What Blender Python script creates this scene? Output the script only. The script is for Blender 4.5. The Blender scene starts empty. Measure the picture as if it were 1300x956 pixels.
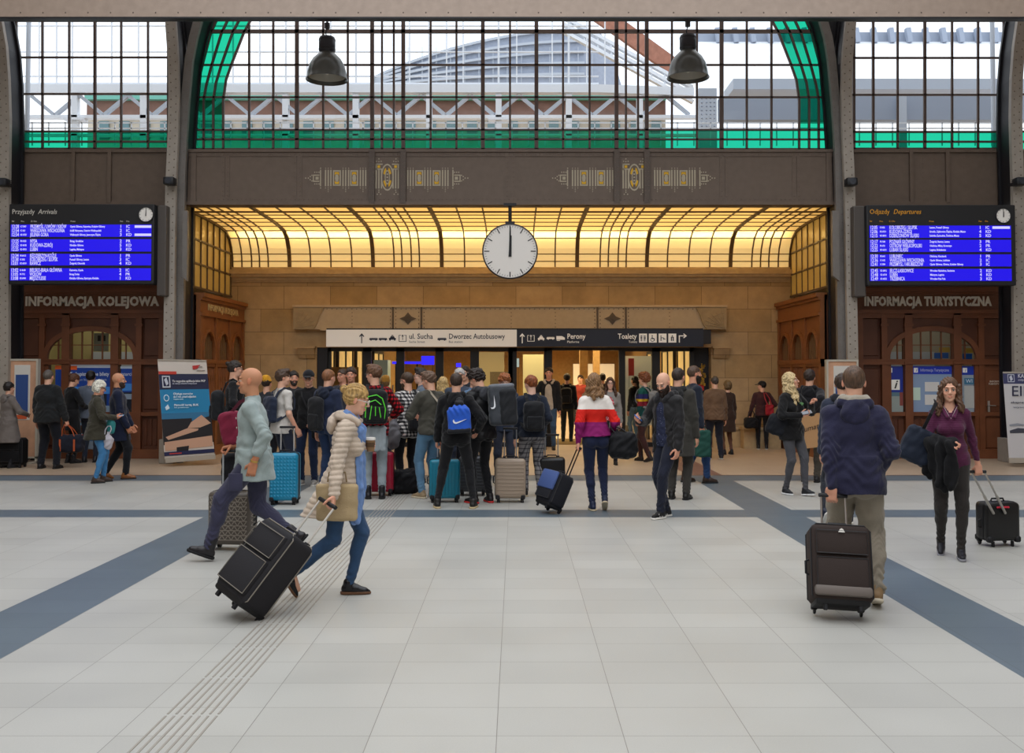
import bpy, bmesh, math, random
import numpy as np
from mathutils import Vector, Matrix, Euler
random.seed(7)
PI = math.pi
col = bpy.context.scene.collection
F_PX, VX, HY, EYE = 1263.9, 655.0, 472.0, 1.70
def R(d): return math.radians(d)
TILT = math.atan(39/1263.9); SN, CS = math.sin(TILT), math.cos(TILT); CYP = 433.0
def P3(px, py, Y):
    """the point at depth Y seen at a photo pixel"""
    u = (px-VX)/F_PX; v = (CYP-py)/F_PX; t = Y/(CS - SN*v)
    return (u*t, Y, EYE + (SN + CS*v)*t)
def gnd(px, py):
    u = (px-VX)/F_PX; v = (CYP-py)/F_PX; t = -EYE/(SN + CS*v)
    return (u*t, (CS - SN*v)*t)
def wx(px, Y, py=472): return P3(px, py, Y)[0]
def wz(py, Y): return P3(VX, py, Y)[2]
def lin(c):
    if isinstance(c, str):
        c = tuple(int(c[i:i+2], 16) / 255 for i in (0, 2, 4))
    return tuple(x / 12.92 if x <= 0.04045 else ((x + 0.055) / 1.055) ** 2.4 for x in c)

# ------------------------------------------------------------------ objects
def uname(n): return n
def tag(o, label=None, cat=None, group=None, kind=None):
    if label: o['label'] = label
    if cat: o['category'] = cat
    if group: o['group'] = group
    if kind: o['kind'] = kind
    return o
def empty(name, label=None, cat=None, loc=(0, 0, 0), rz=0, group=None, kind=None, rot=None):
    o = bpy.data.objects.new(name, None); col.objects.link(o)
    o.location = loc; o.rotation_euler = rot if rot else (0, 0, rz)
    o.empty_display_size = 0.1
    return tag(o, label, cat, group, kind)
def link_mesh(name, me, mats, parent=None, smooth=False):
    o = bpy.data.objects.new(name, me); col.objects.link(o)
    if mats is not None:
        for m in (mats if isinstance(mats, (list, tuple)) else [mats]): me.materials.append(m)
    if parent is not None: o.parent = parent
    if smooth: me.polygons.foreach_set('use_smooth', [True] * len(me.polygons))
    return o
def copy_tree(o, parent=None):
    c = o.copy(); col.objects.link(c)
    if parent is not None: c.parent = parent
    for ch in list(o.children): copy_tree(ch, c)
    return c

class MB:
    """mesh collector: boxes, tubes, prisms -> ONE mesh object"""
    def __init__(s): s.v = []; s.f = []; s.m = []; s.cm = 0
    def add(s, vs, fs):
        n = len(s.v); s.v += [tuple(v) for v in vs]
        for f in fs: s.f.append(tuple(i + n for i in f)); s.m.append(s.cm)
        return s
    def box(s, x0, x1, y0, y1, z0, z1):
        return s.add([(x0,y0,z0),(x1,y0,z0),(x1,y1,z0),(x0,y1,z0),(x0,y0,z1),(x1,y0,z1),(x1,y1,z1),(x0,y1,z1)],
                     [(0,3,2,1),(4,5,6,7),(0,1,5,4),(1,2,6,5),(2,3,7,6),(3,0,4,7)])
    def cbox(s, c, h, M=None):
        pts = [(a*h[0], b*h[1], e*h[2]) for a, b, e in ((-1,-1,-1),(1,-1,-1),(1,1,-1),(-1,1,-1),(-1,-1,1),(1,-1,1),(1,1,1),(-1,1,1))]
        if M is not None: pts = [tuple(M @ Vector(p)) for p in pts]
        return s.add([(p[0]+c[0], p[1]+c[1], p[2]+c[2]) for p in pts],
                     [(0,3,2,1),(4,5,6,7),(0,1,5,4),(1,2,6,5),(2,3,7,6),(3,0,4,7)])
    def rbox(s, x0, x1, y0, y1, z0, z1, r, seg=3):
        bm = bmesh.new(); bmesh.ops.create_cube(bm, size=1)
        for v in bm.verts:
            v.co = ((x0+x1)/2+v.co.x*(x1-x0), (y0+y1)/2+v.co.y*(y1-y0), (z0+z1)/2+v.co.z*(z1-z0))
        bmesh.ops.bevel(bm, geom=bm.edges[:], offset=r, segments=seg, affect='EDGES', profile=0.5)
        bm.verts.index_update()
        s.add([v.co[:] for v in bm.verts], [[v.index for v in f.verts] for f in bm.faces]); bm.free(); return s
    def bar(s, a, b, w, d=None, up=(0, 0, 1)):
        """square bar from a to b, width w (sideways) and depth d"""
        d = d or w; a = Vector(a); b = Vector(b); t = (b - a)
        if t.length < 1e-6: return s
        t.normalize(); u = Vector(up)
        if abs(t.dot(u)) > 0.98: u = Vector((0, 1, 0)) if abs(t.y) < .9 else Vector((1, 0, 0))
        sx = t.cross(u).normalized(); uy = sx.cross(t).normalized()
        q = [(-1,-1),(1,-1),(1,1),(-1,1)]
        vs = [a + sx*i*w/2 + uy*j*d/2 for i, j in q] + [b + sx*i*w/2 + uy*j*d/2 for i, j in q]
        return s.add(vs, [(0,1,2,3),(7,6,5,4),(0,4,5,1),(1,5,6,2),(2,6,7,3),(3,7,4,0)])
    def path(s, pts, w, d=None, up=(0, 1, 0)):
        """mitred ribbon bar along pts: w in the plane normal to up, d along up"""
        d = d or w; P = [Vector(p) for p in pts]; U = Vector(up).normalized(); n = len(P); rings = []
        for i in range(n):
            t = (P[min(i+1, n-1)] - P[max(i-1, 0)]).normalized(); sx = t.cross(U).normalized(); uu = sx.cross(t).normalized()
            rings.append([P[i] + sx*a*w/2 + uu*b*d/2 for a, b in ((-1,-1),(1,-1),(1,1),(-1,1))])
        vs = [v for r in rings for v in r]; fs = [(0,1,2,3), tuple(4*(n-1)+k for k in (3,2,1,0))]
        for i in range(n-1):
            for k in range(4):
                k2 = (k+1) % 4; fs.append((4*i+k, 4*i+4+k, 4*i+4+k2, 4*i+k2))
        return s.add(vs, fs)
    def tube(s, pts, r, n=8, cap=True, rs=None):
        P = [Vector(p) for p in pts]; m = len(P); vs = []; fs = []
        t0 = (P[1]-P[0]).normalized(); u = Vector((0,0,1)) if abs(t0.z) < .9 else Vector((1,0,0))
        sx = t0.cross(u).normalized()
        for i in range(m):
            t = (P[min(i+1, m-1)] - P[max(i-1, 0)]).normalized()
            sx = (sx - t*sx.dot(t)).normalized(); uy = t.cross(sx)
            rr = rs[i] if rs else r
            for k in range(n):
                a = 2*PI*k/n; vs.append(P[i] + sx*math.cos(a)*rr + uy*math.sin(a)*rr)
        for i in range(m-1):
            for k in range(n):
                k2 = (k+1) % n; fs.append((i*n+k, i*n+k2, (i+1)*n+k2, (i+1)*n+k))
        if cap: fs.append(tuple(range(n-1, -1, -1))); fs.append(tuple((m-1)*n+k for k in range(n)))
        return s.add(vs, fs)
    def lathe(s, prof, c=(0, 0, 0), n=32, axis='z'):
        """prof: list of (r, h)"""
        vs = []; fs = []; m = len(prof)
        for r, h in prof:
            for k in range(n):
                a = 2*PI*k/n; x, y = r*math.cos(a), r*math.sin(a)
                p = (x, y, h) if axis == 'z' else ((x, h, y) if axis == 'y' else (h, x, y))
                vs.append((c[0]+p[0], c[1]+p[1], c[2]+p[2]))
        for i in range(m-1):
            for k in range(n):
                k2 = (k+1) % n; fs.append((i*n+k, i*n+k2, (i+1)*n+k2, (i+1)*n+k))
        return s.add(vs, fs)
    def disc(s, c, r, h, axis='y', n=32):
        return s.lathe([(0.0001, 0), (r, 0), (r, h), (0.0001, h)], c, n, axis)
    def prism(s, poly, y0, y1, plane='xz'):
        """extrude polygon (x,z) along y (or (x,y) along z)"""
        n = len(poly)
        if plane == 'xz': vs = [(a, y0, b) for a, b in poly] + [(a, y1, b) for a, b in poly]
        elif plane == 'xy': vs = [(a, b, y0) for a, b in poly] + [(a, b, y1) for a, b in poly]
        else: vs = [(y0, a, b) for a, b in poly] + [(y1, a, b) for a, b in poly]
        fs = [tuple(range(n)), tuple(range(2*n-1, n-1, -1))] + [(i, i+n, (i+1) % n + n, (i+1) % n) for i in range(n)]
        return s.add(vs, fs)
    def rivet(s, c, r=.012, ax=(0, -1, 0)):
        a = Vector(ax); u = Vector((0,0,1)) if abs(a.z) < .9 else Vector((1,0,0)); sx = a.cross(u); c = Vector(c)
        vs = [c + (sx*math.cos(t)+u*math.sin(t))*r for t in [k*PI/2.5 for k in range(5)]] + [c + a*r*.7]
        return s.add(vs, [(k, (k+1) % 5, 5) for k in range(5)])
    def build(s, name, mat, parent=None, smooth=False, recalc=True, M=None):
        me = bpy.data.meshes.new(name); me.from_pydata(s.v, [], s.f)
        mats = mat if isinstance(mat, (list, tuple)) else [mat]
        o = link_mesh(name, me, mats, parent)
        if len(mats) > 1: me.polygons.foreach_set('material_index', s.m)
        if recalc:
            bm = bmesh.new(); bm.from_mesh(me); bmesh.ops.recalc_face_normals(bm, faces=bm.faces[:]); bm.to_mesh(me); bm.free()
        if smooth:
            me.polygons.foreach_set('use_smooth', [True]*len(me.polygons))
            try: me.set_sharp_from_angle(angle=R(40))
            except Exception: pass
        if M is not None: me.transform(M)
        me.update()
        return o

# ------------------------------------------------------------------ materials
_mats = {}
def mat(key, c, rough=.6, metal=0, bump=0, bscale=60, var=0, vscale=8, spec=.5, emit=0, ecol=None, sheen=0, alpha=None, trans=0, attr=False, coat=0, ior=1.45):
    k = (key, str(c), rough, metal, bump, bscale, var, emit, attr)
    if k in _mats: return _mats[k]
    m = bpy.data.materials.new(key); m.use_nodes = True; nt = m.node_tree; b = nt.nodes['Principled BSDF']
    L = lin(c); b.inputs['Base Color'].default_value = (*L, 1); b.inputs['Roughness'].default_value = rough
    b.inputs['Metallic'].default_value = metal; b.inputs['Specular IOR Level'].default_value = spec
    b.inputs['IOR'].default_value = ior; b.inputs['Coat Weight'].default_value = coat
    if sheen: b.inputs['Sheen Weight'].default_value = sheen
    if trans: b.inputs['Transmission Weight'].default_value = trans
    if emit:
        b.inputs['Emission Color'].default_value = (*lin(ecol or c), 1); b.inputs['Emission Strength'].default_value = emit
    src = None
    if attr:
        a = nt.nodes.new('ShaderNodeAttribute'); a.attribute_name = 'Col'; src = a.outputs['Color']
    if var or bump:
        tc = nt.nodes.new('ShaderNodeTexCoord')
    if var:
        n = nt.nodes.new('ShaderNodeTexNoise'); n.inputs['Scale'].default_value = vscale; n.inputs['Detail'].default_value = 4
        nt.links.new(tc.outputs['Object'], n.inputs['Vector'])
        hs = nt.nodes.new('ShaderNodeHueSaturation'); mr = nt.nodes.new('ShaderNodeMapRange')
        mr.inputs['From Min'].default_value = .3; mr.inputs['From Max'].default_value = .7
        mr.inputs['To Min'].default_value = 1-var; mr.inputs['To Max'].default_value = 1+var
        nt.links.new(n.outputs['Fac'], mr.inputs['Value']); nt.links.new(mr.outputs[0], hs.inputs['Value'])
        if src: nt.links.new(src, hs.inputs['Color'])
        else: hs.inputs['Color'].default_value = (*L, 1)
        src = hs.outputs['Color']
    if src: nt.links.new(src, b.inputs['Base Color'])
    if bump:
        n2 = nt.nodes.new('ShaderNodeTexNoise'); n2.inputs['Scale'].default_value = bscale; n2.inputs['Detail'].default_value = 3
        nt.links.new(tc.outputs['Object'], n2.inputs['Vector'])
        bp = nt.nodes.new('ShaderNodeBump'); bp.inputs['Strength'].default_value = bump; bp.inputs['Distance'].default_value = .01
        nt.links.new(n2.outputs['Fac'], bp.inputs['Height']); nt.links.new(bp.outputs[0], b.inputs['Normal'])
    _mats[k] = m; return m
def nodes(name):
    m = bpy.data.materials.new(name); m.use_nodes = True
    return m, m.node_tree, m.node_tree.nodes['Principled BSDF']
def emis(key, c, s): return mat(key+c, '060608', rough=.5, emit=s, ecol=c)
def glass(key, c, alpha=.85, rough=.05, gl=.12):
    """thin pane: tinted see-through with a little reflection"""
    if key in _mats: return _mats[key]
    m = bpy.data.materials.new(key); m.use_nodes = True; nt = m.node_tree; nt.nodes.clear()
    out = nt.nodes.new('ShaderNodeOutputMaterial'); mx = nt.nodes.new('ShaderNodeMixShader')
    t = nt.nodes.new('ShaderNodeBsdfTransparent'); g = nt.nodes.new('ShaderNodeBsdfGlossy')
    t.inputs['Color'].default_value = (*lin(c), 1); g.inputs['Roughness'].default_value = rough
    fr = nt.nodes.new('ShaderNodeFresnel'); fr.inputs['IOR'].default_value = 1.45
    mu = nt.nodes.new('ShaderNodeMath'); mu.operation = 'MULTIPLY'; mu.inputs[1].default_value = gl*8
    nt.links.new(fr.outputs[0], mu.inputs[0]); nt.links.new(mu.outputs[0], mx.inputs[0])
    nt.links.new(t.outputs[0], mx.inputs[1]); nt.links.new(g.outputs[0], mx.inputs[2]); nt.links.new(mx.outputs[0], out.inputs[0])
    _mats[key] = m; return m

_font = {}
def text(s, size, mat_, parent, loc, rot=(PI/2, 0, 0), align='LEFT', name='lettering', bold=0, ext=.002, sx=1.0, shear=0, spacing=1.0):
    cu = bpy.data.curves.new(name, 'FONT'); cu.body = s; cu.size = size; cu.align_x = align; cu.align_y = 'CENTER'
    cu.extrude = ext; cu.offset = bold; cu.shear = shear; cu.space_character = spacing; cu.resolution_u = 2
    o = bpy.data.objects.new(name, cu); col.objects.link(o)
    dg = bpy.context.evaluated_depsgraph_get()
    me = bpy.data.meshes.new_from_object(o.evaluated_get(dg)); bpy.data.objects.remove(o)
    me.materials.clear()
    me.transform(Matrix.Diagonal((sx, 1, 1, 1)))
    ob = link_mesh(name, me, mat_, parent); ob.location = loc; ob.rotation_euler = rot
    return ob

# ------------------------------------------------------------------ implicit surfaces
class Field:
    def __init__(s, lo, hi, v):
        s.v = v; s.lo = np.array(lo, np.float32); n = np.ceil((np.array(hi) - np.array(lo)) / v).astype(int) + 1; s.n = n
        s.D = np.full(n, .5, np.float32)
        s.ax = [s.lo[i] + v*np.arange(n[i], dtype=np.float32) for i in range(3)]
    def _sl(s, lo, hi):
        a = np.floor((np.array(lo) - s.lo) / s.v).astype(int); b = np.ceil((np.array(hi) - s.lo) / s.v).astype(int) + 1
        a = np.clip(a, 0, s.n); b = np.clip(b, 0, s.n)
        if (b <= a).any(): return None
        return tuple(slice(i, j) for i, j in zip(a, b))
    def _xyz(s, sl): return s.ax[0][sl[0]][:, None, None], s.ax[1][sl[1]][None, :, None], s.ax[2][sl[2]][None, None, :]
    def _comb(s, sl, d, k, sub=False):
        A = s.D[sl]
        if sub:
            if k <= 0: np.maximum(A, -d, out=A); return
            h = np.clip(.5 - .5*(A + d)/k, 0, 1); A[...] = A*(1-h) + (-d)*h + k*h*(1-h); return
        if k <= 0: np.minimum(A, d, out=A); return
        h = np.clip(.5 + .5*(A - d)/k, 0, 1); A[...] = A*(1-h) + d*h - k*h*(1-h)
    def cone(s, a, b, ra, rb, k=.02, flat=None, sub=False, inter=False):
        """tapered capsule; flat=(axis, factor) squashes distance along a unit axis"""
        a = np.array(a, np.float32); b = np.array(b, np.float32); m = max(ra, rb)*(1.0 if flat is None else max(1, flat[1])) + k + 2.5*s.v
        sl = s._sl(np.minimum(a, b) - m, np.maximum(a, b) + m)
        if sl is None: return s
        X, Y, Z = s._xyz(sl); ab = b - a; L2 = float(ab @ ab) + 1e-12
        px, py, pz = X - a[0], Y - a[1], Z - a[2]
        t = np.clip((px*ab[0] + py*ab[1] + pz*ab[2]) / L2, 0, 1)
        qx, qy, qz = px - t*ab[0], py - t*ab[1], pz - t*ab[2]
        if flat is not None:
            u = flat[0]; w = qx*u[0] + qy*u[1] + qz*u[2]; g = 1/flat[1] - 1
            qx, qy, qz = qx + u[0]*w*g, qy + u[1]*w*g, qz + u[2]*w*g
        d = np.sqrt(qx*qx + qy*qy + qz*qz) - (ra + (rb-ra)*t)
        if flat is not None and flat[1] < 1: d *= flat[1]**.5
        s._comb(sl, d, k, sub); return s
    def ell(s, c, r, Rm=None, k=.02, sub=False):
        c = np.array(c, np.float32); r = np.array(r, np.float32); m = r.max() + k + 2.5*s.v
        sl = s._sl(c - m, c + m)
        if sl is None: return s
        X, Y, Z = s._xyz(sl); px, py, pz = X - c[0], Y - c[1], Z - c[2]
        if Rm is not None:
            Rm = np.asarray(Rm, np.float32)
            px, py, pz = [px*Rm[0, i] + py*Rm[1, i] + pz*Rm[2, i] for i in range(3)]
        k0 = np.sqrt((px/r[0])**2 + (py/r[1])**2 + (pz/r[2])**2)
        k1 = np.sqrt((px/r[0]**2)**2 + (py/r[1]**2)**2 + (pz/r[2]**2)**2) + 1e-9
        s._comb(sl, k0*(k0-1)/k1, k, sub); return s
    def box(s, c, h, r=.01, Rm=None, k=.01, sub=False):
        c = np.array(c, np.float32); h = np.array(h, np.float32); m = float(np.linalg.norm(h)) + k + 2.5*s.v
        sl = s._sl(c - m, c + m)
        if sl is None: return s
        X, Y, Z = s._xyz(sl); p = [X - c[0], Y - c[1], Z - c[2]]
        if Rm is not None:
            Rm = np.asarray(Rm, np.float32)
            p = [p[0]*Rm[0, i] + p[1]*Rm[1, i] + p[2]*Rm[2, i] for i in range(3)]
        q = [np.abs(p[i]) - (h[i] - r) for i in range(3)]
        o = np.sqrt(sum(np.maximum(x, 0)**2 for x in q)); i_ = np.minimum(np.maximum(np.maximum(q[0], q[1]), q[2]), 0)
        s._comb(sl, o + i_ - r, k, sub); return s
    def skirt(s, c0, c1, r0, r1, k=.02, wav=0, nw=7, sub=False):
        """elliptic tapered column from c0 (top) to c1 (bottom)"""
        c0 = np.array(c0, np.float32); c1 = np.array(c1, np.float32); m = max(*r0, *r1) + k + 3*s.v
        lo = np.minimum(c0, c1) - [m, m, k+2*s.v]; hi = np.maximum(c0, c1) + [m, m, k+2*s.v]
        sl = s._sl(lo, hi)
        if sl is None: return s
        X, Y, Z = s._xyz(sl); t = np.clip((Z - c0[2])/(c1[2]-c0[2]), 0, 1)
        px = X - (c0[0] + t*(c1[0]-c0[0])); py = Y - (c0[1] + t*(c1[1]-c0[1]))
        rx = r0[0] + t*(r1[0]-r0[0]); ry = r0[1] + t*(r1[1]-r0[1])
        q = np.sqrt((px/rx)**2 + (py/ry)**2)
        if wav: q = q - wav*t*np.sin(np.arctan2(py, px)*nw + 3*t)
        d = (q - 1)*np.minimum(rx, ry)
        dz = np.maximum(c1[2] - Z, Z - c0[2]); d = np.maximum(d, dz)
        s._comb(sl, d, k, sub); return s
    def half(s, p, n, lo=None, hi=None):
        """keep the side n·(x-p) < 0"""
        sl = s._sl(lo if lo is not None else s.lo, hi if hi is not None else s.lo + s.n*s.v)
        if sl is None: return s
        X, Y, Z = s._xyz(sl); n = np.array(n, np.float32); n /= np.linalg.norm(n)
        d = (X-p[0])*n[0] + (Y-p[1])*n[1] + (Z-p[2])*n[2]
        np.maximum(s.D[sl], d, out=s.D[sl]); return s
    def mesh(s):
        D = s.D; D[0] = D[-1] = .5; D[:, 0] = D[:, -1] = .5; D[:, :, 0] = D[:, :, -1] = .5
        ins = D < 0; n = D.shape
        c = np.zeros((n[0]-1, n[1]-1, n[2]-1), np.uint8)
        offs = [(i, j, k) for i in (0, 1) for j in (0, 1) for k in (0, 1)]
        for i, j, k in offs: c += ins[i:n[0]-1+i, j:n[1]-1+j, k:n[2]-1+k]
        act = (c > 0) & (c < 8); I = np.argwhere(act)
        if len(I) == 0: return None, None, None
        idx = -np.ones(act.shape, np.int32); idx[act] = np.arange(len(I))
        V = np.stack([D[I[:, 0]+i, I[:, 1]+j, I[:, 2]+k] for i, j, k in offs], 1)
        P = np.zeros((len(I), 3)); C = np.zeros(len(I))
        for a in range(8):
            for b in range(a+1, 8):
                df = [offs[b][q]-offs[a][q] for q in range(3)]
                if sum(map(abs, df)) != 1: continue
                cr = (V[:, a] < 0) != (V[:, b] < 0); t = V[:, a]/np.where(cr, V[:, a]-V[:, b], 1)
                for q in range(3): P[:, q] += np.where(cr, offs[a][q] + t*df[q], 0)
                C += cr
        P /= C[:, None]
        G = np.stack([sum((1 if o[q] else -1)*V[:, m] for m, o in enumerate(offs)) for q in range(3)], 1)
        G /= np.linalg.norm(G, axis=1)[:, None] + 1e-9
        W = (I + P)*s.v + s.lo
        quads = []
        for ax in range(3):
            a0 = [slice(None)]*3; a1 = [slice(None)]*3; a0[ax] = slice(0, -1); a1[ax] = slice(1, None)
            A, B = ins[tuple(a0)], ins[tuple(a1)]; E = np.argwhere(A != B); sgn = A[tuple(E.T)]
            o1, o2 = [(1, 2), (2, 0), (0, 1)][ax]
            e1 = np.zeros(3, int); e1[o1] = 1; e2 = np.zeros(3, int); e2[o2] = 1
            q = [idx[tuple((E - x).T)] for x in (e1+e2, e2, 0*e1, e1)]
            q = np.stack(q, 1); q[~sgn] = q[~sgn][:, ::-1]; quads.append(q)
        Q = np.concatenate(quads)
        return W, Q, G
def clean(W, Q, G, keep=200):
    return W, Q, G
def np_mesh(name, W, Q, mats, parent, cols=None, midx=None):
    me = bpy.data.meshes.new(name); nv, nf = len(W), len(Q)
    me.vertices.add(nv); me.vertices.foreach_set('co', np.asarray(W, np.float32).ravel())
    me.loops.add(nf*4); me.loops.foreach_set('vertex_index', np.asarray(Q, np.int32).ravel())
    me.polygons.add(nf); me.polygons.foreach_set('loop_start', np.arange(0, nf*4, 4, dtype=np.int32))
    me.polygons.foreach_set('use_smooth', np.ones(nf, bool))
    if midx is not None: me.polygons.foreach_set('material_index', np.asarray(midx, np.int32))
    me.update(calc_edges=True); me.validate()
    if cols is not None:
        at = me.color_attributes.new('Col', 'FLOAT_COLOR', 'POINT')
        at.data.foreach_set('color', np.concatenate([cols, np.ones((nv, 1))], 1).astype(np.float32).ravel())
    return link_mesh(name, me, mats, parent)
def smooth_v(W, Q, it=1, lam=.5):
    for _ in range(it):
        S = np.zeros_like(W); C = np.zeros(len(W))
        for a, b in ((0, 1), (1, 2), (2, 3), (3, 0)):
            np.add.at(S, Q[:, a], W[Q[:, b]]); np.add.at(S, Q[:, b], W[Q[:, a]])
            np.add.at(C, Q[:, a], 1); np.add.at(C, Q[:, b], 1)
        W = W*(1-lam) + lam*S/np.maximum(C, 1)[:, None]
    return W
def fbm(P, f, seed=0):
    x, y, z = P[:, 0]*f, P[:, 1]*f, P[:, 2]*f; s = seed*1.7
    return (np.sin(x*1.1+y*.7+s+1.5*np.sin(z*.9+s)) * np.cos(z*1.3-x*.6+1.3*np.sin(y*1.2-s)) +
            .5*np.sin(2.3*x-1.9*z+s+np.sin(2*y)) * np.cos(2.1*y+1.3*z+1.1*np.sin(1.7*x+s)))
# ------------------------------------------------------------------ people
def Rz(a): c, s = math.cos(a), math.sin(a); return np.array([[c, -s, 0], [s, c, 0], [0, 0, 1.]])
def Rx(a): c, s = math.cos(a), math.sin(a); return np.array([[1, 0, 0], [0, c, -s], [0, s, c.real]])
def Ry(a): c, s = math.cos(a), math.sin(a); return np.array([[c, 0, s], [0, 1, 0], [-s, 0, c]])
def nrm(v): v = np.array(v, float); return v/(np.linalg.norm(v)+1e-9)
def ik(A, B, l1, l2, pole):
    A = np.array(A, float); B = np.array(B, float); d = B-A; L = np.linalg.norm(d)
    mx = (l1+l2)*.998
    if L > mx: B = A + d/L*mx; d = B-A; L = mx
    a = (l1*l1 - l2*l2 + L*L)/(2*L); h = math.sqrt(max(l1*l1-a*a, 0)); u = d/L
    p = np.array(pole, float); p = p - u*(p@u); p = nrm(p)
    return A + u*a + p*h, B
SKIN = {'fair': 'e0ad92', 'pale': 'e6b9a2', 'tan': 'c68d6b', 'red': 'd89c80'}
def cloth_mat(key, c, rough=.85, bump=.25, bscale=90, var=.10, sheen=.15, pat=None):
    if pat is None: return mat(key, c, rough=rough, bump=bump, bscale=bscale, var=var, vscale=9, sheen=sheen, spec=.3)
    k = ('pat', key, str(c), str(pat))
    if k in _mats: return _mats[k]
    m, nt, b = nodes(key); b.inputs['Roughness'].default_value = .85; b.inputs['Specular IOR Level'].default_value = .25
    tc = nt.nodes.new('ShaderNodeTexCoord'); N = nt.nodes.new; Lk = nt.links.new
    kind = pat[0]
    if kind == 'zramp':       # horizontal colour bands by height: [(z, colour), ...]
        sp = N('ShaderNodeSeparateXYZ'); Lk(tc.outputs['Object'], sp.inputs[0])
        mr = N('ShaderNodeMapRange'); mr.inputs['From Min'].default_value = 0; mr.inputs['From Max'].default_value = 2
        Lk(sp.outputs['Z'], mr.inputs[0]); cr = N('ShaderNodeValToRGB'); cr.color_ramp.interpolation = 'CONSTANT'
        e = cr.color_ramp.elements
        for i, (z, cc) in enumerate(pat[1]):
            el = e[i] if i < 2 else e.new(z/2)
            el.position = z/2; el.color = (*lin(cc), 1)
        Lk(mr.outputs[0], cr.inputs[0]); Lk(cr.outputs[0], b.inputs['Base Color'])
    elif kind in ('check', 'plaid'):
        # woven check: stripes across and along multiply
        sp = N('ShaderNodeSeparateXYZ'); Lk(tc.outputs['Object'], sp.inputs[0])
        ad = N('ShaderNodeMath'); ad.operation = 'ADD'; Lk(sp.outputs['X'], ad.inputs[0]); Lk(sp.outputs['Y'], ad.inputs[1])
        outs = []
        for src in (ad.outputs[0], sp.outputs['Z']):
            mu = N('ShaderNodeMath'); mu.operation = 'MULTIPLY'; mu.inputs[1].default_value = 1/pat[2]; Lk(src, mu.inputs[0])
            fr = N('ShaderNodeMath'); fr.operation = 'FRACT'; Lk(mu.outputs[0], fr.inputs[0])
            gt = N('ShaderNodeMath'); gt.operation = 'GREATER_THAN'; gt.inputs[1].default_value = pat[3]; Lk(fr.outputs[0], gt.inputs[0]); outs.append(gt.outputs[0])
        s2 = N('ShaderNodeMath'); s2.operation = 'ADD'; Lk(outs[0], s2.inputs[0]); Lk(outs[1], s2.inputs[1])
        hf = N('ShaderNodeMath'); hf.operation = 'MULTIPLY'; hf.inputs[1].default_value = .5; Lk(s2.outputs[0], hf.inputs[0])
        cr = N('ShaderNodeValToRGB'); cr.color_ramp.interpolation = 'CONSTANT'; e = cr.color_ramp.elements
        cs = pat[1]; e[0].position = 0; e[0].color = (*lin(cs[0]), 1); e[1].position = .25; e[1].color = (*lin(cs[1]), 1)
        x = e.new(.75); x.color = (*lin(cs[2]), 1)
        Lk(hf.outputs[0], cr.inputs[0]); Lk(cr.outputs[0], b.inputs['Base Color'])
    elif kind == 'dots':
        vo = N('ShaderNodeTexVoronoi'); vo.inputs['Scale'].default_value = pat[2]; Lk(tc.outputs['Object'], vo.inputs['Vector'])
        cr = N('ShaderNodeValToRGB'); cr.color_ramp.interpolation = 'CONSTANT'; e = cr.color_ramp.elements
        e[0].color = (*lin(pat[1][1]), 1); e[1].position = pat[3]; e[1].color = (*lin(pat[1][0]), 1)
        Lk(vo.outputs['Distance'], cr.inputs[0]); Lk(cr.outputs[0], b.inputs['Base Color'])
    _mats[k] = m; return m
def hair_mat(c): 
    k = ('hair', c)
    if k in _mats: return _mats[k]
    m, nt, b = nodes('hair'); b.inputs['Roughness'].default_value = .5; b.inputs['Specular IOR Level'].default_value = .4
    tc = nt.nodes.new('ShaderNodeTexCoord'); mp = nt.nodes.new('ShaderNodeMapping'); mp.inputs['Scale'].default_value = (90, 60, 14)
    n = nt.nodes.new('ShaderNodeTexNoise'); n.inputs['Scale'].default_value = 1; n.inputs['Detail'].default_value = 3
    nt.links.new(tc.outputs['Object'], mp.inputs[0]); nt.links.new(mp.outputs[0], n.inputs['Vector'])
    cr = nt.nodes.new('ShaderNodeValToRGB'); e = cr.color_ramp.elements; L = lin(c)
    e[0].position = .3; e[0].color = (*[x*.45 for x in L], 1); e[1].position = .75; e[1].color = (*[min(1, x*1.5) for x in L], 1)
    nt.links.new(n.outputs['Fac'], cr.inputs[0]); nt.links.new(cr.outputs[0], b.inputs['Base Color'])
    bp = nt.nodes.new('ShaderNodeBump'); bp.inputs['Strength'].default_value = .6; bp.inputs['Distance'].default_value = .01
    nt.links.new(n.outputs['Fac'], bp.inputs['Height']); nt.links.new(bp.outputs[0], b.inputs['Normal'])
    _mats[k] = m; return m

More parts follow.
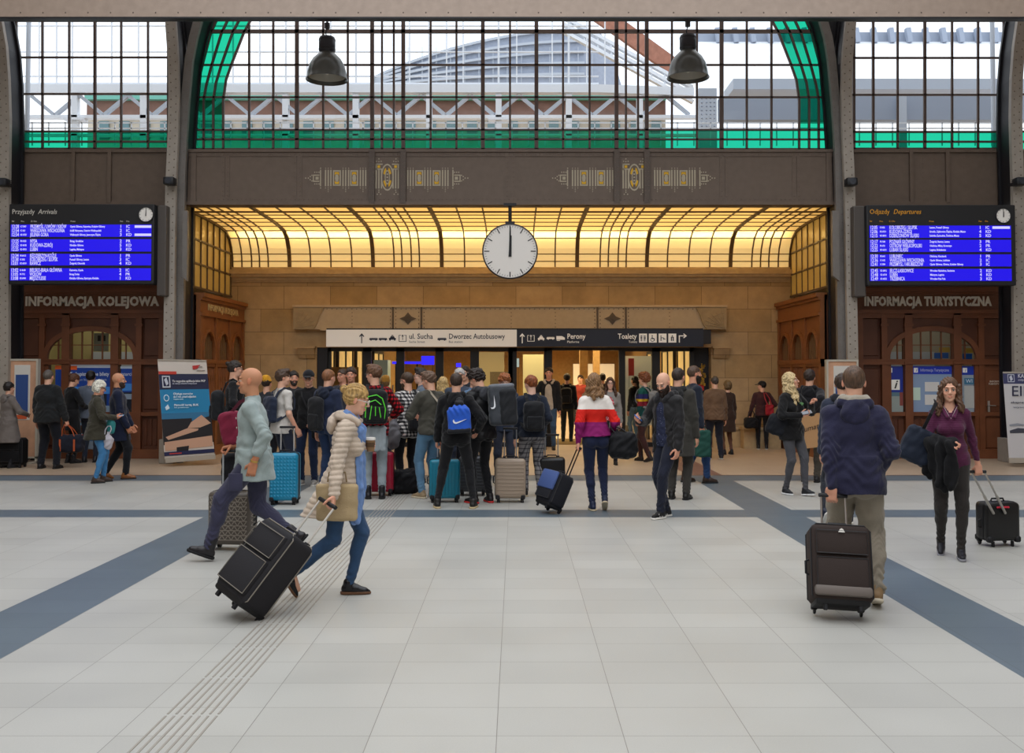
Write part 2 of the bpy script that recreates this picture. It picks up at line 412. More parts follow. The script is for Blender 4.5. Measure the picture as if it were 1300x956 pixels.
class Person:
    def __init__(s, label, px, py, h=1.75, yaw=0, v=.0095, group=None, top=None, legs=None, shoes=None, hair=None, sex='m',
                 bulk=1.0, lean=0, side=0, twist=0, head=(0, 0, 0), rh=None, lh=None, rf=None, lf=None, hip=(0, 0, .94), skin='fair',
                 beard=None, glasses=None, cap=None, loc=None, category='person', inner=None, hood=None, socks=None, cheek=0):
        s.v = v/(h/1.75); s.s = h/1.75; s.sex = sex; s.b = bulk; s.fem = sex == 'f'
        x, y = loc if loc else gnd(px, py)
        s.root = empty('person', label, category, (x, y, 0), R(yaw), group)
        s.M = Rz(R(yaw)); s.loc = np.array([x, y, 0.])
        s.P = np.array(hip, float)
        s.T = Rz(R(twist)) @ Ry(R(side)) @ Rx(R(-lean))
        s.TP = Rz(R(twist*.3))
        sw = .142 if s.fem else .166
        s.sw = sw
        s.spec = dict(top=top, legs=legs, shoes=shoes, hair=hair)
        # limbs
        s.arm = {}
        for sd, spec in (('r', rh), ('l', lh)):
            g = 1 if sd == 'r' else -1; spec = dict(spec or {})
            S = s.pt((g*sw, -.01, .445))
            if 'PX' in spec: w = s.tol(s.at(*spec['PX']))
            elif 'W' in spec: w = s.tol(spec['W'])
            else: w = np.array(spec.get('w', (g*(sw+.07), .03, .815)), float)
            pole = spec.get('pole', (g*.35, -1, -.15))
            E, W = ik(S, w, .285, .26, pole)
            fd = nrm(spec['dir']) if 'dir' in spec else nrm(W-E)
            pn = np.array(spec.get('palm', (-g, .15, 0)), float); pn = nrm(pn - fd*(pn@fd))
            s.arm[sd] = dict(S=S, E=E, W=W, f=fd, n=pn, curl=spec.get('curl', 22), g=g, spread=spec.get('spread', 1), none=spec.get('none', False))
        s.leg = {}
        for sd, spec in (('r', rf), ('l', lf)):
            g = 1 if sd == 'r' else -1; spec = spec or {}
            if isinstance(spec, (tuple, list)): spec = {'a': spec}
            H = s.P + s.TP @ np.array((g*(.088 if not s.fem else .085), 0, -.02))
            a = np.array(spec.get('a', (g*.10, 0, .082)), float)
            K, A = ik(H, a, .43, .43, spec.get('pole', (g*.08, 1, 0)))
            s.leg[sd] = dict(H=H, K=K, A=A, yaw=spec.get('yaw', -g*7), pitch=spec.get('pitch', 0), g=g)
        s.HM = s.T @ Rz(R(head[0])) @ Rx(R(-head[1]-lean*-.6)) @ Ry(R(head[2]))
        s.N = s.pt((0, -.015, .53)); s.C = s.N + s.T @ np.array((0, .01, .055)) + s.HM @ np.array((0, .015, .098))
        s.skin = SKIN.get(skin, skin); s.to = (legs or {}).get('o', .010)
        tt = top or {}
        s.body(tt, legs or {})
        s.trousers(legs or {})
        if shoes: s.shoes(shoes)
        if top: s.topwear(top)
        if inner: s.topwear(dict(dict(under=1, name='shirt', o=.006), **inner))
        if hood: s.hood(hood)
        if hair: s.hair(hair)
        if beard: s.beard(beard)
        if glasses: s.glasses(glasses)
        if cap: s.cap(cap)
    # helpers
    def pt(s, p): return s.P + s.T @ np.array(p, float)
    def at(s, px, py, dy=0): return np.array(P3(px, py, s.loc[1] + dy))
    def tol(s, w): return s.M.T @ (np.array(w, float) - s.loc)/s.s
    def world(s, p): return s.loc + s.M @ (np.array(p, float)*s.s)
    def grip(s, sd):
        a = s.arm[sd]; return s.world(a['W'] + a['f']*.075 + a['n']*.03)
    def hp(s, p): return s.C + s.HM @ np.array(p, float)
    def emit(s, F, name, m, disp=None, colf=None, sm=1, parent=None, keepf=None):
        W, Q, G = F.mesh()
        if W is None: return None
        if sm: W = smooth_v(W, Q, sm, .4)
        if disp is not None: W = W + G*disp(W)[:, None]
        cols = colf(W) if colf else None
        return np_mesh(name, W*s.s, Q, m, parent or s.root, cols)
    def torso(s, F, o=0, k=.05):
        b = s.b; T = s.T; pt = s.pt
        if s.fem:
            F.ell(s.P+s.TP@np.array((0, -.005, 0)), (.16*b+o, .105*b+o, .12), s.TP, k=k)
            F.ell(pt((0, .0, .17)), (.115*b+o, .085*b+o, .15), T, k=k)
            F.ell(pt((0, -.005, .34)), (.137*b+o, .098*b+o, .165), T, k=k)
            for g in (-1, 1): F.ell(pt((g*.06, .075, .30)), (.055+o, .048+o, .055+o), T, k=.03)
        else:
            F.ell(s.P+s.TP@np.array((0, -.005, 0)), (.152*b+o, .105*b+o, .12), s.TP, k=k)
            F.ell(pt((0, .005, .17)), (.137*b+o, .10*b**1.3+o, .15), T, k=k)
            F.ell(pt((0, -.005, .33)), (.16*b+o, .112*b+o, .17), T, k=k)
        for g in (-1, 1):
            F.ell(s.P + s.TP @ np.array((g*.068, -.05, -.05)), (.078*b+o, .07*b+o, .085+o), s.TP, k=.03)
            F.cone(pt((0, -.02, .515)), pt((g*(s.sw-.03), -.012, .458)), .04+o*.5, .036+o, k=.04)
            F.cone(pt((g*.05, -.01, .43)), pt((g*(s.sw-.015), -.01, .438)), .062+o, .044+o, k=.03)
    def armp(s, F, sd, o=0, t1=1.0, k=.02, fo=None, puff=0):
        a = s.arm[sd]; b = .5+.5*s.b; f = .87 if s.fem else 1
        r = [.047*b*f, .039*b*f, .037*b*f, .026*f]
        fo = o if fo is None else fo
        if t1 <= .5:
            E = a['S'] + (a['E']-a['S'])*(t1*2); F.cone(a['S'], E, r[0]+o, r[0]+(r[1]-r[0])*t1*2+fo, k=.03); return
        t = (t1-.5)*2; E2 = a['E'] + (a['W']-a['E'])*t
        F.cone(a['S'], a['E'], r[0]+o, r[1]+o+puff, k=.03)
        F.cone(a['E'], E2, r[2]+o+puff, r[2]+(r[3]-r[2])*t+fo, k=.025)
    def legp(s, F, sd, o=0, o2=None, t1=1.0, k=.03):
        L = s.leg[sd]; o2 = o if o2 is None else o2; f = 1.0
        F.cone(L['H'], L['K'], (.088 if s.fem else .082)*(.6+.4*s.b)+o, (.053 if s.fem else .054)+o, k=k)
        A = L['K'] + (L['A']-L['K'])*t1
        ra = .031 if s.fem else .036; F.cone(L['K'], A, .051+o, .052+(ra-.052)*t1+o2, k=.02)
        d = nrm(L['A']-L['K']); u = nrm(L['K']-L['H']*.5-L['A']*.5 + np.array((0, .06, 0))); u = nrm(u - d*(u@d))
        F.cone(L['K'] + d*.06 - u*.012, L['K'] + d*.17 - u*.016, .042+o, .040+o, k=.03)
    def hand(s, F, sd):
        a = s.arm[sd]; W, f, n, g = a['W'], a['f'], a['n'], a['g']; sdv = np.cross(f, n)  # side vector
        th = sdv*1.0
        # thumb side: for a relaxed hanging hand the thumb points forward (+y)
        up = np.array((0, 1, .3)) if abs(f[2]) > .6 else np.array((0, .2, 1))
        if a.get('thumb') is not None: up = np.array(a['thumb'])
        if th @ up < 0: th = -th
        z = .92 if s.fem else 1; rmin = max(.0088, s.v*.8)
        Rm = np.stack([th, f, n], 1)
        F.cone(W - f*.02, W + f*.03, .026*z, .028*z, k=.012, flat=(n, .72))
        F.box(W + f*.052*z, (.039*z, .048*z, .0145), .013, Rm, k=.012)
        cu = R(a['curl'])
        for i, (o, L) in enumerate(((.030, .072), (.010, .080), (-.011, .074), (-.031, .060))):
            p = W + f*.095*z + th*o*z; d = f.copy(); ang = 0
            for j, q in enumerate((.46, .31, .23)):
                ang += cu*(.8 if j == 0 else 1.0); d = f*math.cos(ang) + n*math.sin(ang) + th*o*.6*a['spread']
                e = p + nrm(d)*L*q*z; F.cone(p, e, rmin*(1.03-.07*j), rmin*(.98-.08*j), k=.003); p = e
        p = W + f*.022 + th*.030*z; c = min(cu*.8, 1.0)
        d1 = nrm(f*.62 + th*(.75-.4*c) + n*(.35+.5*c)); e = p + d1*.045*z; F.cone(p, e, .0135, .0115, k=.01)
        d2 = nrm(f*.9 + th*(.25-.3*c) + n*(.25+.6*c)); e2 = e + d2*.032*z; F.cone(e, e2, .011, .010, k=.004)
        d3 = nrm(f*.9 - th*.2*c + n*(.2+.6*c)); F.cone(e2, e2+d3*.022*z, .010, .0085, k=.004)
    def bounds(s, extra=.12, lo=0, hi=3):
        pts = [s.C, s.P] + [a[k] for a in s.arm.values() for k in 'SEW'] + [s.arm[q]['W']+s.arm[q]['f']*.1 for q in 'rl'] + [l[k] for l in s.leg.values() for k in 'HKA']
        pts = np.array(pts); return pts.min(0)-extra-.03, pts.max(0)+extra+.05
    def headp(s, F):
        M = s.HM; hp = s.hp; z = .95 if s.fem else 1
        F.cone(s.pt((0, -.02, .50)), hp((0, -.025, -.055)), .058 if not s.fem else .047, .054 if not s.fem else .045, k=.03)
        F.ell(hp((0, -.018, .026)), (.0745*z, .096*z, .090), M, k=.01)
        F.ell(hp((0, .018, -.045)), (.055*z, .064*z, .066), M, k=.03)
        F.ell(hp((0, .030, -.082)), (.040*z, .042, .032), M, k=.02)
        F.ell(hp((0, .064, -.098)), (.020, .016, .016), M, k=.015)
        F.cone(hp((-.034, .076, .024)), hp((.034, .076, .024)), .011, .011, k=.012)
        for g in (-1, 1):
            F.ell(hp((g*.031, .092, .001)), (.017, .012, .0105), M, k=.008, sub=True)
            F.ell(hp((g*.031, .0735, .000)), (.0135, .0125, .0115), M, k=.003)
            F.ell(hp((g*.038, .062, -.030)), (.018, .015, .018), M, k=.02)
            F.ell(hp((g*.077*z, -.008, -.008)), (.0085, .018, .031), M @ Rz(g*R(-18)), k=.006)
            F.ell(hp((g*.012, .090, -.033)), (.009, .010, .008), M, k=.005)
        F.cone(hp((0, .083, .010)), hp((0, .104, -.028)), .0065, .0105, k=.009)
        F.ell(hp((0, .083, -.060)), (.024, .012, .0065), M, k=.006); F.ell(hp((0, .082, -.070)), (.020, .012, .0065), M, k=.006)
        F.ell(hp((0, .094, -.0652)), (.026, .006, .0016), M, k=.003, sub=True)
    def body(s, top, legs):
        lo, hi = s.bounds(); F = Field(lo, hi, s.v)
        s.torso(F, -.012)
        sl = top.get('sleeve', 1.0); sl = min(sl) if isinstance(sl, tuple) else sl
        for sd in 'rl':
            s.armp(F, sd, 0 if sl < .9 else -.006)
            s.legp(F, sd, -.010, k=.02)
            L = s.leg[sd]; f = s.footdir(L); F.cone(L['A']-np.array((0, 0, .01)), L['A']+f*.09-np.array((0, 0, .05)), .028, .018, k=.02)
            if not s.arm[sd]['none']: s.hand(F, sd)
        s.headp(F)
        base = np.array(lin(s.skin)); HM, C = s.HM, s.C
        browc = np.array(lin((s.spec['hair'] or {}).get('brow', '5a4030')))
        def colf(W):
            c = np.tile(base, (len(W), 1)); q = (W - C) @ HM
            x, y, z = np.abs(q[:, 0]), q[:, 1], q[:, 2]; fr = (y > .05) & (z < .12)
            c = c*(1+.05*fbm(W, 25)[:, None])
            ck = fr & (np.hypot(x-.042, z+.03) < .022); c[ck] = c[ck]*np.array((1.03, .92, .91))
            lp = fr & (x < .021) & (np.abs(z+.065) < .0075); c[lp] = c[lp]*np.array((.86, .62, .62)) if not s.fem else c[lp]*np.array((.85, .58, .60))
            br = fr & (x > .012) & (x < .047) & (np.abs(z - .024 + (x-.03)**2*8) < max(.0042, s.v*.5)); c[br] = browc
            ey = fr & (((x-.031)/.0145)**2 + ((z-.000)/.0058)**2 < 1); c[ey] = np.array((.42, .39, .37))
            ir = fr & (np.hypot(x-.031, z-.0005) < .0062); c[ir] = np.array((.03, .025, .02))
            ll = fr & (((x-.031)/.017)**2 + ((z-.0075)/.003)**2 < 1); c[ll] = c[ll]*.35
            el = (x > .073) & (np.abs(y+.008) < .022) & (np.abs(z+.008) < .035); c[el] = c[el]*np.array((1.02, .82, .8))
            hd = np.minimum(np.linalg.norm(W-s.arm['r']['W'], axis=1), np.linalg.norm(W-s.arm['l']['W'], axis=1)) < .2
            c[hd] = c[hd]*np.array((1.0, .88, .86))
            return np.clip(c, 0, 1)
        m = mat('skin', s.skin, rough=.5, attr=True, spec=.35)
        s.emit(F, 'body', m, colf=colf, sm=1 if s.v > .007 else 0)
        if s.v < .0082:
            S = Matrix.Scale(s.s, 4)
            for g in (-1, 1):
                def ball(r, y, a1, n):
                    mb = MB(); c = s.hp((g*.031, y, .0)); vs = []; fs = []; f, u, q = HM[:, 1], HM[:, 2], HM[:, 0]
                    for i in range(n+1):
                        a = a1*i/n
                        for k in range(12): b = 2*PI*k/12; vs.append(c + r*(f*math.cos(a) + (q*math.cos(b) + u*math.sin(b))*math.sin(a)))
                    for i in range(n):
                        for k in range(12): fs.append((i*12+k, i*12+(k+1) % 12, (i+1)*12+(k+1) % 12, (i+1)*12+k))
                    return mb.add(vs, fs)
                e = ball(.0135, .0745, 1.0, 5).build('eye', mat('eye_white', 'b8b0aa', rough=.3), s.root, smooth=True, M=S)
                ball(.0138, .0746, .42, 3).build('iris', mat('iris_dark', '2a2420', rough=.2), e, smooth=True, M=S)
                mb = MB(); mb.tube([s.hp((g*(.031+.0145*math.cos(t)), .0895-.004*abs(math.cos(t)), .0035+.0045*math.sin(t))) for t in [k*PI/6 for k in range(7)]], .0017, 5); mb.build('eyelash', mat('lash', '2a1c16'), s.root, M=S)
    def footdir(s, L):
        return Rz(R(L['yaw'])) @ np.array((0, math.cos(R(L['pitch'])), -math.sin(R(L['pitch']))))
    def trousers(s, g):
        if g.get('skip'): return
        lo, hi = s.bounds(); hi = hi.copy(); hi[2] = s.P[2]+.25; lo = lo.copy(); F = Field(lo, hi, s.v)
        o = g.get('o', .010); o2 = g.get('o2', o); t1 = g.get('len', .97); b = s.b
        F.ell(s.P+s.TP@np.array((0, -.005, .01)), ((.16 if s.fem else .152)*b+o, .105*b+o, .13), s.TP, k=.03)
        F.ell(s.pt((0, .0, .12)), ((.122 if s.fem else .137)*b+o, .096*b**1.3+o, .10), s.T, k=.03)
        for q in (-1, 1): F.ell(s.P + s.TP @ np.array((q*.068, -.05, -.05)), (.078*b+o, .07*b+o, .085+o), s.TP, k=.03)
        G = None
        for sd in 'rl':
            s.legp(F, sd, o, o2, t1, k=.02)
            L = s.leg[sd]
            if g.get('cuff'):
                A = L['K'] + (L['A']-L['K'])*t1; A0 = L['K'] + (L['A']-L['K'])*(t1-.09); F.cone(A0, A, .038+o2+.006, .036+o2+.006, k=.004)
        F.half(s.pt((0, 0, g.get('waist', .13))), s.T @ np.array((0, 0, 1)))
        am = g.get('wr', .0035); K = [s.leg[q]['K'] for q in 'rl']; A = [s.leg[q]['A'] for q in 'rl']
        def disp(W):
            d = am*fbm(W, 16, s.loc[0])
            for k_, a_ in zip(K, A):
                dk = np.linalg.norm(W-k_, axis=1); da = np.linalg.norm(W-a_-np.array((0, 0, .05)), axis=1); dh = np.abs(W[:, 2]-s.P[2]+.12)
                d += am*.7*np.exp(-(dk/.12)**2)*np.sin(W[:, 2]*95 + 6*np.sin(W[:,0]*40+s.loc[0]*9) + 12*W[:, 0] + 6*np.sin(W[:, 1]*30))
                d += am*1.1*np.exp(-(da/.11)**2)*np.sin(W[:, 2]*120 + 5*np.sin(W[:,0]*45+s.loc[0]*9) + 20*W[:, 0] + 3*np.sin(W[:, 1]*25))
            return d
        m = cloth_mat(g.get('mk', 'trouser_fabric'), g['c'], pat=g.get('pat'), bump=g.get('bump', .2))
        o_ = s.emit(F, g.get('name', 'trousers'), m, disp)
        if g.get('label') and o_: o_['label'] = g['label']
        if g.get('pocket'):
            pm = MB()
            L = s.leg['l']; c = L['H']*.5+L['K']*.5
            pm.rbox(c[0]-.112-.0, c[0]-.085, c[1]-.06, c[1]+.06, c[2]-.08, c[2]+.07, .008, 2)
            pm.build('cargo_pocket', m, s.root, smooth=True, M=Matrix.Scale(s.s, 4))
    def shoes(s, g):
        for sd in 'rl':
            L = s.leg[sd]; f = s.footdir(L); up = nrm(np.cross(np.cross(f, (0, 0, 1)), f)); rt = np.cross(f, up); A = L['A']
            Rm = np.stack([rt, f, up], 1); P = lambda x, y, z: A + rt*x + f*y + up*z
            z = .92 if s.fem else 1
            F = Field(A-.24, A+.24, s.v*.85)
            F.cone(P(0, -.032, -.040), P(0, .05, -.042), .037*z, .037*z, k=.015)
            F.cone(P(0, .05, -.042), P(0, .135*z, -.054), .038*z, .027*z, k=.02)
            if g.get('point'): F.cone(P(0, .10, -.055), P(0, .175*z, -.062), .027, .014, k=.02)
            hi_ = g.get('boot', 0); F.cone(P(0, -.01, .0), P(0, .065, -.038), .034*z, .030*z, k=.015)
            F.cone(P(0, -.012, -.02), P(0, -.008-(.02*hi_), .012+hi_), .040*z, .042*z, k=.02)
            F.half(P(0, 0, -.070), -up)
            G2 = F; W, Q, G = F.mesh()
            W = smooth_v(W, Q, 1, .3)
            m = mat('shoe_leather' if g.get('rough', .5) < .45 else 'shoe_fabric', g['c'], rough=g.get('rough', .5), bump=.1)
            sh = np_mesh('shoe', W*s.s, Q, m, s.root)
            F = Field(A-.24, A+.24, s.v*.85); hh = g.get('solez', .014)
            F.cone(P(0, -.034, -.070), P(0, .055, -.070), .043*z, .041*z, k=.005); F.cone(P(0, .055, -.070), P(0, .138*z, -.070), .042*z, .034*z, k=.005)
            if g.get('point'): F.cone(P(0, .10, -.070), P(0, .178*z, -.070), .03, .016, k=.01)
            F.half(P(0, 0, -.082), -up); F.half(P(0, 0, -.082+hh*1.6), up)
            W, Q, G = F.mesh()
            if W is not None: np_mesh('sole', W*s.s, Q, mat('sole_rubber', g.get('sole', '1a1a1a'), rough=.7), sh)
            if g.get('lace') and s.v < .0078:
                mb = MB()
                for i in range(5):
                    q = P(0, .03+i*.018, -.003-i*.0075); mb.tube([q-rt*.018, q+up*.004, q+rt*.018], .003, 5)
                mb.build('laces', mat('lace', g['lace']), sh, M=Matrix.Scale(s.s, 4))
            if g.get('stripes'):
                mb = MB()
                for gx in (-1, 1):
                    for i in range(3):
                        mb.bar(P(gx*.0395, .02+i*.022, -.056), P(gx*.031, .035+i*.022, -.020), .009, .004, up=tuple(rt))
                mb.build('stripes', mat('shoe_stripe', g['stripes']), sh, M=Matrix.Scale(s.s, 4))
    def topwear(s, g):
        lo, hi = s.bounds(.2); F = Field(lo, hi, s.v)
        o = g.get('o', .012); b = s.b
        s.torso(F, o, k=.045); o2 = max(o, s.to + .015) if not g.get('under') else o
        F.ell(s.P+s.TP@np.array((0, -.005, .01)), ((.16 if s.fem else .152)*b+o2, .105*b+o2, .13), s.TP, k=.03)
        F.ell(s.pt((0, .0, .13)), ((.122 if s.fem else .137)*b+o2, .096*b**1.3+o2, .12), s.T, k=.03)
        for q in (-1, 1): F.ell(s.P + s.TP @ np.array((q*.068, -.05, -.05)), (.078*b+o2, .07*b+o2, .085+o2), s.TP, k=.03)
        hz = g.get('hem', -.10)   # hem relative to the pelvis centre (along the spine)
        if hz < -.13 or g.get('flare'):
            fl = g.get('flare', (.185, .15)); F.skirt(s.pt((0, 0, .08)), s.P + s.T @ np.array((0, 0, hz)) * np.array((.4, .4, 1)) + np.array(g.get('hemoff', (0, 0, 0))), ((.135 if s.fem else .15)*b+o2, .108*b+o2), (fl[0]*b+s.to, fl[1]*b+s.to), k=.03, wav=g.get('wav', .03))
        else:
            F.skirt(s.pt((0, 0, .14)), s.P + s.T @ np.array((0, -.01, hz)), ((.125 if s.fem else .145)*b+o2, .100*b+o2), ((.163 if s.fem else .156)*b+o2, .118*b+o2), k=.03, wav=.012)
            F.half(s.P + s.T @ np.array((0, 0, hz)), -(s.T @ np.array((0, 0, 1))))
        sl = g.get('sleeve', 1.0)
        sls = sl if isinstance(sl, (tuple, list)) else (sl, sl)
        for sd, q in zip('rl', sls):
            if q > 0: s.armp(F, sd, g.get('so', o), q*.985 if q > .9 else q, fo=g.get('cuff', g.get('so', o)))
            if g.get('roll') and q > .5:
                a = s.arm[sd]; t = (q-.5)*2; E2 = a['E'] + (a['W']-a['E'])*t; E1 = a['E'] + (a['W']-a['E'])*(t-.2); F.cone(E1, E2, .044+o*.7, .042+o*.7, k=.004)
        co = g.get('collar', .0)
        if co: F.cone(s.pt((0, -.02, .50)), s.pt((0, -.01, .525+co)), .062+o*.4, .058+o*.4, k=.015)
        nk = g.get('neck', .058)
        if g.get('vneck'): F.cone(s.pt((0, .115, .42)), s.pt((0, .02, .60)), .02, .085, k=.01, sub=True)
        F.cone(s.pt((0, -.012, .54)), s.pt((0, .012, .75)), nk, nk+.04, k=.008, sub=True)
        if g.get('open'):
            w = g['open']; c = s.pt((0, .2, .1))
            F.cone(s.pt((0, .16, .50)), s.pt((0, .17, .05)), .06+w*.3, .07+w, k=.01, sub=True); F.cone(s.pt((0, .17, .05)), s.pt((0, .17, hz-.1)), .07+w, .08+w*1.2, k=.01, sub=True)
        am = g.get('wr', .004); kind = g.get('tex')
        E = [s.arm[q]['E'] for q in 'rl']
        def disp(W):
            d = am*fbm(W, 12, s.loc[0]+s.loc[1]) + am*.4*fbm(W, 30, 2)
            for e in E:
                de = np.linalg.norm(W-e, axis=1); d += am*.9*np.exp(-(de/.10)**2)*np.sin(W[:, 2]*90 + 60*W[:, 1] + 6*np.sin(W[:, 0]*33+s.loc[0]*7))
            d += am*.7*np.exp(-((W[:, 2]-s.P[2]-.05)/.12)**2)*np.sin(W[:, 2]*70 + 5*np.sin(W[:, 0]*18+s.loc[0]*5)+14*W[:, 1])
            if kind == 'quilt': d += .0075*np.abs(np.sin(W[:, 2]*PI/.042 + .8*np.sin(W[:, 0]*9+W[:, 1]*7))) - .004
            if kind == 'knit': d += .0015*np.sin(W[:, 2]*300)
            return d
        m = cloth_mat(g.get('mk', 'jacket_fabric'), g['c'], pat=g.get('pat'), rough=g.get('rough', .85), sheen=g.get('sheen', .15), bump=g.get('bump', .25))
        o_ = s.emit(F, g.get('name', 'jacket'), m, disp)
        if g.get('label') and o_: o_['label'] = g['label']
        s.top = o_
        mb = MB()
        if g.get('zip'):
            mb.tube([s.pt((0, .128+o, .40)), s.pt((0, .125+o, .2)), s.pt((0, .128+o, hz+.02))], .004, 6)
            mb.build('zip', mat('zip', g['zip'], rough=.4), s.root, M=Matrix.Scale(s.s, 4))
        if g.get('buttons'):
            mb = MB()
            for i in range(5): mb.lathe([(.0001, .0), (.009, .0), (.009, .006), (.0001, .006)], tuple(s.pt((0, .118+o, .36-i*.085))), 10, 'y')
            mb.build('buttons', mat('button', g['buttons'], rough=.4), s.root, M=Matrix.Scale(s.s, 4))
        if g.get('stripe'):   # pale stripe down each sleeve
            mb = MB()
            for sd in 'rl':
                a = s.arm[sd]; gx = a['g']; r = .05+o
                mb.path([a['S']+np.array((gx*.02, 0, r-.01)), a['S']+np.array((gx*(r-.004), .0, -.03)), a['S']*.5+a['E']*.5+np.array((gx*(.046+o), 0, 0)), a['E']+np.array((gx*(.042+o), 0, 0)), a['E']*.5+a['W']*.5+np.array((gx*(.034+o), 0, 0)), a['W']+np.array((gx*(.027+o), 0, .02))], .022, .006, up=(1, 0, .01))
            mb.build('sleeve_stripe', mat('stripe', g['stripe']), s.root, M=Matrix.Scale(s.s, 4))
    def hood(s, g):
        lo = s.pt((0, 0, .5))-.3; F = Field(lo, lo+.6, s.v); z = g.get('r', .034); P = s.pt
        pts = [P((.072, .075, .47)), P((.098, .01, .515)), P((.09, -.06, .53)), P((0, -.105, .525)), P((-.09, -.06, .53)), P((-.098, .01, .515)), P((-.072, .075, .47))]
        for a, b in zip(pts, pts[1:]): F.cone(a, b, z, z, k=.02)
        F.ell(P((0, -.115, .455)), (.105, .045, .085), s.T, k=.03)
        m = cloth_mat('hood_fabric', g['c'], bump=.25)
        s.emit(F, 'hood', m, lambda W: .006*fbm(W, 28, 3))
        if g.get('lining'):
            F = Field(lo, lo+.6, s.v)
            for a, b in zip(pts[1:-1], pts[2:-1]):
                F.cone(a*.88+s.C*.12+np.array((0, 0, .006)), b*.88+s.C*.12+np.array((0, 0, .006)), .034, .034, k=.02)
            s.emit(F, 'hood_lining', cloth_mat('hood_lining', g['lining']), lambda W: .005*fbm(W, 28, 3))
    def hair(s, g):
        st = g['style']; hp = s.hp; M = s.HM; lo = s.C-np.array((.24, .26, .5)); hi = s.C+np.array((.24, .24, .26)); F = Field(lo, hi, s.v*.9)
        t = {'crop': .006, 'short': .014, 'quiff': .014, 'curly': .022, 'bun': .012, 'manbun': .010, 'long': .016, 'wavy': .018, 'ponytail': .012, 'bob': .022, 'old': .012}.get(st, .012)
        t = g.get('t', t); t = max(t, s.v*.7)
        z = .95 if s.fem else 1
        F.ell(hp((0, -.020, .028)), (.0745*z+t, .096*z+t, .090+t), M, k=.0)
        if st in ('quiff',): F.ell(hp((.01, .045, .105)), (.058, .052, .034), M @ Ry(R(8)), k=.02)
        if st == 'curly':
            F.ell(hp((0, .03, .095)), (.07, .07, .04), M, k=.02)
        # face opening
        F.ell(hp((0, .125, -.035 if st not in ('wavy', 'long', 'ponytail') else -.012)), (.082, .085, .108), M, k=.012, sub=True)
        F.box(hp((0, .105, -.06)), (.15, .095, .085), .02, M, k=.012, sub=True)
        longh = st in ('long', 'wavy', 'bob', 'bun', 'ponytail')
        F.box(hp((0, -.05, -.17 if longh else -.155)), (.2, .25, .10), .01, M, k=.012, sub=True)
        if not longh:
            for q in (-1, 1): F.ell(hp((q*.085, .0, -.045)), (.03, .045, .05), M, k=.01, sub=True)
        if st in ('bun',):
            F.ell(hp((0, -.125, .055)), (.034, .03, .034), M, k=.01)
        if st == 'manbun': F.ell(hp((0, -.115, .075)), (.032, .034, .030), M, k=.01)
        if st in ('wavy', 'long', 'ponytail'):
            Ln = g.get('len', .28); n = 9; rnd = random.Random(int(s.loc[0]*100)); T = s.T
            if st == 'ponytail':
                F.cone(hp((0, -.10, .03)), hp((0, -.12, -.05)), .03, .035, k=.02)
                F.cone(hp((0, -.12, -.05)), s.pt((0, -.14, .40)), .035, .02, k=.02)
            else:
                for i in range(n):
                    a = PI*(-.08+1.16*i/(n-1)); cx, cy = math.cos(a), -math.sin(a)
                    p0 = hp((cx*.078, cy*.085-.012, .02)); 
                    if abs(cx) > .9: p0 = hp((cx*.082, .02, .03))
                    p1 = hp((cx*.086, cy*.09-.012, -.08)); 
                    w = rnd.uniform(-.012, .012)
                    sx, sy = (cx*.105+w), (cy*.10-.025+(.045 if abs(cx) > .75 else 0))
                    p2 = hp((sx, sy, -.10-Ln*.45)); p3 = hp((sx*1.08-w*2, sy-.012+(.02 if abs(cx) > .75 else 0), -.08-Ln*rnd.uniform(.8, 1)))
                    F.cone(p0, p1, .022, .027, k=.012); F.cone(p1, p2, .027, .03, k=.012); F.cone(p2, p3, .030, .012, k=.014)
                F.ell(hp((0, -.07, -.06)), (.07, .04, .10), M, k=.03)
        if st == 'bob': F.ell(hp((0, -.035, -.02)), (.088, .085, .085), M, k=.02); F.box(hp((0, .095, -.06)), (.15, .08, .085), .02, M, k=.012, sub=True)
        am = {'curly': .012, 'wavy': .012, 'long': .006, 'bob': .008, 'quiff': .005, 'crop': .001, 'bun': .003}.get(st, .004)
        fq = {'curly': 60, 'wavy': 34, 'bob': 45}.get(st, 45)
        s.emit(F, 'hair', hair_mat(g['c']), lambda W: am*(np.clip((s.C[2]+.09-W[:, 2])/.12, .25, 1) if longh else 1)*fbm(W-s.C, fq, 1) + (.004*np.sin((W[:, 0]-s.C[0])*190+8*np.sin((W[:, 2]-s.C[2])*25)) if longh else 0), sm=0)
    def beard(s, g):
        hp = s.hp; M = s.HM; F = Field(s.C-.2, s.C+.2, s.v*.85); t = g.get('t', .012)
        F.ell(hp((0, .022, -.055)), (.060+t*.5, .066+t, .066+t), M, k=.01); F.ell(hp((0, .045, -.098-t)), (.042+t*.4, .04+t, .03+t*1.3), M, k=.02)
        F.ell(hp((0, .07, .02)), (.09, .08, .062), M, k=.01, sub=True); F.box(hp((0, -.10, -.04)), (.15, .095, .2), .02, M, k=.01, sub=True)
        F.ell(hp((0, .10, -.066)), (.026, .03, .011), M, k=.004, sub=True)
        s.emit(F, 'beard', hair_mat(g['c']), lambda W: .003*fbm(W, 80, 1), sm=0)
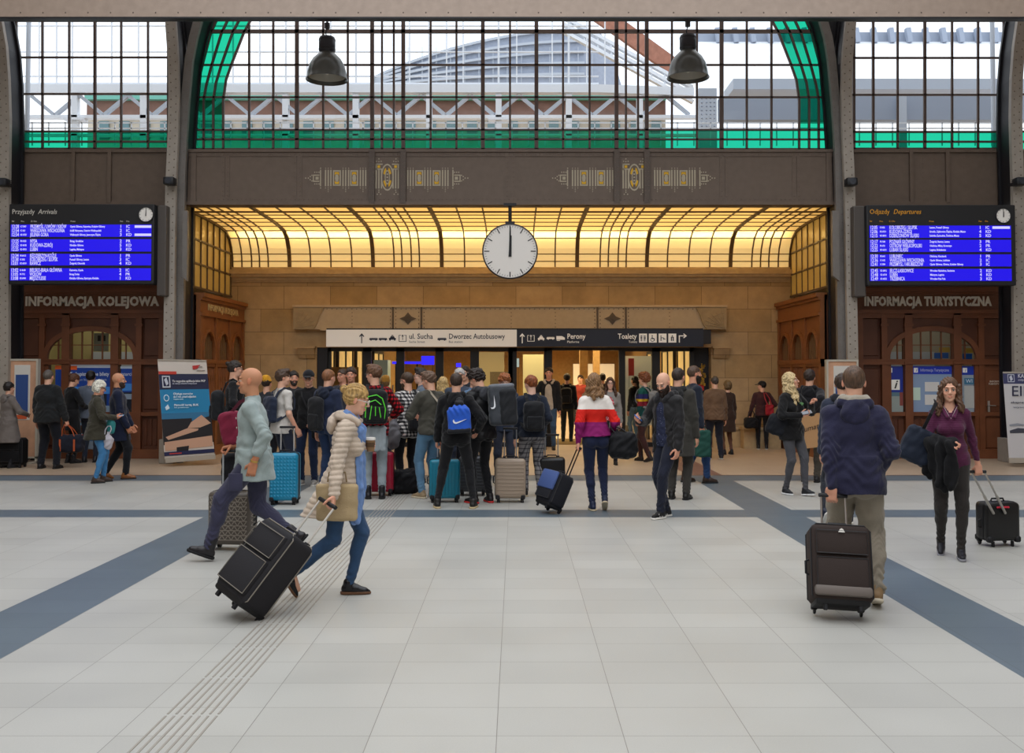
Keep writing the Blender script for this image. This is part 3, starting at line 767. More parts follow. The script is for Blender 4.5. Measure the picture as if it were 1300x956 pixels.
    def glasses(s, c):
        mb = MB(); hp = s.hp
        for q in (-1, 1):
            ring = [hp((q*.032+.021*math.cos(a), .098-.004*math.cos(a)*q, .0+.0165*math.sin(a))) for a in [k*PI/8 for k in range(17)]]
            mb.tube(ring, .0028, 5, cap=False); mb.tube([hp((q*.052, .095, .004)), hp((q*.078, .02, .004)), hp((q*.078, -.01, -.004))], .0026, 5)
        mb.tube([hp((-.011, .100, .004)), hp((0, .103, .007)), hp((.011, .100, .004))], .0026, 5)
        mb.build('glasses', mat('spectacle_frame', c, rough=.3), s.root, M=Matrix.Scale(s.s, 4), smooth=True)
    def cap(s, g):
        hp = s.hp; M = s.HM; F = Field(s.C-.25, s.C+.25, s.v*.9)
        F.ell(hp((0, -.018, .045)), (.088, .108, .088), M, k=0); F.half(hp((0, 0, .035)), -(M @ np.array((0, -.08, 1))))
        if g.get('beanie'):
            F.ell(hp((0, -.045, .10)), (.075, .08, .06), M, k=.02)
        s.emit(F, 'knit_hat' if g.get('beanie') else 'cap', cloth_mat('cap_fabric', g['c']), lambda W: (.004*np.sin((W[:, 0]-s.C[0])*160) if g.get('beanie') else 0*W[:, 0]))
        if not g.get('beanie'):
            F = Field(s.C-.25, s.C+.25, s.v*.8); bk = g.get('dir', 1)
            F.ell(hp((0, bk*.115, .036)), (.068, .065, .009), M @ Rx(R(-8*bk)), k=0)
            s.emit(F, 'peak', cloth_mat('cap_fabric', g['c']))
# ------------------------------------------------------------------ the hall
Yg, Yk, Yb, Yc = 18.9, 19.6, 22.5, 18.55
def px_poly(pts, Y): return [(P3(x, y, Y)[0], P3(x, y, Y)[2]) for x, y in pts]
STEEL = dict(rough=.55, bump=.12, bscale=40, var=.08)
m_plate = mat('painted_steel', '66574b', **STEEL)
m_plate2 = mat('painted_steel_dark', '554940', **STEEL)
m_col = mat('column_paint', '9a9288', **STEEL)
m_rib = mat('rib_paint', '6f6a65', **STEEL)
m_black = mat('black_steel', '16151a', rough=.5)
m_soffit = mat('girder_paint', 'a08e80', rough=.45, bump=.05, bscale=5, var=.08)
m_mullion = mat('window_bar', '5a4a44', rough=.5)

# floor: light terrazzo slabs with grey inlaid bands
def tile_mat(key, c, mort, var=.05, rough=.42, ox=-.09, oy=0, w=.5925, h=.398):
    m, nt, b = nodes(key); N = nt.nodes.new; Lk = nt.links.new
    tc = N('ShaderNodeTexCoord'); mp = N('ShaderNodeMapping'); mp.inputs['Location'].default_value = (-ox, -oy, 0)
    Lk(tc.outputs['Object'], mp.inputs[0]); br = N('ShaderNodeTexBrick'); br.offset = 0; br.squash = 1
    L = np.array(lin(c)); br.inputs['Color1'].default_value = (*(L*(1-var)), 1); br.inputs['Color2'].default_value = (*np.clip(L*(1+var), 0, 1), 1)
    br.inputs['Mortar'].default_value = (*lin(mort), 1); br.inputs['Scale'].default_value = 1; br.inputs['Mortar Size'].default_value = .0022
    br.inputs['Brick Width'].default_value = w; br.inputs['Row Height'].default_value = h; br.inputs['Mortar Smooth'].default_value = .3; br.inputs['Bias'].default_value = 0
    Lk(mp.outputs[0], br.inputs['Vector'])
    n = N('ShaderNodeTexNoise'); n.inputs['Scale'].default_value = 130; n.inputs['Detail'].default_value = 3; Lk(tc.outputs['Object'], n.inputs['Vector'])
    n2 = N('ShaderNodeTexNoise'); n2.inputs['Scale'].default_value = 1.3; n2.inputs['Detail'].default_value = 4; Lk(tc.outputs['Object'], n2.inputs['Vector'])
    ad = N('ShaderNodeMath'); ad.operation = 'ADD'; Lk(n.outputs['Fac'], ad.inputs[0]); Lk(n2.outputs['Fac'], ad.inputs[1])
    mr = N('ShaderNodeMapRange'); mr.inputs['From Min'].default_value = .6; mr.inputs['From Max'].default_value = 1.4; mr.inputs['To Min'].default_value = .93; mr.inputs['To Max'].default_value = 1.06
    Lk(ad.outputs[0], mr.inputs[0]); hs = N('ShaderNodeHueSaturation'); Lk(mr.outputs[0], hs.inputs['Value']); Lk(br.outputs['Color'], hs.inputs['Color'])
    Lk(hs.outputs[0], b.inputs['Base Color']); b.inputs['Specular IOR Level'].default_value = .5
    mr2 = N('ShaderNodeMapRange'); mr2.inputs['To Min'].default_value = rough-.1; mr2.inputs['To Max'].default_value = rough+.12; Lk(n2.outputs['Fac'], mr2.inputs[0]); Lk(mr2.outputs[0], b.inputs['Roughness'])
    return m
ROW0 = gnd(655, 840.5)[1]; ROWH = (gnd(655, 762)[1]-ROW0)/4
fm = [tile_mat('pale_terrazzo', 'b2b1ab', '7d7973', oy=ROW0, h=ROWH), tile_mat('grey_terrazzo', '5b6872', '465058', oy=ROW0, h=ROWH, var=.04),
      tile_mat('warm_terrazzo', 'b5a089', '8d7a66', oy=16.3, h=.6, w=.9), tile_mat('red_terrazzo', '7d5c52', '5d4640', oy=16.3, h=.6, var=.04),
      tile_mat('dark_line', '5a4640', '50403a', w=4, h=4), tile_mat('pale_line', 'a8a49c', '8e8a84', w=4, h=4)]
y1a, y1b = gnd(655, 656.7)[1], gnd(655, 647.2)[1]; y2a, y2b = gnd(655, 610.4)[1], gnd(655, 603.8)[1]
xl0, xl1, xr0, xr1 = -3.655, -3.055, 2.82, 3.395
xs = [-22, xl0, xl1, xr0, xr1, 22]; ys = [-8, y1a, y1b, y2a-.12, y2a, y2b, y2b+.09, 27.0, 60]
fl = MB()
for i in range(len(xs)-1):
    for j in range(len(ys)-1):
        stripe_x = i in (1, 3); k = 0
        if j in (1, 4) or stripe_x and j < 5: k = 1
        if j == 3 and not stripe_x: k = 5
        if j == 5: k = 4
        if j >= 6: k = 3 if (stripe_x and i == 3 and j == 6) else 2
        fl.cm = k; fl.add([(xs[i], ys[j], 0), (xs[i+1], ys[j], 0), (xs[i+1], ys[j+1], 0), (xs[i], ys[j+1], 0)], [(0, 1, 2, 3)])
floor = fl.build('floor', fm); floor['kind'] = 'structure'
tac = MB()
for k in range(7):
    x = -1.735 + k*.042
    for a in range(0, 22):
        ya = 3.2 + a*.6
        if ya > 15.4: break
        tac.box(x, x+.011, ya, ya+.57, 0, .003)
t = tac.build('trim_1', mat('tactile_rib', '9c968c', rough=.5)); tag(t, 'raised tactile guide ribs running along the pale floor', kind='structure')

# plate girder over the entrance with painted ornament
def rivets(mb, pts, r=.013, ax=(0, -1, 0)):
    for p in pts: mb.rivet(p, r, ax)
def span(x0, x1, d): n = max(1, int(abs(x1-x0)/d)); return [x0 + (x1-x0)*i/n for i in range(n+1)]
def girder():
    root = empty('plate_girder', 'brown riveted steel plate girder with painted ornament above the lit canopy', 'girder', (0, Yg, 0))
    zt, zb = wz(191.5, Yg), wz(258.5, Yg); xa, xb = wx(238, Yg, 225), wx(1060, Yg, 225)
    m = MB(); m.box(xa, xb, 0, .30, zb, zt); m.box(xa, xb, -.05, .3, zt-.03, zt+.02); m.box(xa, xb, -.06, .3, zb-.03, zb+.03); m.box(xa, xb, -.015, 0, zb+.03, zb+.12); m.box(xa, xb, -.015, 0, zt-.11, zt-.03)
    for x in (246, 1052): X = wx(x, Yg, 225); m.box(X-.05, X+.05, -.03, 0, zb, zt)
    rv = MB()
    for z in (zt-.07, zb+.075): rivets(rv, [(x, -.015, z) for x in span(xa+.1, xb-.1, .085)], .012)
    for x in (283, 289, 374, 381, 644, 652, 916, 923, 1008, 1014):
        X = wx(x, Yg, 225); m.box(X-.035, X+.035, -.012, 0, zb, zt); rivets(rv, [(X, -.012, z) for z in span(zb+.14, zt-.14, .085)], .012)
    m.build('plate', m_plate, root)
    rb = MB()
    for x in (472.5, 512, 782.6, 821): X = wx(x, Yg, 225); rb.box(X-.055, X+.055, -.07, 0, zb, zt); rivets(rv, [(X+d, -.07, z) for z in span(zb+.06, zt-.06, .085) for d in (-.03, .03)], .011)
    rb.build('stiffener', m_plate2, root)
    rv.build('rivets', m_plate, root)
    beige, yel = mat('ornament_paint', 'b0a58f', rough=.7), mat('ornament_yellow', 'd8a818', rough=.6)
    def Q(mb, cx, x0, x1, y0, y1):   # photo pixels of the left ornament, moved to cx
        a = P3(x0-491+cx, y1, Yg); b = P3(x1-491+cx, y0, Yg); mb.box(a[0], b[0], -.006, 0, a[2], b[2])
    for cx in (491, 804.5):
        b_, y_ = MB(), MB(); sx = lambda c: 380 + c/5.909; sy = lambda c: 195 + c/5.909
        def both(mb, x0, x1, y0, y1):
            Q(mb, cx, sx(x0), sx(x1), sy(y0), sy(y1)); Q(mb, cx, 982-sx(x1), 982-sx(x0), sy(y0), sy(y1))
        for x in (197, 217, 237, 328, 348, 370, 458, 478, 498): both(b_, x-5, x+5, 122, 245)
        for x in (197, 217, 237, 328, 348, 370, 458, 478, 498): both(b_, x-3, x+3, 107, 113); both(b_, x-3, x+3, 255, 261)
        for x in (217, 348, 478): both(b_, x-3, x+3, 268, 274); both(b_, x-3, x+3, 282, 288)
        for c in (282, 412):
            both(b_, c-30, c-20, 125, 242); both(b_, c+20, c+30, 125, 242); both(b_, c-20, c+20, 125, 135); both(b_, c-20, c+20, 232, 242)
            both(y_, c-16, c+16, 139, 153); both(y_, c-16, c+16, 214, 228); both(y_, c-16, c-10, 153, 162); both(y_, c+10, c+16, 153, 162); both(y_, c-16, c-10, 205, 214); both(y_, c+10, c+16, 205, 214)
            for g in (0, 1):
                C = (982 - sx(c) if g else sx(c)) - 491 + cx
                b_.prism(px_poly([(C+2.4*math.cos(a), sy(184)+5*math.sin(a)) for a in [k*PI/8 for k in range(16)]], Yg), -.007, 0)
        both(b_, 155, 164, 122, 245)
        for k, (x, ys_) in enumerate(((148, (140, 228)), (132, (140, 228)), (116, (140, 228)), (95, (163, 205)), (82, (172, 196)), (68, (184,)), (48, (184,)), (160, (110, 258)))):
            for y in ys_: both(b_, x-4, x+4, y-4, y+4)
        for a, b2, c2, d2 in ((102, 110, 158, 212), (110, 150, 158, 166), (110, 150, 204, 212), (122, 145, 174, 196)): both(b_, a, b2, c2, d2)
        # centre shield
        for x in (577, 597, 617, 703, 723, 743): Q(b_, cx, sx(x-5), sx(x+5), sy(120), sy(262))
        for x in (577, 743): Q(b_, cx, sx(x-6), sx(x+6), sy(80), sy(120))
        for a, b2 in ((570, 625), (695, 750)): Q(b_, cx, sx(a), sx(b2), sy(76), sy(84)); Q(b_, cx, sx(a), sx(b2), sy(112), sy(120)); Q(y_, cx, sx((a+b2)/2-10), sx((a+b2)/2+10), sy(88), sy(108))
        for x, y in ((597, 40), (725, 40), (580, 58), (614, 58), (708, 58), (742, 58), (597, 60), (725, 60), (597, 290), (725, 290), (585, 305), (610, 305), (712, 305), (740, 305), (597, 275), (723, 275)): Q(b_, cx, sx(x-4), sx(x+4), sy(y-4), sy(y+4))
        def ring(mb, rx0, ry0, rx1, ry1, a0=0, a1=2*PI, n=20):
            C, D = sx(660)-491+cx, sy(178); P = []
            for k in range(n+1): a = a0+(a1-a0)*k/n; P.append((C+rx1*math.cos(a), D+ry1*math.sin(a)))
            for k in range(n, -1, -1): a = a0+(a1-a0)*k/n; P.append((C+rx0*math.cos(a), D+ry0*math.sin(a)))
            for k in range(n):
                q = [P[k], P[k+1], P[2*n-k], P[2*n+1-k]]; mb.prism(px_poly(q, Yg), -.007, 0)
        ring(b_, 6.6, 15.3, 8.2, 17.2)
        for a in (PI*.12, PI*1.12): ring(y_, 4.2, 11.5, 5.8, 14, a, a+PI*.76) if False else None
        for q in (0, 1, 2, 3): a = q*PI/2 + .35; ring(y_, 3.2, 9.5, 5.4, 13.2, a, a+.85, 6)
        ring(b_, 2.2, 7.6, 3.2, 9.2)
        for dy in (-4, 0, 4): C, D = sx(660)-491+cx, sy(178)+dy; Q(b_, cx, C+491-cx-1, C+491-cx+1, D-.9, D+.9)
        b_.build('painted_ornament', beige, root); y_.build('ornament_inlay', yel, root)
girder()
# the beam that crosses the top of the view
bm_ = MB(); Yt = 16.4; zt = wz(20.5, Yt)
bm_.box(-16, 16, Yt, Yt+.1, zt, zt+2.4); bm_.box(-16, 16, Yt-.03, Yt+.13, zt-.02, zt+.012)
top = bm_.build('trim_2', m_soffit); top['kind'] = 'structure'; 
rv = MB(); rivets(rv, [(x, Yt, zt+.06) for x in span(-12, 12, .37)], .014); rv.build('rivets', m_plate2, top)
fl2 = MB(); fl2.box(-16, 16, Yt-.03, Yt+.13, zt-.045, zt-.02); fl2.build('bottom_flange', m_black, top)

# arched riveted columns
def column(name, label, pts, w, Y, web=None, cat='column', grp=None, two=True):
    root = empty(name, label, cat, (pts[0][0], Y, 0), group=grp)
    ox = pts[0][0]; P = [(x-ox, 0, z) for x, z in pts]
    m = MB(); m.path(P, w, .10, up=(0, 1, 0)); m.build('column_face', m_col if w > .165 else m_rib, root)
    wb = MB(); wb.path([(x, .25, z) for x, y, z in P], w*.62, .44, up=(0, 1, 0)); wb.path([(x, .5, z) for x, y, z in P], w*1.05, .06, up=(0, 1, 0)); wb.build('column_web', m_black if web is None else web, root)
    rv = MB(); L = 0; step = .145
    for a, b in zip(P, P[1:]):
        A, B = Vector(a), Vector(b); d = B-A; n = int(d.length/step); t = d.normalized(); s = Vector((t.z, 0, -t.x))
        for i in range(n):
            for q in ((-1, 1) if two else (-1, 1)): rv.rivet(A + d*(i+.5)/n + s*q*w*.24 + Vector((0, -.05, .03*q)), .014 if w > .165 else .009)
    rv.build('rivets', m_plate, root)
    sp = MB(); sp.rbox(-w*.75, w*.75, -.09, .55, 0, .45, .01, 1); sp.build('plinth', m_col, root)
    return root
def cpts(cs, Y): return [(P3(cs[0][0], 450, Y)[0], 0)] + [(P3(x, y, Y)[0], P3(x, y, Y)[2]) for x, y in cs]
CL = [(215, 450), (217.5, 240), (220.5, 170), (221.5, 120), (220.5, 76), (217, 25), (213, -6)]
BL = [(228.5, 450), (230.5, 240), (232.5, 180), (235.5, 130), (240.5, 76), (246, 48), (252, 25), (260, 0)]
CR = [(1081.8, 450), (1078, 240), (1075, 170), (1074, 120), (1075, 76), (1080, 25), (1084, -6)]
BR = [(1068, 450), (1065, 240), (1063.5, 180), (1060.5, 130), (1055.5, 76), (1051, 48), (1044.5, 25), (1036, 0)]
column('steel_column', 'riveted grey steel column between arrivals board and lit canopy', cpts(CL, Yc), .195, Yc)
column('arch_rib', 'slim grey arch rib curving up along the left edge of the big arched window', cpts(BL, Yc+.15), .150, Yc+.15, cat='arch')
column('steel_column', 'riveted grey steel column between lit canopy and departures board', cpts(CR, Yc), .195, Yc)
column('arch_rib', 'slim grey arch rib curving up along the right edge of the big arched window', cpts(BR, Yc+.15), .150, Yc+.15, cat='arch')
column('steel_column', 'riveted grey steel column on the far side of the arrivals board, cut by the photo edge', cpts([(5, 450), (5.5, 240), (6.5, 150), (5, 100), (2, 60), (-4, 25), (-12, -6)], Yc), .21, Yc)
column('steel_column', 'riveted grey steel column beyond the departures board at the photo edge', cpts([(1293, 450), (1291.5, 240), (1289, 150), (1290, 100), (1293, 60), (1298, 25), (1306, -6)], Yc), .21, Yc)
# dark recess between the ribs, plates above the kiosks
def filler(n, x0, x1, y0, y1, Y, m, d=.1):
    a = P3(x0, y1, Y); b = P3(x1, y0, Y); mb = MB(); mb.box(a[0], b[0], Y, Y+d, a[2], b[2]); o = mb.build(n, m); o['kind'] = 'structure'; return o
SIDE = []
for side, (x0, x1, j1, j2) in (('left', (8, 236, 94, 140)), ('right', (1061, 1300, 1156, 1202))):
    Yp = 19.15; a = P3(x0 if side == 'left' else x0, 258, Yp); b = P3(x1, 191, Yp); mb = MB(); xx0, xx1 = (a[0], b[0])
    if side == 'left': xx0 = -12
    else: xx1 = 12
    mb.box(xx0, xx1, Yp, Yp+.2, wz(262, Yp), wz(191, Yp))
    mb.box(xx0, xx1, Yp-.05, Yp, wz(194, Yp), wz(190, Yp)); mb.box(xx0, xx1, Yp-.05, Yp, wz(262, Yp), wz(256, Yp))
    for j in (j1, j2): X = wx(j, Yp, 225); mb.box(X-.035, X+.035, -.06+Yp, Yp, wz(258, Yp), wz(191, Yp))
    w = mb.build('wall_' + side, m_plate); w['kind'] = 'structure'
    rv = MB()
    for j in (j1-20, j1+16, j2-16, j2+22): X = wx(j, Yp, 225); rivets(rv, [(X, Yp, z) for z in span(wz(255, Yp), wz(195, Yp), .085)], .011)
    rivets(rv, [(x, Yp-.05, wz(192, Yp)) for x in span(xx0+.1 if side == 'right' else -9.6, xx1-.1 if side == 'left' else 9.3, .085)], .010)
    rv.build('rivets', m_plate, w)
# black backing between side-bay column and arch rib above the plates
for n, a in (('trim_3', [(213, 24), (224, 24), (229, 100), (229, 262), (216, 262), (222, 190), (223, 100)]), ('trim_4', [(1085, 24), (1073, 24), (1067, 100), (1067, 262), (1081, 262), (1074, 190), (1073, 100)])):
    mb = MB(); mb.prism([(p[0], p[2]) for p in [P3(x, y, 19.0) for x, y in a]], 19.0, 19.1)
    o = mb.build(n, m_black); o['kind'] = 'structure'
for n, pts in (('trim_5', [(225, -4), (244, -4), (246, 24), (236, 76), (229, 130), (226, 200), (225, 262), (222, 262), (222, 100), (224, 24)]), ('trim_6', [(1072, -4), (1052, -4), (1050, 24), (1060, 76), (1067, 130), (1070, 200), (1071, 262), (1074, 262), (1074, 100), (1072, 24)])):
    mb = MB(); mb.prism([(p[0], p[2]) for p in [P3(x, y, 19.1) for x, y in pts]], 19.1, 19.2); o = mb.build(n, m_black); o['kind'] = 'structure'

# ------------------------------------------------------------------ windows
GREEN = glass('green_glass', '1aa37f', gl=.05); CLEAR = glass('clear_glass', 'f0f5f8', gl=.05)
Yw = 19.3
def bars(mb, lines, w=.035, d=.05):
    for pts, ww in lines: mb.path([P3(x, y, Yw) for x, y in pts], ww or w, d)
INL = [(283.5, 190), (283.5, 127), (287, 101.5), (293.6, 82.5), (309, 43), (319, 24), (331, 4)]
OUTL = [(246.3, 190), (246.6, 127), (249.4, 112), (257, 81), (267, 43), (273.5, 28), (283, 6)]
def mixc(a, b, t): return [(p[0]*(1-t)+q[0]*t, p[1]*(1-t)+q[1]*t) for p, q in zip(a, b)]
def mir(pts, c=649): return [(2*c-x, y) for x, y in pts]
def at_y(pts, y):
    for a, b in zip(pts, pts[1:]):
        if min(a[1], b[1]) <= y <= max(a[1], b[1]): t = (y-a[1])/(b[1]-a[1]+1e-9); return a[0]+(b[0]-a[0])*t
    return pts[-1][0]
win = MB(); L = []
for pts in (OUTL, mixc(OUTL, INL, .33), mixc(OUTL, INL, .66), INL):
    L.append((pts, .04)); L.append((mir(pts), .04))
L[0] = (OUTL, .05); L[1] = (mir(OUTL), .05)
for x in (316.4, 347, 410.4, 441.6, 485, 500, 546.8, 579.5, 647.5, 714.8, 748.5, 794.6, 810, 853, 884.7, 948, 979.3):
    y0 = 4
    for y in range(4, 130, 3):
        if at_y(INL, y) < x < at_y(mir(INL), y): y0 = y; break
    L.append(([(x, 190), (x, y0)], .04))
for x in (377, 472.5, 512, 613, 681, 782.6, 821, 916): L.append(([(x, 190), (x, 4)], .075))
for y, w in ((40, .07), (82.5, .032), (123.6, .032), (165, .032), (177, .032)):
    L.append(([(at_y(OUTL, y), y), (at_y(mir(OUTL), y), y)], w))
L.append(([(244, 190.5), (1054, 190.5)], .07)); 
bars(win, L)
w1 = win.build('window_1', m_mullion); w1['kind'] = 'structure'
# panes: clear lunette, green border
def strip(mb, A, B, Y):
    for (a0, a1, b0, b1) in zip(A, A[1:], B, B[1:]):
        q = [P3(*a0, Y), P3(*a1, Y), P3(*b1, Y), P3(*b0, Y)]; mb.add(q, [(0, 1, 2, 3)])
g = MB()
strip(g, OUTL, INL, Yw+.01); strip(g, mir(OUTL), mir(INL), Yw+.01)
q = [P3(283.5, 190, Yw+.01), P3(1014.5, 190, Yw+.01), P3(1014.5, 165, Yw+.01), P3(283.5, 165, Yw+.01)]; g.add(q, [(0, 1, 2, 3)])
g.build('green_pane', GREEN, w1, recalc=False)
g = MB(); A = [(283.5, 165)] + INL[1:]; strip(g, A, mir(A), Yw+.01); g.build('clear_pane', CLEAR, w1, recalc=False)
def side_window(n, vb, hb, x0, x1):
    m = MB(); L = [([(x, 190), (x, 24)], w) for x, w in vb] + [([(x0, y), (x1, y)], w) for y, w in hb]
    bars(m, L); o = m.build(n, m_mullion); o['kind'] = 'structure'
    g = MB(); g.add([P3(x0, 190, Yw+.01), P3(x1, 190, Yw+.01), P3(x1, 167, Yw+.01), P3(x0, 167, Yw+.01)], [(0, 1, 2, 3)]); g.build('green_pane', GREEN, o, recalc=False)
    g = MB(); g.add([P3(x0, 167, Yw+.01), P3(x1, 167, Yw+.01), P3(x1, 20, Yw+.01), P3(x0, 20, Yw+.01)], [(0, 1, 2, 3)]); g.build('clear_pane', CLEAR, o, recalc=False)
side_window('window_2', [(20, .06), (54, .035), (88, .035), (120.6, .05), (154, .035), (188, .035), (214, .05)], [(26, .05), (73, .032), (119.5, .032), (167, .035), (180, .035), (190, .07)], 14, 222)
side_window('window_3', [(1084, .05), (1108.5, .045), (1139.5, .035), (1174, .05), (1208.6, .035), (1241.6, .035), (1275, .06)], [(26, .05), (73.6, .032), (120.6, .032), (167.5, .035), (180, .035), (190, .07)], 1078, 1284)
side_window('window_4', [(1284, .05)], [(73, .032), (120, .032), (167, .035), (180, .035)], 1284, 1330)
side_window('window_5', [(12, .05)], [(73, .032), (120, .032), (167, .035), (180, .035)], -40, 12)

# ------------------------------------------------------------------ outside, seen through the windows
m_white = mat('white_steel', 'e8ecf2', rough=.4); m_ltgrey = mat('light_steel', 'b8bfca', rough=.5); m_gw = mat('grey_cladding', '9aa3b3', rough=.6)
def outside():
    Yo = 27.0; P = lambda x, y, Y=Yo: P3(x, y, Y)
    root = empty('platform_canopy_truss', 'white steel roof truss with zigzag struts outside behind the big window', 'truss', (0, Yo, 0), kind='thing')
    def loc(p): return (p[0], p[1]-Yo, p[2])
    m = MB(); m.path([loc(P(10, 114)), loc(P(760, 114)), ], .22, .3); m.path([loc(P(760, 114)), loc(P(880, 118))], .22, .3)
    m.build('top_chord', m_white, root)
    m = MB(); m.path([loc(P(20, 149)), loc(P(885, 149))], .09, .2); m.path([loc(P(20, 172)), loc(P(885, 172))], .05, .2); m.build('bottom_chord', m_white, root)
    m = MB(); x = 40; k = 0
    while x < 860:
        a, b = (x, 122), (x+29, 146)
        if k % 2: a, b = (x, 146), (x+29, 122)
        m.path([loc(P(*a)), loc(P(*b))], .09, .12); x += 31; k += 1
    m.build('zigzag_strut', m_ltgrey, root)
    m = MB()
    for x in (96, 183, 363, 452, 545, 633, 722, 812): m.path([loc(P(x, 260)), loc(P(x, 118))], .16, .2)
    for x in (96, 363, 633): m.path([loc(P(x-13, 152)), loc(P(x+13, 152))], .07, .3); 
    m.build('post', m_white, root)
    # glazed screen standing on the truss
    s = MB(); sx = [50, 72, 92, 121, 142, 176, 240, 270, 296, 330, 363, 390, 420, 452, 485, 520, 545, 567, 588, 633, 656, 701, 722, 745, 768]
    for x in sx: s.path([loc(P(x, 112)), loc(P(x, 2))], .055 if x in (96, 363, 452, 545, 633, 722) else .035, .06)
    for y in (8, 33, 66, 97, 106): s.path([loc(P(20, y)), loc(P(760, y))], .035, .05)
    s.build('glazing_bar', m_white, root)
    # grey curved end of the train shed
    pts = [(470, 112)] + [(470 + i*17, 112 - 74*math.sin(PI*min(1, (i+1)/17)*.5)**.8) for i in range(17)] + [(760, 38), (775, 60), (790, 112)]
    Ys = 40; sh = MB(); sh.prism([(P3(x, y, Ys)[0], P3(x, y, Ys)[2]) for x, y in pts], Ys, Ys+.3)
    r2 = sh.build('train_shed', mat('shed_grey', 'a3abbc', rough=.7, var=.06)); tag(r2, 'grey curved end wall of the train shed outside beyond the white truss', 'building')
    rr = MB()
    for k in range(5):
        pp = [(470+i*17, 112 - (74-14*k)*math.sin(PI*min(1, (i+1)/17)*.5)**.8) for i in range(17)]
        rr.path([P3(x, y, Ys-.1) for x, y in pp], .10, .1)
    for x in range(500, 770, 18): rr.path([P3(x, 112, Ys-.1), P3(x, 60, Ys-.1)], .03, .05)
    rr.build('roof_rib', m_ltgrey, r2)
    # sloping stair roof
    st = MB()
    for dy in (0, 9, 18): st.path([P3(715, 22+dy, 30), P3(880, 112+dy, 30)], .10, .2)
    for k in range(9): x = 725+k*17; y = 22+(x-715)*.545; st.path([P3(x, y, 30), P3(x, y+20, 30)], .05, .1)
    o = st.build('sloping_glass_roof', m_white); tag(o, 'white sloping roof frame running down outside behind the right half of the big window', 'roof')
    bk = MB(); bk.prism([(P3(x, y, 31)[0], P3(x, y, 31)[2]) for x, y in [(742, 16), (782, 18), (870, 82), (850, 92)]], 31, 31.2)
    o = bk.build('brick_gable', mat('red_brick', 'a8735f', rough=.8, var=.15, vscale=6)); tag(o, 'red brick gable above the white sloping roof outside', 'building')
    # brick band and houses behind the truss
    bd = MB(); a, b = P3(110, 146, 34), P3(845, 128, 34); bd.box(a[0], b[0], 34, 34.6, a[2], b[2])
    o = bd.build('tiled_roof', mat('brown_tiles', '7d5e52', rough=.8, var=.15, vscale=3)); tag(o, 'long brown tiled roof outside behind the zigzag struts', 'roof')
    gt = MB(); gt.box(a[0], b[0], 33.8, 34.7, b[2], b[2]+.22); gt.build('gutter', mat('copper_green', '6fb0a0', rough=.7), o)
    hb = MB(); a, b = P3(110, 260, 34.2), P3(845, 146, 34.2); hb.box(a[0], b[0], 34.2, 34.7, a[2], b[2])
    hb.build('house_wall', mat('pale_facade', 'c9bfae', rough=.8, var=.1, vscale=2), o)
    hw = MB()
    for x in range(125, 840, 26): q = P3(x, 172, 34.1); hw.box(q[0], q[0]+.34, 34.1, 34.2, q[2]-.1, q[2]+.5)
    hw.build('window', mat('far_window', '5f7f84', rough=.3), o)
    # right side: low bright roof with a grey beam and riveted post
    rw = MB(); a, b = P3(915, 152, 26), P3(1400, 122, 26); rw.box(a[0], b[0], 26, 26.4, a[2], b[2])
    o = rw.build('platform_roof_beam', m_gw); tag(o, 'long grey roof beam outside behind the right-hand windows', 'beam')
    rw = MB(); a, b = P3(925, 121, 27), P3(1400, 108, 27); rw.box(a[0], b[0], 26.4, 27.6, a[2], b[2]); rw.build('gutter', m_ltgrey, o)
    pt_ = MB(); a, b = P3(888, 260, 26), P3(910, 112, 26); pt_.box(a[0], b[0], 26, 26.3, a[2], b[2]); a, b = P3(1143, 260, 25.8), P3(1151, 122, 25.8); pt_.box(a[0], b[0], 25.8, 26, a[2], b[2]); pt_.build('post', m_ltgrey, o)
    rv = MB(); rivets(rv, [P3(x, y, 26) for x in (891, 897, 902, 907) for y in range(125, 170, 5)], .03); rv.build('rivets', m_gw, o)
    sk = MB(); Yq = 33
    for x in range(910, 1290, 22): sk.path([P3(x, 36, Yq), P3(x+3, 54, Yq)], .16, .2)
    a, b = P3(880, 55, Yq), P3(1300, 38, Yq); sk.box(a[0], b[0], Yq+.2, Yq+.5, a[2], b[2])
    o = sk.build('clerestory_band', m_gw); tag(o, 'grey clerestory band of a far roof outside behind the right-hand windows', 'roof')
    rfm = MB(); rfm.add([P3(880, 112, 28), P3(1420, 112, 28), P3(1420, 52, Yq+.3), P3(880, 52, Yq+.3)], [(0, 1, 2, 3)])
    o2 = rfm.build('roof_sheet', mat('white_roof', 'f2f4f6', rough=.6), o)
    rl = MB()
    for y in (156, 163): rl.path([P3(15, y, 24.5), P3(1300, y, 24.5)], .03, .03)
    for x in range(20, 1300, 21): rl.path([P3(x, 185, 24.5), P3(x, 155, 24.5)], .025, .03)
    o = rl.build('outside_railing', m_white); tag(o, 'white railing outside just behind the green lower panes', 'railing')
    pl = MB(); q = P3(33, 260, 24); z = P3(33, 6, 24)[2]; pl.tube([(q[0], 24, q[2]), (q[0], 24, z)], .055, 10); o = pl.build('downpipe', m_ltgrey, smooth=True); tag(o, 'grey downpipe outside the window above the arrivals board', 'pipe')
    pl = MB(); q = P3(1263, 260, 24); z = P3(1263, 6, 24)[2]; pl.tube([(q[0], 24, q[2]), (q[0], 24, z)], .055, 10); o = pl.build('downpipe', m_ltgrey, smooth=True); tag(o, 'grey downpipe outside the window above the departures board', 'pipe')
outside()

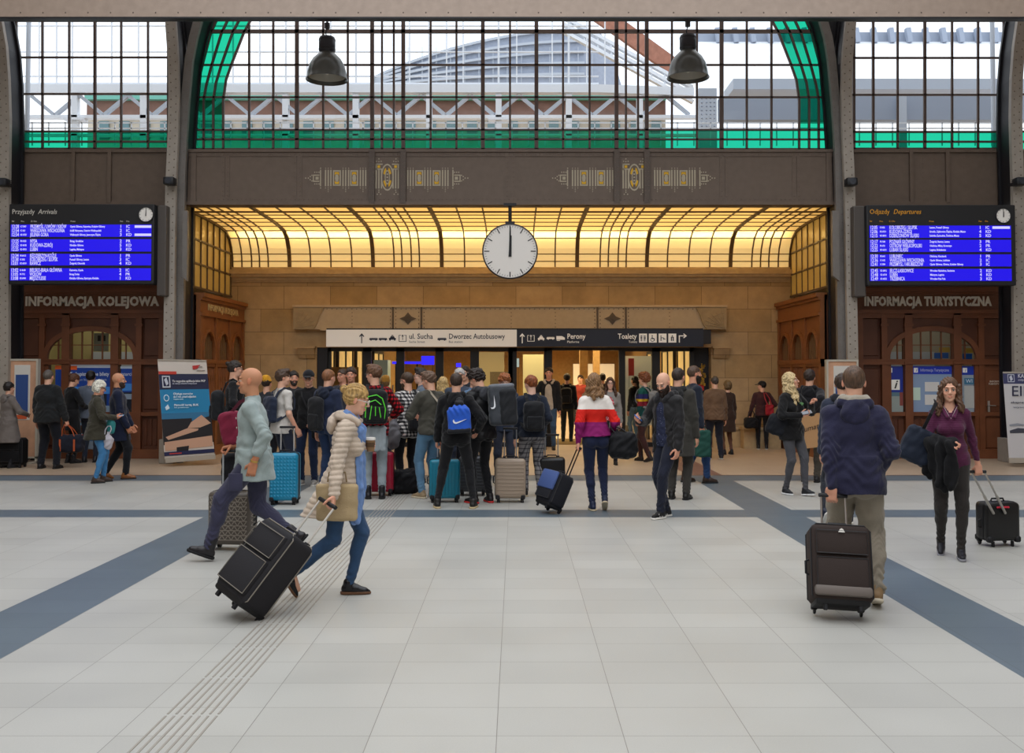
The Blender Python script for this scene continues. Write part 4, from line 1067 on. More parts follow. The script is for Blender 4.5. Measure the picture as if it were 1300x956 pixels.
# ------------------------------------------------------------------ lit vault over the alcove
XL, XR = wx(293.6, Yb, 400), wx(1004, Yb, 400)
Zs = 4.895
PROF = [(18.95, Zs), (19.7, Zs), (20.15, Zs), (20.6, Zs-.003), (21.05, Zs-.01), (21.5, Zs-.03), (21.9, Zs-.07), (22.2, 4.70), (22.38, 4.48), (22.46, 4.27), (22.48, 4.05)]
def vault():
    root = empty('glass_canopy', 'curved amber glass canopy with thin ribs glowing over the station entrance', 'canopy', (0, 20.7, 4.0))
    L = lambda p: (p[0], p[1]-20.7, p[2]-4.0)
    m, nt, b = nodes('amber_glass'); nt.nodes.remove(b); out = nt.nodes['Material Output']
    tr = nt.nodes.new('ShaderNodeBsdfTranslucent'); tr.inputs['Color'].default_value = (*lin('f0d292'), 1)
    gl = nt.nodes.new('ShaderNodeBsdfDiffuse'); gl.inputs['Color'].default_value = (*lin('d6b77c'), 1)
    mx = nt.nodes.new('ShaderNodeMixShader'); mx.inputs[0].default_value = .25; nt.links.new(tr.outputs[0], mx.inputs[1]); nt.links.new(gl.outputs[0], mx.inputs[2])
    em = nt.nodes.new('ShaderNodeEmission'); em.inputs[0].default_value = (*lin('dba550'), 1); em.inputs[1].default_value = .36
    ad = nt.nodes.new('ShaderNodeAddShader'); nt.links.new(mx.outputs[0], ad.inputs[0]); nt.links.new(em.outputs[0], ad.inputs[1]); nt.links.new(ad.outputs[0], out.inputs[0])
    g = MB(); vs = []; fs = []
    n = len(PROF)
    for x in (XL, XR):
        for y, z in PROF: vs.append(L((x, y, z)))
    for i in range(n-1): fs.append((i, i+1, n+i+1, n+i))
    g.add(vs, fs); g.build('amber_pane', m, root, recalc=False)
    rb = MB(); bott = [307.6, 320, 330, 341, -368, 394.6, 420.5, 447, -473.8, 500.5, 510.6, 522.5, 532.7, -561, 590, 618.5, 677, 704.6, -732.5, 761.7, 772, 784.5, 794.7, -821, 847, 874, 900.6, -927, 954, 965, 975.5, 987.5]
    for x in bott:
        w = .085 if x < 0 else .030; X = wx(abs(x), Yb, 335)
        rb.path([L((X, y, z-.012)) for y, z in PROF], .02 if w < .05 else .035, w, up=(1, 0, 0))
    for X in (XL+.02, XR-.02): rb.path([L((X, y, z-.02)) for y, z in PROF], .06, .06, up=(1, 0, 0))
    rb.build('canopy_rib', mat('canopy_bar', '5d4a33', rough=.5), root)
    cb = MB()
    for y, z, w in ((18.98, Zs, .04), (19.72, Zs, .075), (20.15, Zs, .03), (20.6, Zs, .03), (21.05, Zs-.01, .03), (21.5, Zs-.03, .03), (21.9, Zs-.07, .035), (22.2, 4.70, .03), (22.42, 4.37, .035), (22.465, 4.21, .035), (22.48, 4.06, .05)):
        cb.box(XL, XR, y-20.7-w/2, y-20.7+w/2, z-4-.012-w/4, z-4-.003)
    cb.build('cross_bar', mat('canopy_bar', '5d4a33', rough=.5), root)
    # glazed cheeks on both sides of the alcove
    for X, g_, nm in ((XL, 1, 'left'), (XR, -1, 'right')):
        zb = 3.40; pr = [(y, z) for y, z in PROF if y >= 19.7]
        g = MB(); poly = [(y-20.7, z-4) for y, z in [(19.3, zb), (22.48, zb)] + pr[::-1] + [(19.3, Zs)]]
        g.prism(poly, X-.012, X, 'yz'); g.build('side_pane', m2, root)
        f = MB()
        for k in range(8):
            y = 19.4 + k*.425
            zt_ = np.interp(y, [p[0] for p in pr], [p[1] for p in pr]) if y > 19.7 else Zs
            f.box(X+g_*.0, X+g_*.03, y-20.7-.015, y-20.7+.015, zb-4, zt_-4)
        for z in (zb, 3.88, 4.36): 
            ye = 22.46
            f.box(X, X+g_*.03, 19.3-20.7, ye-20.7, z-4-.02, z-4+.02)
        f.build('side_bar', mat('canopy_bar', '5d4a33', rough=.5), root)
    return root
m2, nt, b = nodes('amber_side_glass'); b.inputs['Base Color'].default_value = (*lin('b79a55'), 1); b.inputs['Roughness'].default_value = .25
b.inputs['Emission Color'].default_value = (*lin('c8a04e'), 1); b.inputs['Emission Strength'].default_value = .13
vault()
def area(name, loc, rot, sx, sy, e, c, spread=180, shape='RECTANGLE'):
    l = bpy.data.lights.new(name, 'AREA'); l.shape = shape; l.size = sx; l.size_y = sy; l.energy = e; l.color = c; l.spread = R(spread)
    o = bpy.data.objects.new(name, l); o.location = loc; o.rotation_euler = rot; col.objects.link(o); return o
area('tube_lamp_glow', (-.1, 22.16, 4.93), (R(-25), 0, 0), 12.2, .03, 95, (1, .88, .62))
area('ceiling_lamp_glow', (-.1, 20.6, 5.6), (0, 0, 0), 12.2, 2.8, 165, (1, .80, .50))
# roof above the canopy closes its lamp space
mb = MB(); mb.box(XL-.3, XR+.3, 19.2, 23.3, 5.72, 5.85); mb.box(XL-.35, XL-.2, 19.2, 23.3, 3.3, 5.8); mb.box(XR+.2, XR+.35, 19.2, 23.3, 3.3, 5.8)
o = mb.build('ceiling', mat('roof_board', '8a8378')); o['kind'] = 'structure'

# ------------------------------------------------------------------ stone back wall, lintel, cornice
def stone_mat():
    m, nt, b = nodes('sandstone'); N = nt.nodes.new; Lk = nt.links.new
    tc = N('ShaderNodeTexCoord'); mp = N('ShaderNodeMapping'); mp.inputs['Rotation'].default_value = (R(90), 0, 0); Lk(tc.outputs['Object'], mp.inputs[0])
    br = N('ShaderNodeTexBrick'); br.inputs['Color1'].default_value = (*lin('b89c74'), 1); br.inputs['Color2'].default_value = (*lin('a5885c'), 1); br.inputs['Mortar'].default_value = (*lin('6e5a40'), 1)
    br.inputs['Scale'].default_value = 1; br.inputs['Brick Width'].default_value = 1.05; br.inputs['Row Height'].default_value = .52; br.inputs['Mortar Size'].default_value = .006; br.inputs['Mortar Smooth'].default_value = .4
    Lk(mp.outputs[0], br.inputs['Vector'])
    n = N('ShaderNodeTexNoise'); n.inputs['Scale'].default_value = 2.2; n.inputs['Detail'].default_value = 8; n.inputs['Roughness'].default_value = .65; Lk(tc.outputs['Object'], n.inputs['Vector'])
    mr = N('ShaderNodeMapRange'); mr.inputs['From Min'].default_value = .3; mr.inputs['From Max'].default_value = .7; mr.inputs['To Min'].default_value = .78; mr.inputs['To Max'].default_value = 1.15; Lk(n.outputs['Fac'], mr.inputs[0])
    hs = N('ShaderNodeHueSaturation'); Lk(mr.outputs[0], hs.inputs['Value']); Lk(br.outputs['Color'], hs.inputs['Color']); Lk(hs.outputs[0], b.inputs['Base Color'])
    b.inputs['Roughness'].default_value = .75; bp = N('ShaderNodeBump'); bp.inputs['Strength'].default_value = .3; bp.inputs['Distance'].default_value = .02; Lk(n.outputs['Fac'], bp.inputs['Height']); Lk(bp.outputs[0], b.inputs['Normal'])
    return m
m_stone = stone_mat()
xd0, xd1 = wx(402, Yb), wx(903, Yb); zl = wz(441, Yb)
mb = MB(); T_ = .5
mb.box(XL-.3, xd0, Yb, Yb+T_, 0, 4.05); mb.box(xd1, XR+.3, Yb, Yb+T_, 0, 4.05); mb.box(xd0, xd1, Yb, Yb+T_, zl, 4.05)
bw = mb.build('wall_back', m_stone); bw['kind'] = 'structure'
mb = MB()
for (za, zb_, d) in ((4.00, 4.06, .10), (3.90, 4.00, .20), (3.84, 3.90, .16), (3.77, 3.84, .08), (3.73, 3.77, .04)): mb.box(XL, XR, Yb-d, Yb, za, zb_)
o = mb.build('trim_7', mat('cornice_stone', 'b89e76', rough=.7, var=.1)); o['kind'] = 'structure'
mb = MB(); 
for x0, x1 in ((XL, xd0-.02), (xd1+.02, XR)): mb.box(x0, x1, Yb-.06, Yb, 0, .42); mb.box(x0, x1, Yb-.10, Yb, .40, .46)
o = mb.build('baseboard_back', mat('cornice_stone', 'b89e76', rough=.7, var=.1)); o['kind'] = 'structure'
def bench(x0, x1):
    mb = MB(); mb.box(wx(x0, Yb), wx(x1, Yb), -.35, 0, 0, .42); mb.box(wx(x0, Yb)-.03, wx(x1, Yb), -.4, 0, .42, .48)
    o = mb.build('stone_bench', mat('cornice_stone', 'b89e76', rough=.7, var=.1)); o.location = (0, Yb-.1, 0); return o
tag(bench(938, 984), 'low stone bench along the back wall under the person with the red bag', 'bench')
for cx0, cx1 in ((378, 402), (903, 926)):
    mb = MB(); a, b = P3(cx0, 452, Yb), P3(cx1, 441, Yb); mb.box(a[0], b[0], Yb-.22, Yb, b[2]-.02, b[2]+.02); mb.prism([(Yb-.2, b[2]-.02), (Yb, b[2]-.02), (Yb, a[2]-.05), (Yb-.05, a[2]-.05)], a[0]+.03, b[0]-.03, 'yz')
    o = mb.build('stone_bracket', m_stone); tag(o, 'small stone bracket under the ' + ('left' if cx0 < 500 else 'right') + ' end of the riveted lintel', 'bracket')
def lintel():
    root = empty('door_lintel', 'riveted beige steel lintel with diamond ornaments above the entrance sign', 'lintel', (0, Yb-.18, 0))
    a, b = P3(372.5, 418, Yb-.18), P3(922, 389.5, Yb-.18); m = MB()
    m.box(a[0], b[0], 0, .17, a[2], b[2]); m.box(a[0]-.02, b[0]+.02, -.04, .17, b[2]-.01, b[2]+.04); m.box(a[0]+.6, b[0]-.6, -.03, .17, a[2]-.03, a[2]+.01)
    m.build('steel_face', mat('lintel_paint', 'b8a384', rough=.6, var=.05), root)
    rv = MB(); rivets(rv, [(x, 0, b[2]-.05) for x in span(a[0]+.75, b[0]-.75, .11)], .013)
    for x in (447, 592, 649, 705, 850): rivets(rv, [(wx(x, Yb-.18, 405), 0, z) for z in span(a[2]+.05, b[2]-.05, .08)], .012)
    dk = mat('lintel_dark_paint', '5b4d3d', rough=.6)  # darker paint shared by the ornaments and rivets
    dm = MB()
    for c in (518, 777.5):
        for d in (-19, 17): X = wx(c+d, Yb-.18, 405); dm.box(X-.02, X+.02, -.03, 0, a[2], b[2]); rivets(rv, [(X+q, -.0, z) for z in span(a[2]+.04, b[2]-.04, .08) for q in (-.06, .06)], .014)
        C = P3(c, 404.5, Yb-.18); w, h = .19, .14
        q = [(-w, 0), (-w*.4, -h*.35), (0, -h), (w*.4, -h*.35), (w, 0), (w*.4, h*.35), (0, h), (-w*.4, h*.35)]
        dm.prism([(C[0]+x, C[2]+z) for x, z in q], -.02, 0); dm.lathe([(.05, -.035), (.075, -.035), (.075, 0)], (C[0], 0, C[2]), 16, 'y'); dm.lathe([(.0001, -.045), (.03, -.045), (.03, 0)], (C[0], 0, C[2]), 12, 'y')
    dm.build('diamond_ornament', dk, root); rv.build('rivets', dk, root)
    for g in (1, -1):   # carved fan ends
        f = MB(); e = a[0] if g == 1 else b[0]; z0, z1 = a[2], b[2]
        pts = [(e, z0+.0), (e+g*.45, z0), (e+g*.52, z0+.12), (e+g*.60, z1-.17), (e+g*.68, z1-.02), (e, z1-.02)]
        f.prism(pts, -.03, -.001)
        for k in range(6): t = R(12+k*14); f.tube([(e+g*.05, -.035, z0+.03), (e+g*(.05+.50*math.cos(t)*.95), -.035, z0+.03+.42*math.sin(t)*.9)], .010, 6)
        for r in (.16, .26, .36): f.tube([(e+g*(.05+r*math.cos(R(t))), -.034, z0+.03+r*math.sin(R(t))*.95) for t in range(5, 90, 12)], .009, 6)
        f.tube([(p[0], -.035, p[1]) for p in pts[1:5]], .016, 6)
        f.build('carved_end', mat('carved_stone', 'a08c6c', rough=.8, var=.1), root)
lintel()
# ------------------------------------------------------------------ entrance sign
m_txtw = mat('white_lettering', 'e9e6e0', rough=.6, emit=.15); m_txtd = mat('navy_lettering', '20263a', rough=.6)
def icon(mb, c, s, kind):
    """small pictograms, c = (x, z) centre, s = half size, drawn in the xz plane at y = 0"""
    x, z = c; B = lambda x0, x1, z0, z1: mb.box(x+x0*s, x+x1*s, -.006, 0, z+z0*s, z+z1*s)
    if kind == 'up': B(-.09, .09, -1, .8); mb.prism([(x-.5*s, z+.35*s), (x, z+.95*s), (x+.5*s, z+.35*s), (x+.36*s, z+.22*s), (x, z+.6*s), (x-.36*s, z+.22*s)], -.006, 0)
    if kind == 'turn': B(-.8, -.6, -.9, .5); B(-.8, .6, .35, .55); mb.prism([(x+.2*s, z+.95*s), (x+.85*s, z+.45*s), (x+.2*s, z-.05*s), (x+.1*s, z+.1*s), (x+.5*s, z+.45*s), (x+.1*s, z+.8*s)], -.006, 0)
    if kind == 'tram': B(-1.1, 1.1, -.25, .15); B(-1.0, 1.0, .2, .3); B(-.8, -.5, -.42, -.25); B(.5, .8, -.42, -.25)
    if kind == 'car': mb.prism([(x-.9*s, z-.4*s), (x+.9*s, z-.4*s), (x+.9*s, z), (x+.6*s, z+.1*s), (x+.4*s, z+.5*s), (x-.4*s, z+.5*s), (x-.6*s, z+.1*s), (x-.9*s, z)], -.006, 0); B(-.8, -.45, -.65, -.4); B(.45, .8, -.65, -.4); B(-.25, .25, .6, .8)
    if kind == 'exit': B(-1, -.85, -.9, .7); B(.85, 1, -.9, .7); B(-1, 1, -.95, -.8); B(-1, -.4, .7, .8); B(.4, 1, .7, .8); B(-.07, .07, -.5, .9); mb.prism([(x-.3*s, z+.45*s), (x, z+.95*s), (x+.3*s, z+.45*s)], -.006, 0)
    if kind == 'train': mb.prism([(x-1.1*s, z+.5*s), (x+.3*s, z+.5*s), (x+1*s, z+.1*s), (x+1*s, z-.4*s), (x-1.1*s, z-.4*s)], -.006, 0); B(-1, -.2, -.65, -.5)
def toilet_icon(mb, c, s, k):
    x, z = c; B = lambda x0, x1, z0, z1: mb.box(x+x0*s, x+x1*s, -.012, -.006, z+z0*s, z+z1*s)
    D = lambda cx, cz, r: mb.prism([(x+(cx+r*math.cos(t*PI/5))*s, z+(cz+r*math.sin(t*PI/5))*s) for t in range(10)], -.012, -.006)
    if k == 0: D(-.45, .55, .16); B(-.62, -.28, -.1, .35); B(-.56, -.34, -.8, -.1); D(.45, .55, .16); B(.28, .62, -.3, .35); B(.36, .54, -.8, -.3); B(-.05, .02, -.8, .8)
    if k == 1: D(-.15, .6, .15); B(-.25, -.05, -.2, .4); B(-.25, .4, -.25, -.1); B(.3, .45, -.7, -.1); mb.lathe([(.38*s, -.012), (.5*s, -.012), (.5*s, -.006)], (x-.1*s, 0, z-.4*s), 14, 'y')
    if k == 2: D(-.4, .5, .14); B(-.5, -.3, -.7, .3); B(-.3, .2, 0, .15); B(.1, .7, -.35, -.2); D(.3, -.05, .14)
    if k == 3: D(0, .5, .17); B(-.35, -.1, -.7, .3); B(.1, .35, -.7, .3); B(-.35, .35, .1, .25)
def entrance_sign():
    Ys = 22.1; a, b = P3(414, 440, Ys), P3(893, 418.5, Ys); root = empty('hanging_direction_sign', 'long white and navy direction sign above the station entrance doors', 'sign', (0, Ys, 0))
    xm = wx(656, Ys); mb = MB(); mb.box(a[0], xm, 0, .16, a[2], b[2]); mb.build('white_panel', mat('sign_white', 'd6d2cb', rough=.4, emit=.22, ecol='d8d4cc'), root)
    mb = MB(); mb.box(xm, b[0], 0, .16, a[2], b[2]); mb.build('navy_panel', mat('sign_navy', '1d2233', rough=.4), root)
    mb = MB(); mb.box(b[0], b[0]+.17, .0, .2, a[2]+.06, b[2]); mb.box(a[0], b[0], .02, .14, b[2], b[2]+.03); mb.build('sign_case', m_black, root)
    zc = (a[2]+b[2])/2; X = lambda px: wx(px, Ys)
    ic = MB(); icon(ic, (X(459), zc), .115, 'up'); icon(ic, (X(474), zc-.02), .085, 'tram'); icon(ic, (X(486), zc-.02), .085, 'tram'); icon(ic, (X(498), zc), .085, 'car'); icon(ic, (X(511), zc), .085, 'exit'); icon(ic, (X(561), zc-.02), .09, 'tram')
    ic.build('pictogram', m_txtd, root)
    ic = MB(); icon(ic, (X(663), zc), .115, 'up'); icon(ic, (X(674), zc), .08, 'exit'); icon(ic, (X(687), zc), .08, 'car'); icon(ic, (X(699), zc), .08, 'tram'); icon(ic, (X(712), zc), .09, 'train'); icon(ic, (X(867), zc), .11, 'turn')
    for k in range(4): x = X(816.5+k*12.4); ic.box(x-.088, x+.088, -.006, 0, zc-.1, zc+.1)
    ic.build('pictogram', m_txtw, root)
    ic = MB()
    for k in range(4): toilet_icon(ic, (X(816.5+k*12.4), zc), .09, k)
    ic.build('pictogram', m_txtd, root)
    for s, px, m, sz in (('ul. Sucha', 519, m_txtd, .165), ('Dworzec Autobusowy', 569.5, m_txtd, .165), ('Perony', 720, m_txtw, .165), ('Toalety', 784.5, m_txtw, .165)):
        t = text(s, sz, m, root, (X(px), -.002, zc+.035), bold=.002)
        sc = {'ul. Sucha': 30, 'Dworzec Autobusowy': 71, 'Perony': 23, 'Toalety': 24}[s]/F_PX*Ys/max(.01, t.dimensions.x); t.scale = (sc, 1, 1)
    for s, px, m in (('Sucha Street', 519, m_txtd), ('Bus station', 569.5, m_txtd), ('Platforms', 720, m_txtw), ('Toilets', 798, m_txtw)): text(s, .07, m, root, (X(px), -.002, zc-.085))
entrance_sign()
# ------------------------------------------------------------------ doors
m_frame = mat('door_frame', '15120f', rough=.4); DG = glass('door_glass', 'd9dcd6', gl=.10)
Yd = Yb+.12
def door(n, x0, x1, label, posts, glassed=True, bar=True):
    z1 = wz(441, Yd); a, b = wx(x0, Yd), wx(x1, Yd); o = empty(n, label, 'door', (a, Yd, 0), kind='structure'); w = b-a
    f = MB(); f.box(0, .09, 0, .1, 0, z1); f.box(w-.09, w, 0, .1, 0, z1); f.box(0, w, 0, .1, z1-.09, z1); f.box(0, w, 0, .1, 0, .10)
    for p in posts: X = wx(p, Yd)-a; f.box(X-.05, X+.05, 0, .1, 0, z1)
    f.build('door_frame', m_frame, o)
    if glassed: g = MB(); g.add([(0, .05, 0), (w, .05, 0), (w, .05, z1), (0, .05, z1)], [(0, 1, 2, 3)]); g.build('door_pane', DG, o, recalc=False)
    if bar: h = MB(); h.tube([(w-.16, -.06, .85), (w-.16, -.06, 1.4)], .016, 8); h.tube([(w-.16, 0, .88), (w-.16, -.06, .88)], .01, 6); h.tube([(w-.16, 0, 1.37), (w-.16, -.06, 1.37)], .01, 6); h.build('door_handle', mat('steel', 'a8a8a8', rough=.3, metal=1), o)
door('door_1', 415, 466, None, []); door('door_2', 466, 508, None, []); door('door_3', 508, 558, None, [])
door('door_4', 558, 602, None, []); door('door_5', 602, 651, None, [648]); door('door_6', 651, 696, None, []); door('door_7', 787, 833, None, []); door('door_8', 833, 881, None, [])
mb = MB(); a, b = wx(696, Yd), wx(787, Yd); mb.box(a, b, 0, .14, wz(441, Yd)-.07, wz(441, Yd)); mb.box(a-.02, a+.09, 0, .14, 0, wz(441, Yd)); mb.box(b-.02, b+.12, 0, .14, 0, wz(441, Yd)); mb.box(wx(596, Yd)+.02, wx(608, Yd), -.04, .14, 0, wz(441, Yd))
o = mb.build('trim_8', m_frame); o.location = (0, Yd-.02, 0); o['kind'] = 'structure'
mb = MB(); mb.box(wx(402, Yb), wx(415, Yb), Yb+.05, Yb+.4, 0, zl); mb.box(wx(881, Yb), wx(903, Yb), Yb+.3, Yb+.5, 0, zl); o = mb.build('trim_9', m_black); o['kind'] = 'structure'
# ------------------------------------------------------------------ passage behind the doors
def passage():
    x0, x1 = wx(404, Yb)-.6, wx(903, Yb)+.6; y0, y1 = Yb+.5, 46; zc = 3.05
    mb = MB(); mb.box(x0-.2, x0, y0, y1, 0, zc); o = mb.build('wall_left', mat('passage_stone', 'b08f5c', rough=.7, var=.12)); o['kind'] = 'structure'
    mb = MB(); mb.box(x1, x1+.2, y0, y1, 0, zc); o = mb.build('wall_right', mat('passage_stone', 'b08f5c', rough=.7, var=.12)); o['kind'] = 'structure'
    mb = MB(); mb.box(x0, x1, y1, y1+.2, 0, zc); o = mb.build('wall_back', mat('passage_stone', 'b08f5c', rough=.7, var=.12)); o['kind'] = 'structure'
    mb = MB(); mb.box(x0, x1, y0, y1, zc, zc+.15); o = mb.build('ceiling', mat('ochre_ceiling', 'a87f38', rough=.6, var=.1)); o['kind'] = 'structure'
    for i, y in enumerate((23.9, 25.4, 27.2, 29.4, 32, 35, 38.5, 42)):
        m = MB(); m.box(x0, x1, y, y+.35, zc-.28, zc); o = m.build('trim_%d' % (10+i), mat('ceiling_beam', '2e2012', rough=.6)); o['kind'] = 'structure'
    k = 0
    for y in (25.8, 29, 32.5, 36.5, 41):
        for x in (-3.6, -.9, 1.6, 3.9):
            k += 1; t = empty('ceiling_downlight', 'warm round ceiling lamp in the passage behind the entrance doors', 'lamp', (x, y, zc-.001), group='warm ceiling lamps in the passage')
            m = MB(); m.lathe([(.0001, -.02), (.09, -.02), (.10, -.05), (.12, -.05), (.12, 0)], (0, 0, 0), 16); m.build('lamp_ring', m_black, t)
            m = MB(); m.lathe([(.0001, -.03), (.09, -.03), (.09, -.022)], (0, 0, 0), 12); m.build('lamp_lens', emis('warm_lens', 'ffcf7a', 9), t)
    for y in (25.5, 30, 35, 41): area('passage_glow', (0, y, zc-.1), (0, 0, 0), 7, 1.5, 380, (1, .74, .38))
    # fittings seen through the glass
    def panel(name, label, cat, px0, px1, py0, py1, Y, m, d=.06, extra=None):
        a, b = P3(px0, py1, Y), P3(px1, py0, Y); r = empty(name, label, cat, ((a[0]+b[0])/2, Y, 0)); q = MB(); w = (b[0]-a[0])/2
        q.box(-w, w, 0, d, a[2], b[2]); q.build('panel', m, r)
        if a[2] > .1 and b[2] > 2.2: h = MB(); h.tube([(-w*.7, d/2, b[2]-.01), (-w*.7, d/2, zc)], .012, 6); h.tube([(w*.7, d/2, b[2]-.01), (w*.7, d/2, zc)], .012, 6); h.build('hanger', m_black, r)
        elif a[2] > .1: h = MB(); h.box(-w*.8, -w*.7, .02, d, 0, a[2]); h.box(w*.7, w*.8, .02, d, 0, a[2]); h.build('leg', m_black, r)
        return r, w, a[2], b[2]
    blue = emis('blue_screen', '2a22ff', 2.2)
    panel('blue_screen', 'bright blue hanging screen seen through the third door from the left', 'screen', 535, 551, 452, 463, 25, blue)
    panel('blue_sign_strip', 'thin blue lit strip beside the hanging blue screen behind the doors', 'sign', 498, 534, 459, 462, 25, blue)
    panel('blue_screen', 'small blue screen seen through the fourth door from the left', 'screen', 579, 585, 461, 466, 27, blue)
    panel('vending_machine', 'pale blue-green vending machine behind the second door from the left', 'machine', 474, 492, 457, 520, 24.8, mat('machine_pale', '9fb3ae', rough=.4, emit=.15), .6)
    panel('vending_machine', 'tall vending machine with a red logo behind the glass right of the open doorway', 'machine', 794, 828, 452, 540, 25.2, mat('machine_cream', 'c4c3b0', rough=.4, emit=.2), .6)
    r, w, za, zb = panel('advert_board', 'red advert strip on the machine right of the open doorway', 'poster', 798, 805, 455, 477, 25.1, mat('red_ad', 'a82d28', rough=.5), .04)
    panel('advert_board', 'white lit notice seen through the sixth door from the left', 'poster', 651, 659, 455, 466, 24, mat('lit_notice', 'c8dcdc', rough=.5, emit=.8), .04)
    panel('shop_front', 'bright lit shop front far behind the sixth door', 'shop', 664, 690, 450, 540, 31, mat('shop_lit', 'b5b08c', rough=.5, emit=.35), .3)
    panel('shop_front', 'lit cream shop front far behind the fifth door', 'shop', 606, 640, 447, 540, 33, mat('shop_lit2', 'a59a78', rough=.5, emit=.25), .3)
    panel('grey_hoarding', 'grey board standing behind the doors beside the ginger-haired man', 'board', 622, 650, 472, 560, 26, mat('board_grey', '6a5f50', rough=.7), .1)
    panel('ticket_gate', 'glass partition with thin steel posts inside the left-hand door', 'partition', 420, 455, 466, 560, 24, mat('brass_partition', 'a07c3a', rough=.5), .05)
    panel('wall_panel', 'pale glowing panel standing for a bright opening at the far end of the passage', 'panel', 728, 780, 462, 545, 44, mat('far_opening_glow', 'd6c8a6', rough=.6, emit=.5), .1)  # glow added to a plain panel for the bright opening beyond
    for i, (px, Y) in enumerate(((741, 30), (757, 36))):
        X = wx(px, Y); m = MB(); m.box(-.12, .12, -.12, .12, 0, zc-.3); m.box(-.16, .16, -.16, .16, 0, .25); m.box(-.16, .16, -.16, .16, zc-.5, zc-.28)
        o = m.build('passage_pillar', mat('passage_stone', 'b08f5c', rough=.7, var=.12)); o.location = (X, Y, 0); tag(o, ('nearer' if i == 0 else 'farther') + ' stone pillar inside the passage seen through the open doorway', 'pillar')
    for g, xx in ((1, x0), (-1, x1)):  # invented glowing windows, added to brighten and break up the passage walls
        for k, y in enumerate((24.9, 28, 31.2, 35)):
            r = empty('added_shop_window', ('left' if g > 0 else 'right') + '-hand added lit shop window, number %s from the doors' % ('one two three four'.split()[k]), 'shop window', (xx, y, 0)); m = MB(); e = sorted((0, g*.06)); m.box(e[0], e[1], 0, 2.4, .55, 2.35); m.build('lit_display', mat('lit_display', 'd8b878', rough=.5, emit=.7, var=.3, vscale=2), r)
            m = MB(); e = sorted((0, g*.10))
            for a_, b_ in ((-.06, 0), (1.16, 1.24), (2.4, 2.46)): m.box(e[0], e[1], a_, b_, 0, 2.45)
            m.box(e[0], e[1], -.06, 2.46, .45, .55); m.box(e[0], e[1], -.06, 2.46, 2.35, 2.45); m.build('window_frame', m_frame, r)
    for i, (px, Y, s) in enumerate(((728, 27, 'Perony'), (676, 28.5, 'Kasy'), (540, 29, 'Wyjście'))):
        X = wx(px, Y); r = empty('hanging_sign', ('dark hanging sign over the open doorway passage', 'dark hanging sign behind the sixth door', 'dark hanging sign behind the third door')[i], 'sign', (X, Y, 0)); m = MB(); m.box(-.9, .9, 0, .12, 2.42, 2.72); m.box(-.6, -.57, .04, .07, 2.7, zc); m.box(.57, .6, .04, .07, 2.7, zc); m.build('sign_panel', mat('sign_navy', '1d2233', rough=.4), r); text(s, .17, m_txtw, r, (0, -.003, 2.57), align='CENTER')
    m = MB(); a, b = P3(700, 566, 23.2), P3(783, 560, 23.2); m.box(a[0], b[0], 23.3, 25.2, 0, .012); o = m.build('entrance_mat', mat('door_mat', '6b5526', rough=.9)); tag(o, 'dark ribbed doormat in the open doorway', 'mat')
passage()
X_ = P3(890, 492, Yb-.03); m = MB(); m.rbox(-.06, .06, -.05, .03, -.07, .07, .01, 1); o = m.build('fire_call_point', mat('alarm_red', 'a8221c', rough=.4)); o.location = X_; tag(o, 'small red fire alarm box on the stone wall right of the doors', 'alarm')
X_ = P3(891, 476, Yb-.03); rn = random.Random(3); m = MB()
for k in range(40): a = rn.uniform(-.07, .07); z = rn.uniform(-.25, .22); m.rbox(a-.018, a+.018, -.05, .0, z-.02, z+.02, .004, 1)
m.tube([(0, 0, -.27), (0, 0, .26)], .012, 6); o = m.build('brass_ornament', mat('brass', 'c9a24a', rough=.3, metal=.8)); o.location = X_; tag(o, 'glittering brass ornament on the stone wall above the red alarm box', 'ornament')
# ------------------------------------------------------------------ big clock
def clock(name, label, c, r, hang=None, small=False):
    root = empty(name, label, 'clock', c); m = MB()
    m.lathe([(.0001, .1), (r*.9, .1), (r, .06), (r, -.01), (r*.955, -.02), (r*.955, .0)], (0, 0, 0), 64, 'y'); m.build('clock_case', mat('clock_case', '2b2a2e', rough=.4), root, smooth=True)
    m = MB(); m.lathe([(.0001, -.002), (r*.955, -.002), (r*.955, .01)], (0, 0, 0), 64, 'y'); m.build('dial', mat('dial_white', 'd9d5cf', rough=.4, emit=.12), root)
    m = MB()
    for k in range(60):
        a = 2*PI*k/60; big = k % 5 == 0; r0, r1, w = (r*.74, r*.93, r*.035) if big else (r*.86, r*.92, r*.011)
        if small and not big: continue
        m.bar((r0*math.sin(a), -.006, r0*math.cos(a)), (r1*math.sin(a), -.006, r1*math.cos(a)), w, .004, up=(0, 1, 0))
    m.build('hour_marks', mat('mark_black', '1c1b1f'), root)
    m = MB(); m.prism([(-r*.045, -r*.2), (r*.045, -r*.2), (r*.03, r*.88), (-r*.015, r*.88)], -.016, -.012); m.build('minute_hand', mat('mark_black', '1c1b1f'), root)
    m = MB(); m.prism([(-r*.05+.0, -r*.2), (r*.06, -r*.2), (r*.045, r*.56), (-r*.02, r*.58)], -.024, -.02, ); o = m.build('hour_hand', mat('mark_black', '1c1b1f'), root); o.rotation_euler = (0, R(1.5), 0)
    if hang: m = MB(); m.tube([(0, .04, r*.98), (0, .04, hang-c[2])], .035, 10); m.box(-.09, .09, -.0, .1, r*.95, r*1.08); m.box(-.12, .12, -.02, .1, hang-c[2]-.05, hang-c[2]); m.build('hanging_rod', m_black, root)
    return root
cc = P3(647.5, 319, 18.75); clock('station_clock', 'large round white station clock hanging in front of the glowing canopy', cc, 35.5/F_PX*18.75, wz(258, 18.75))
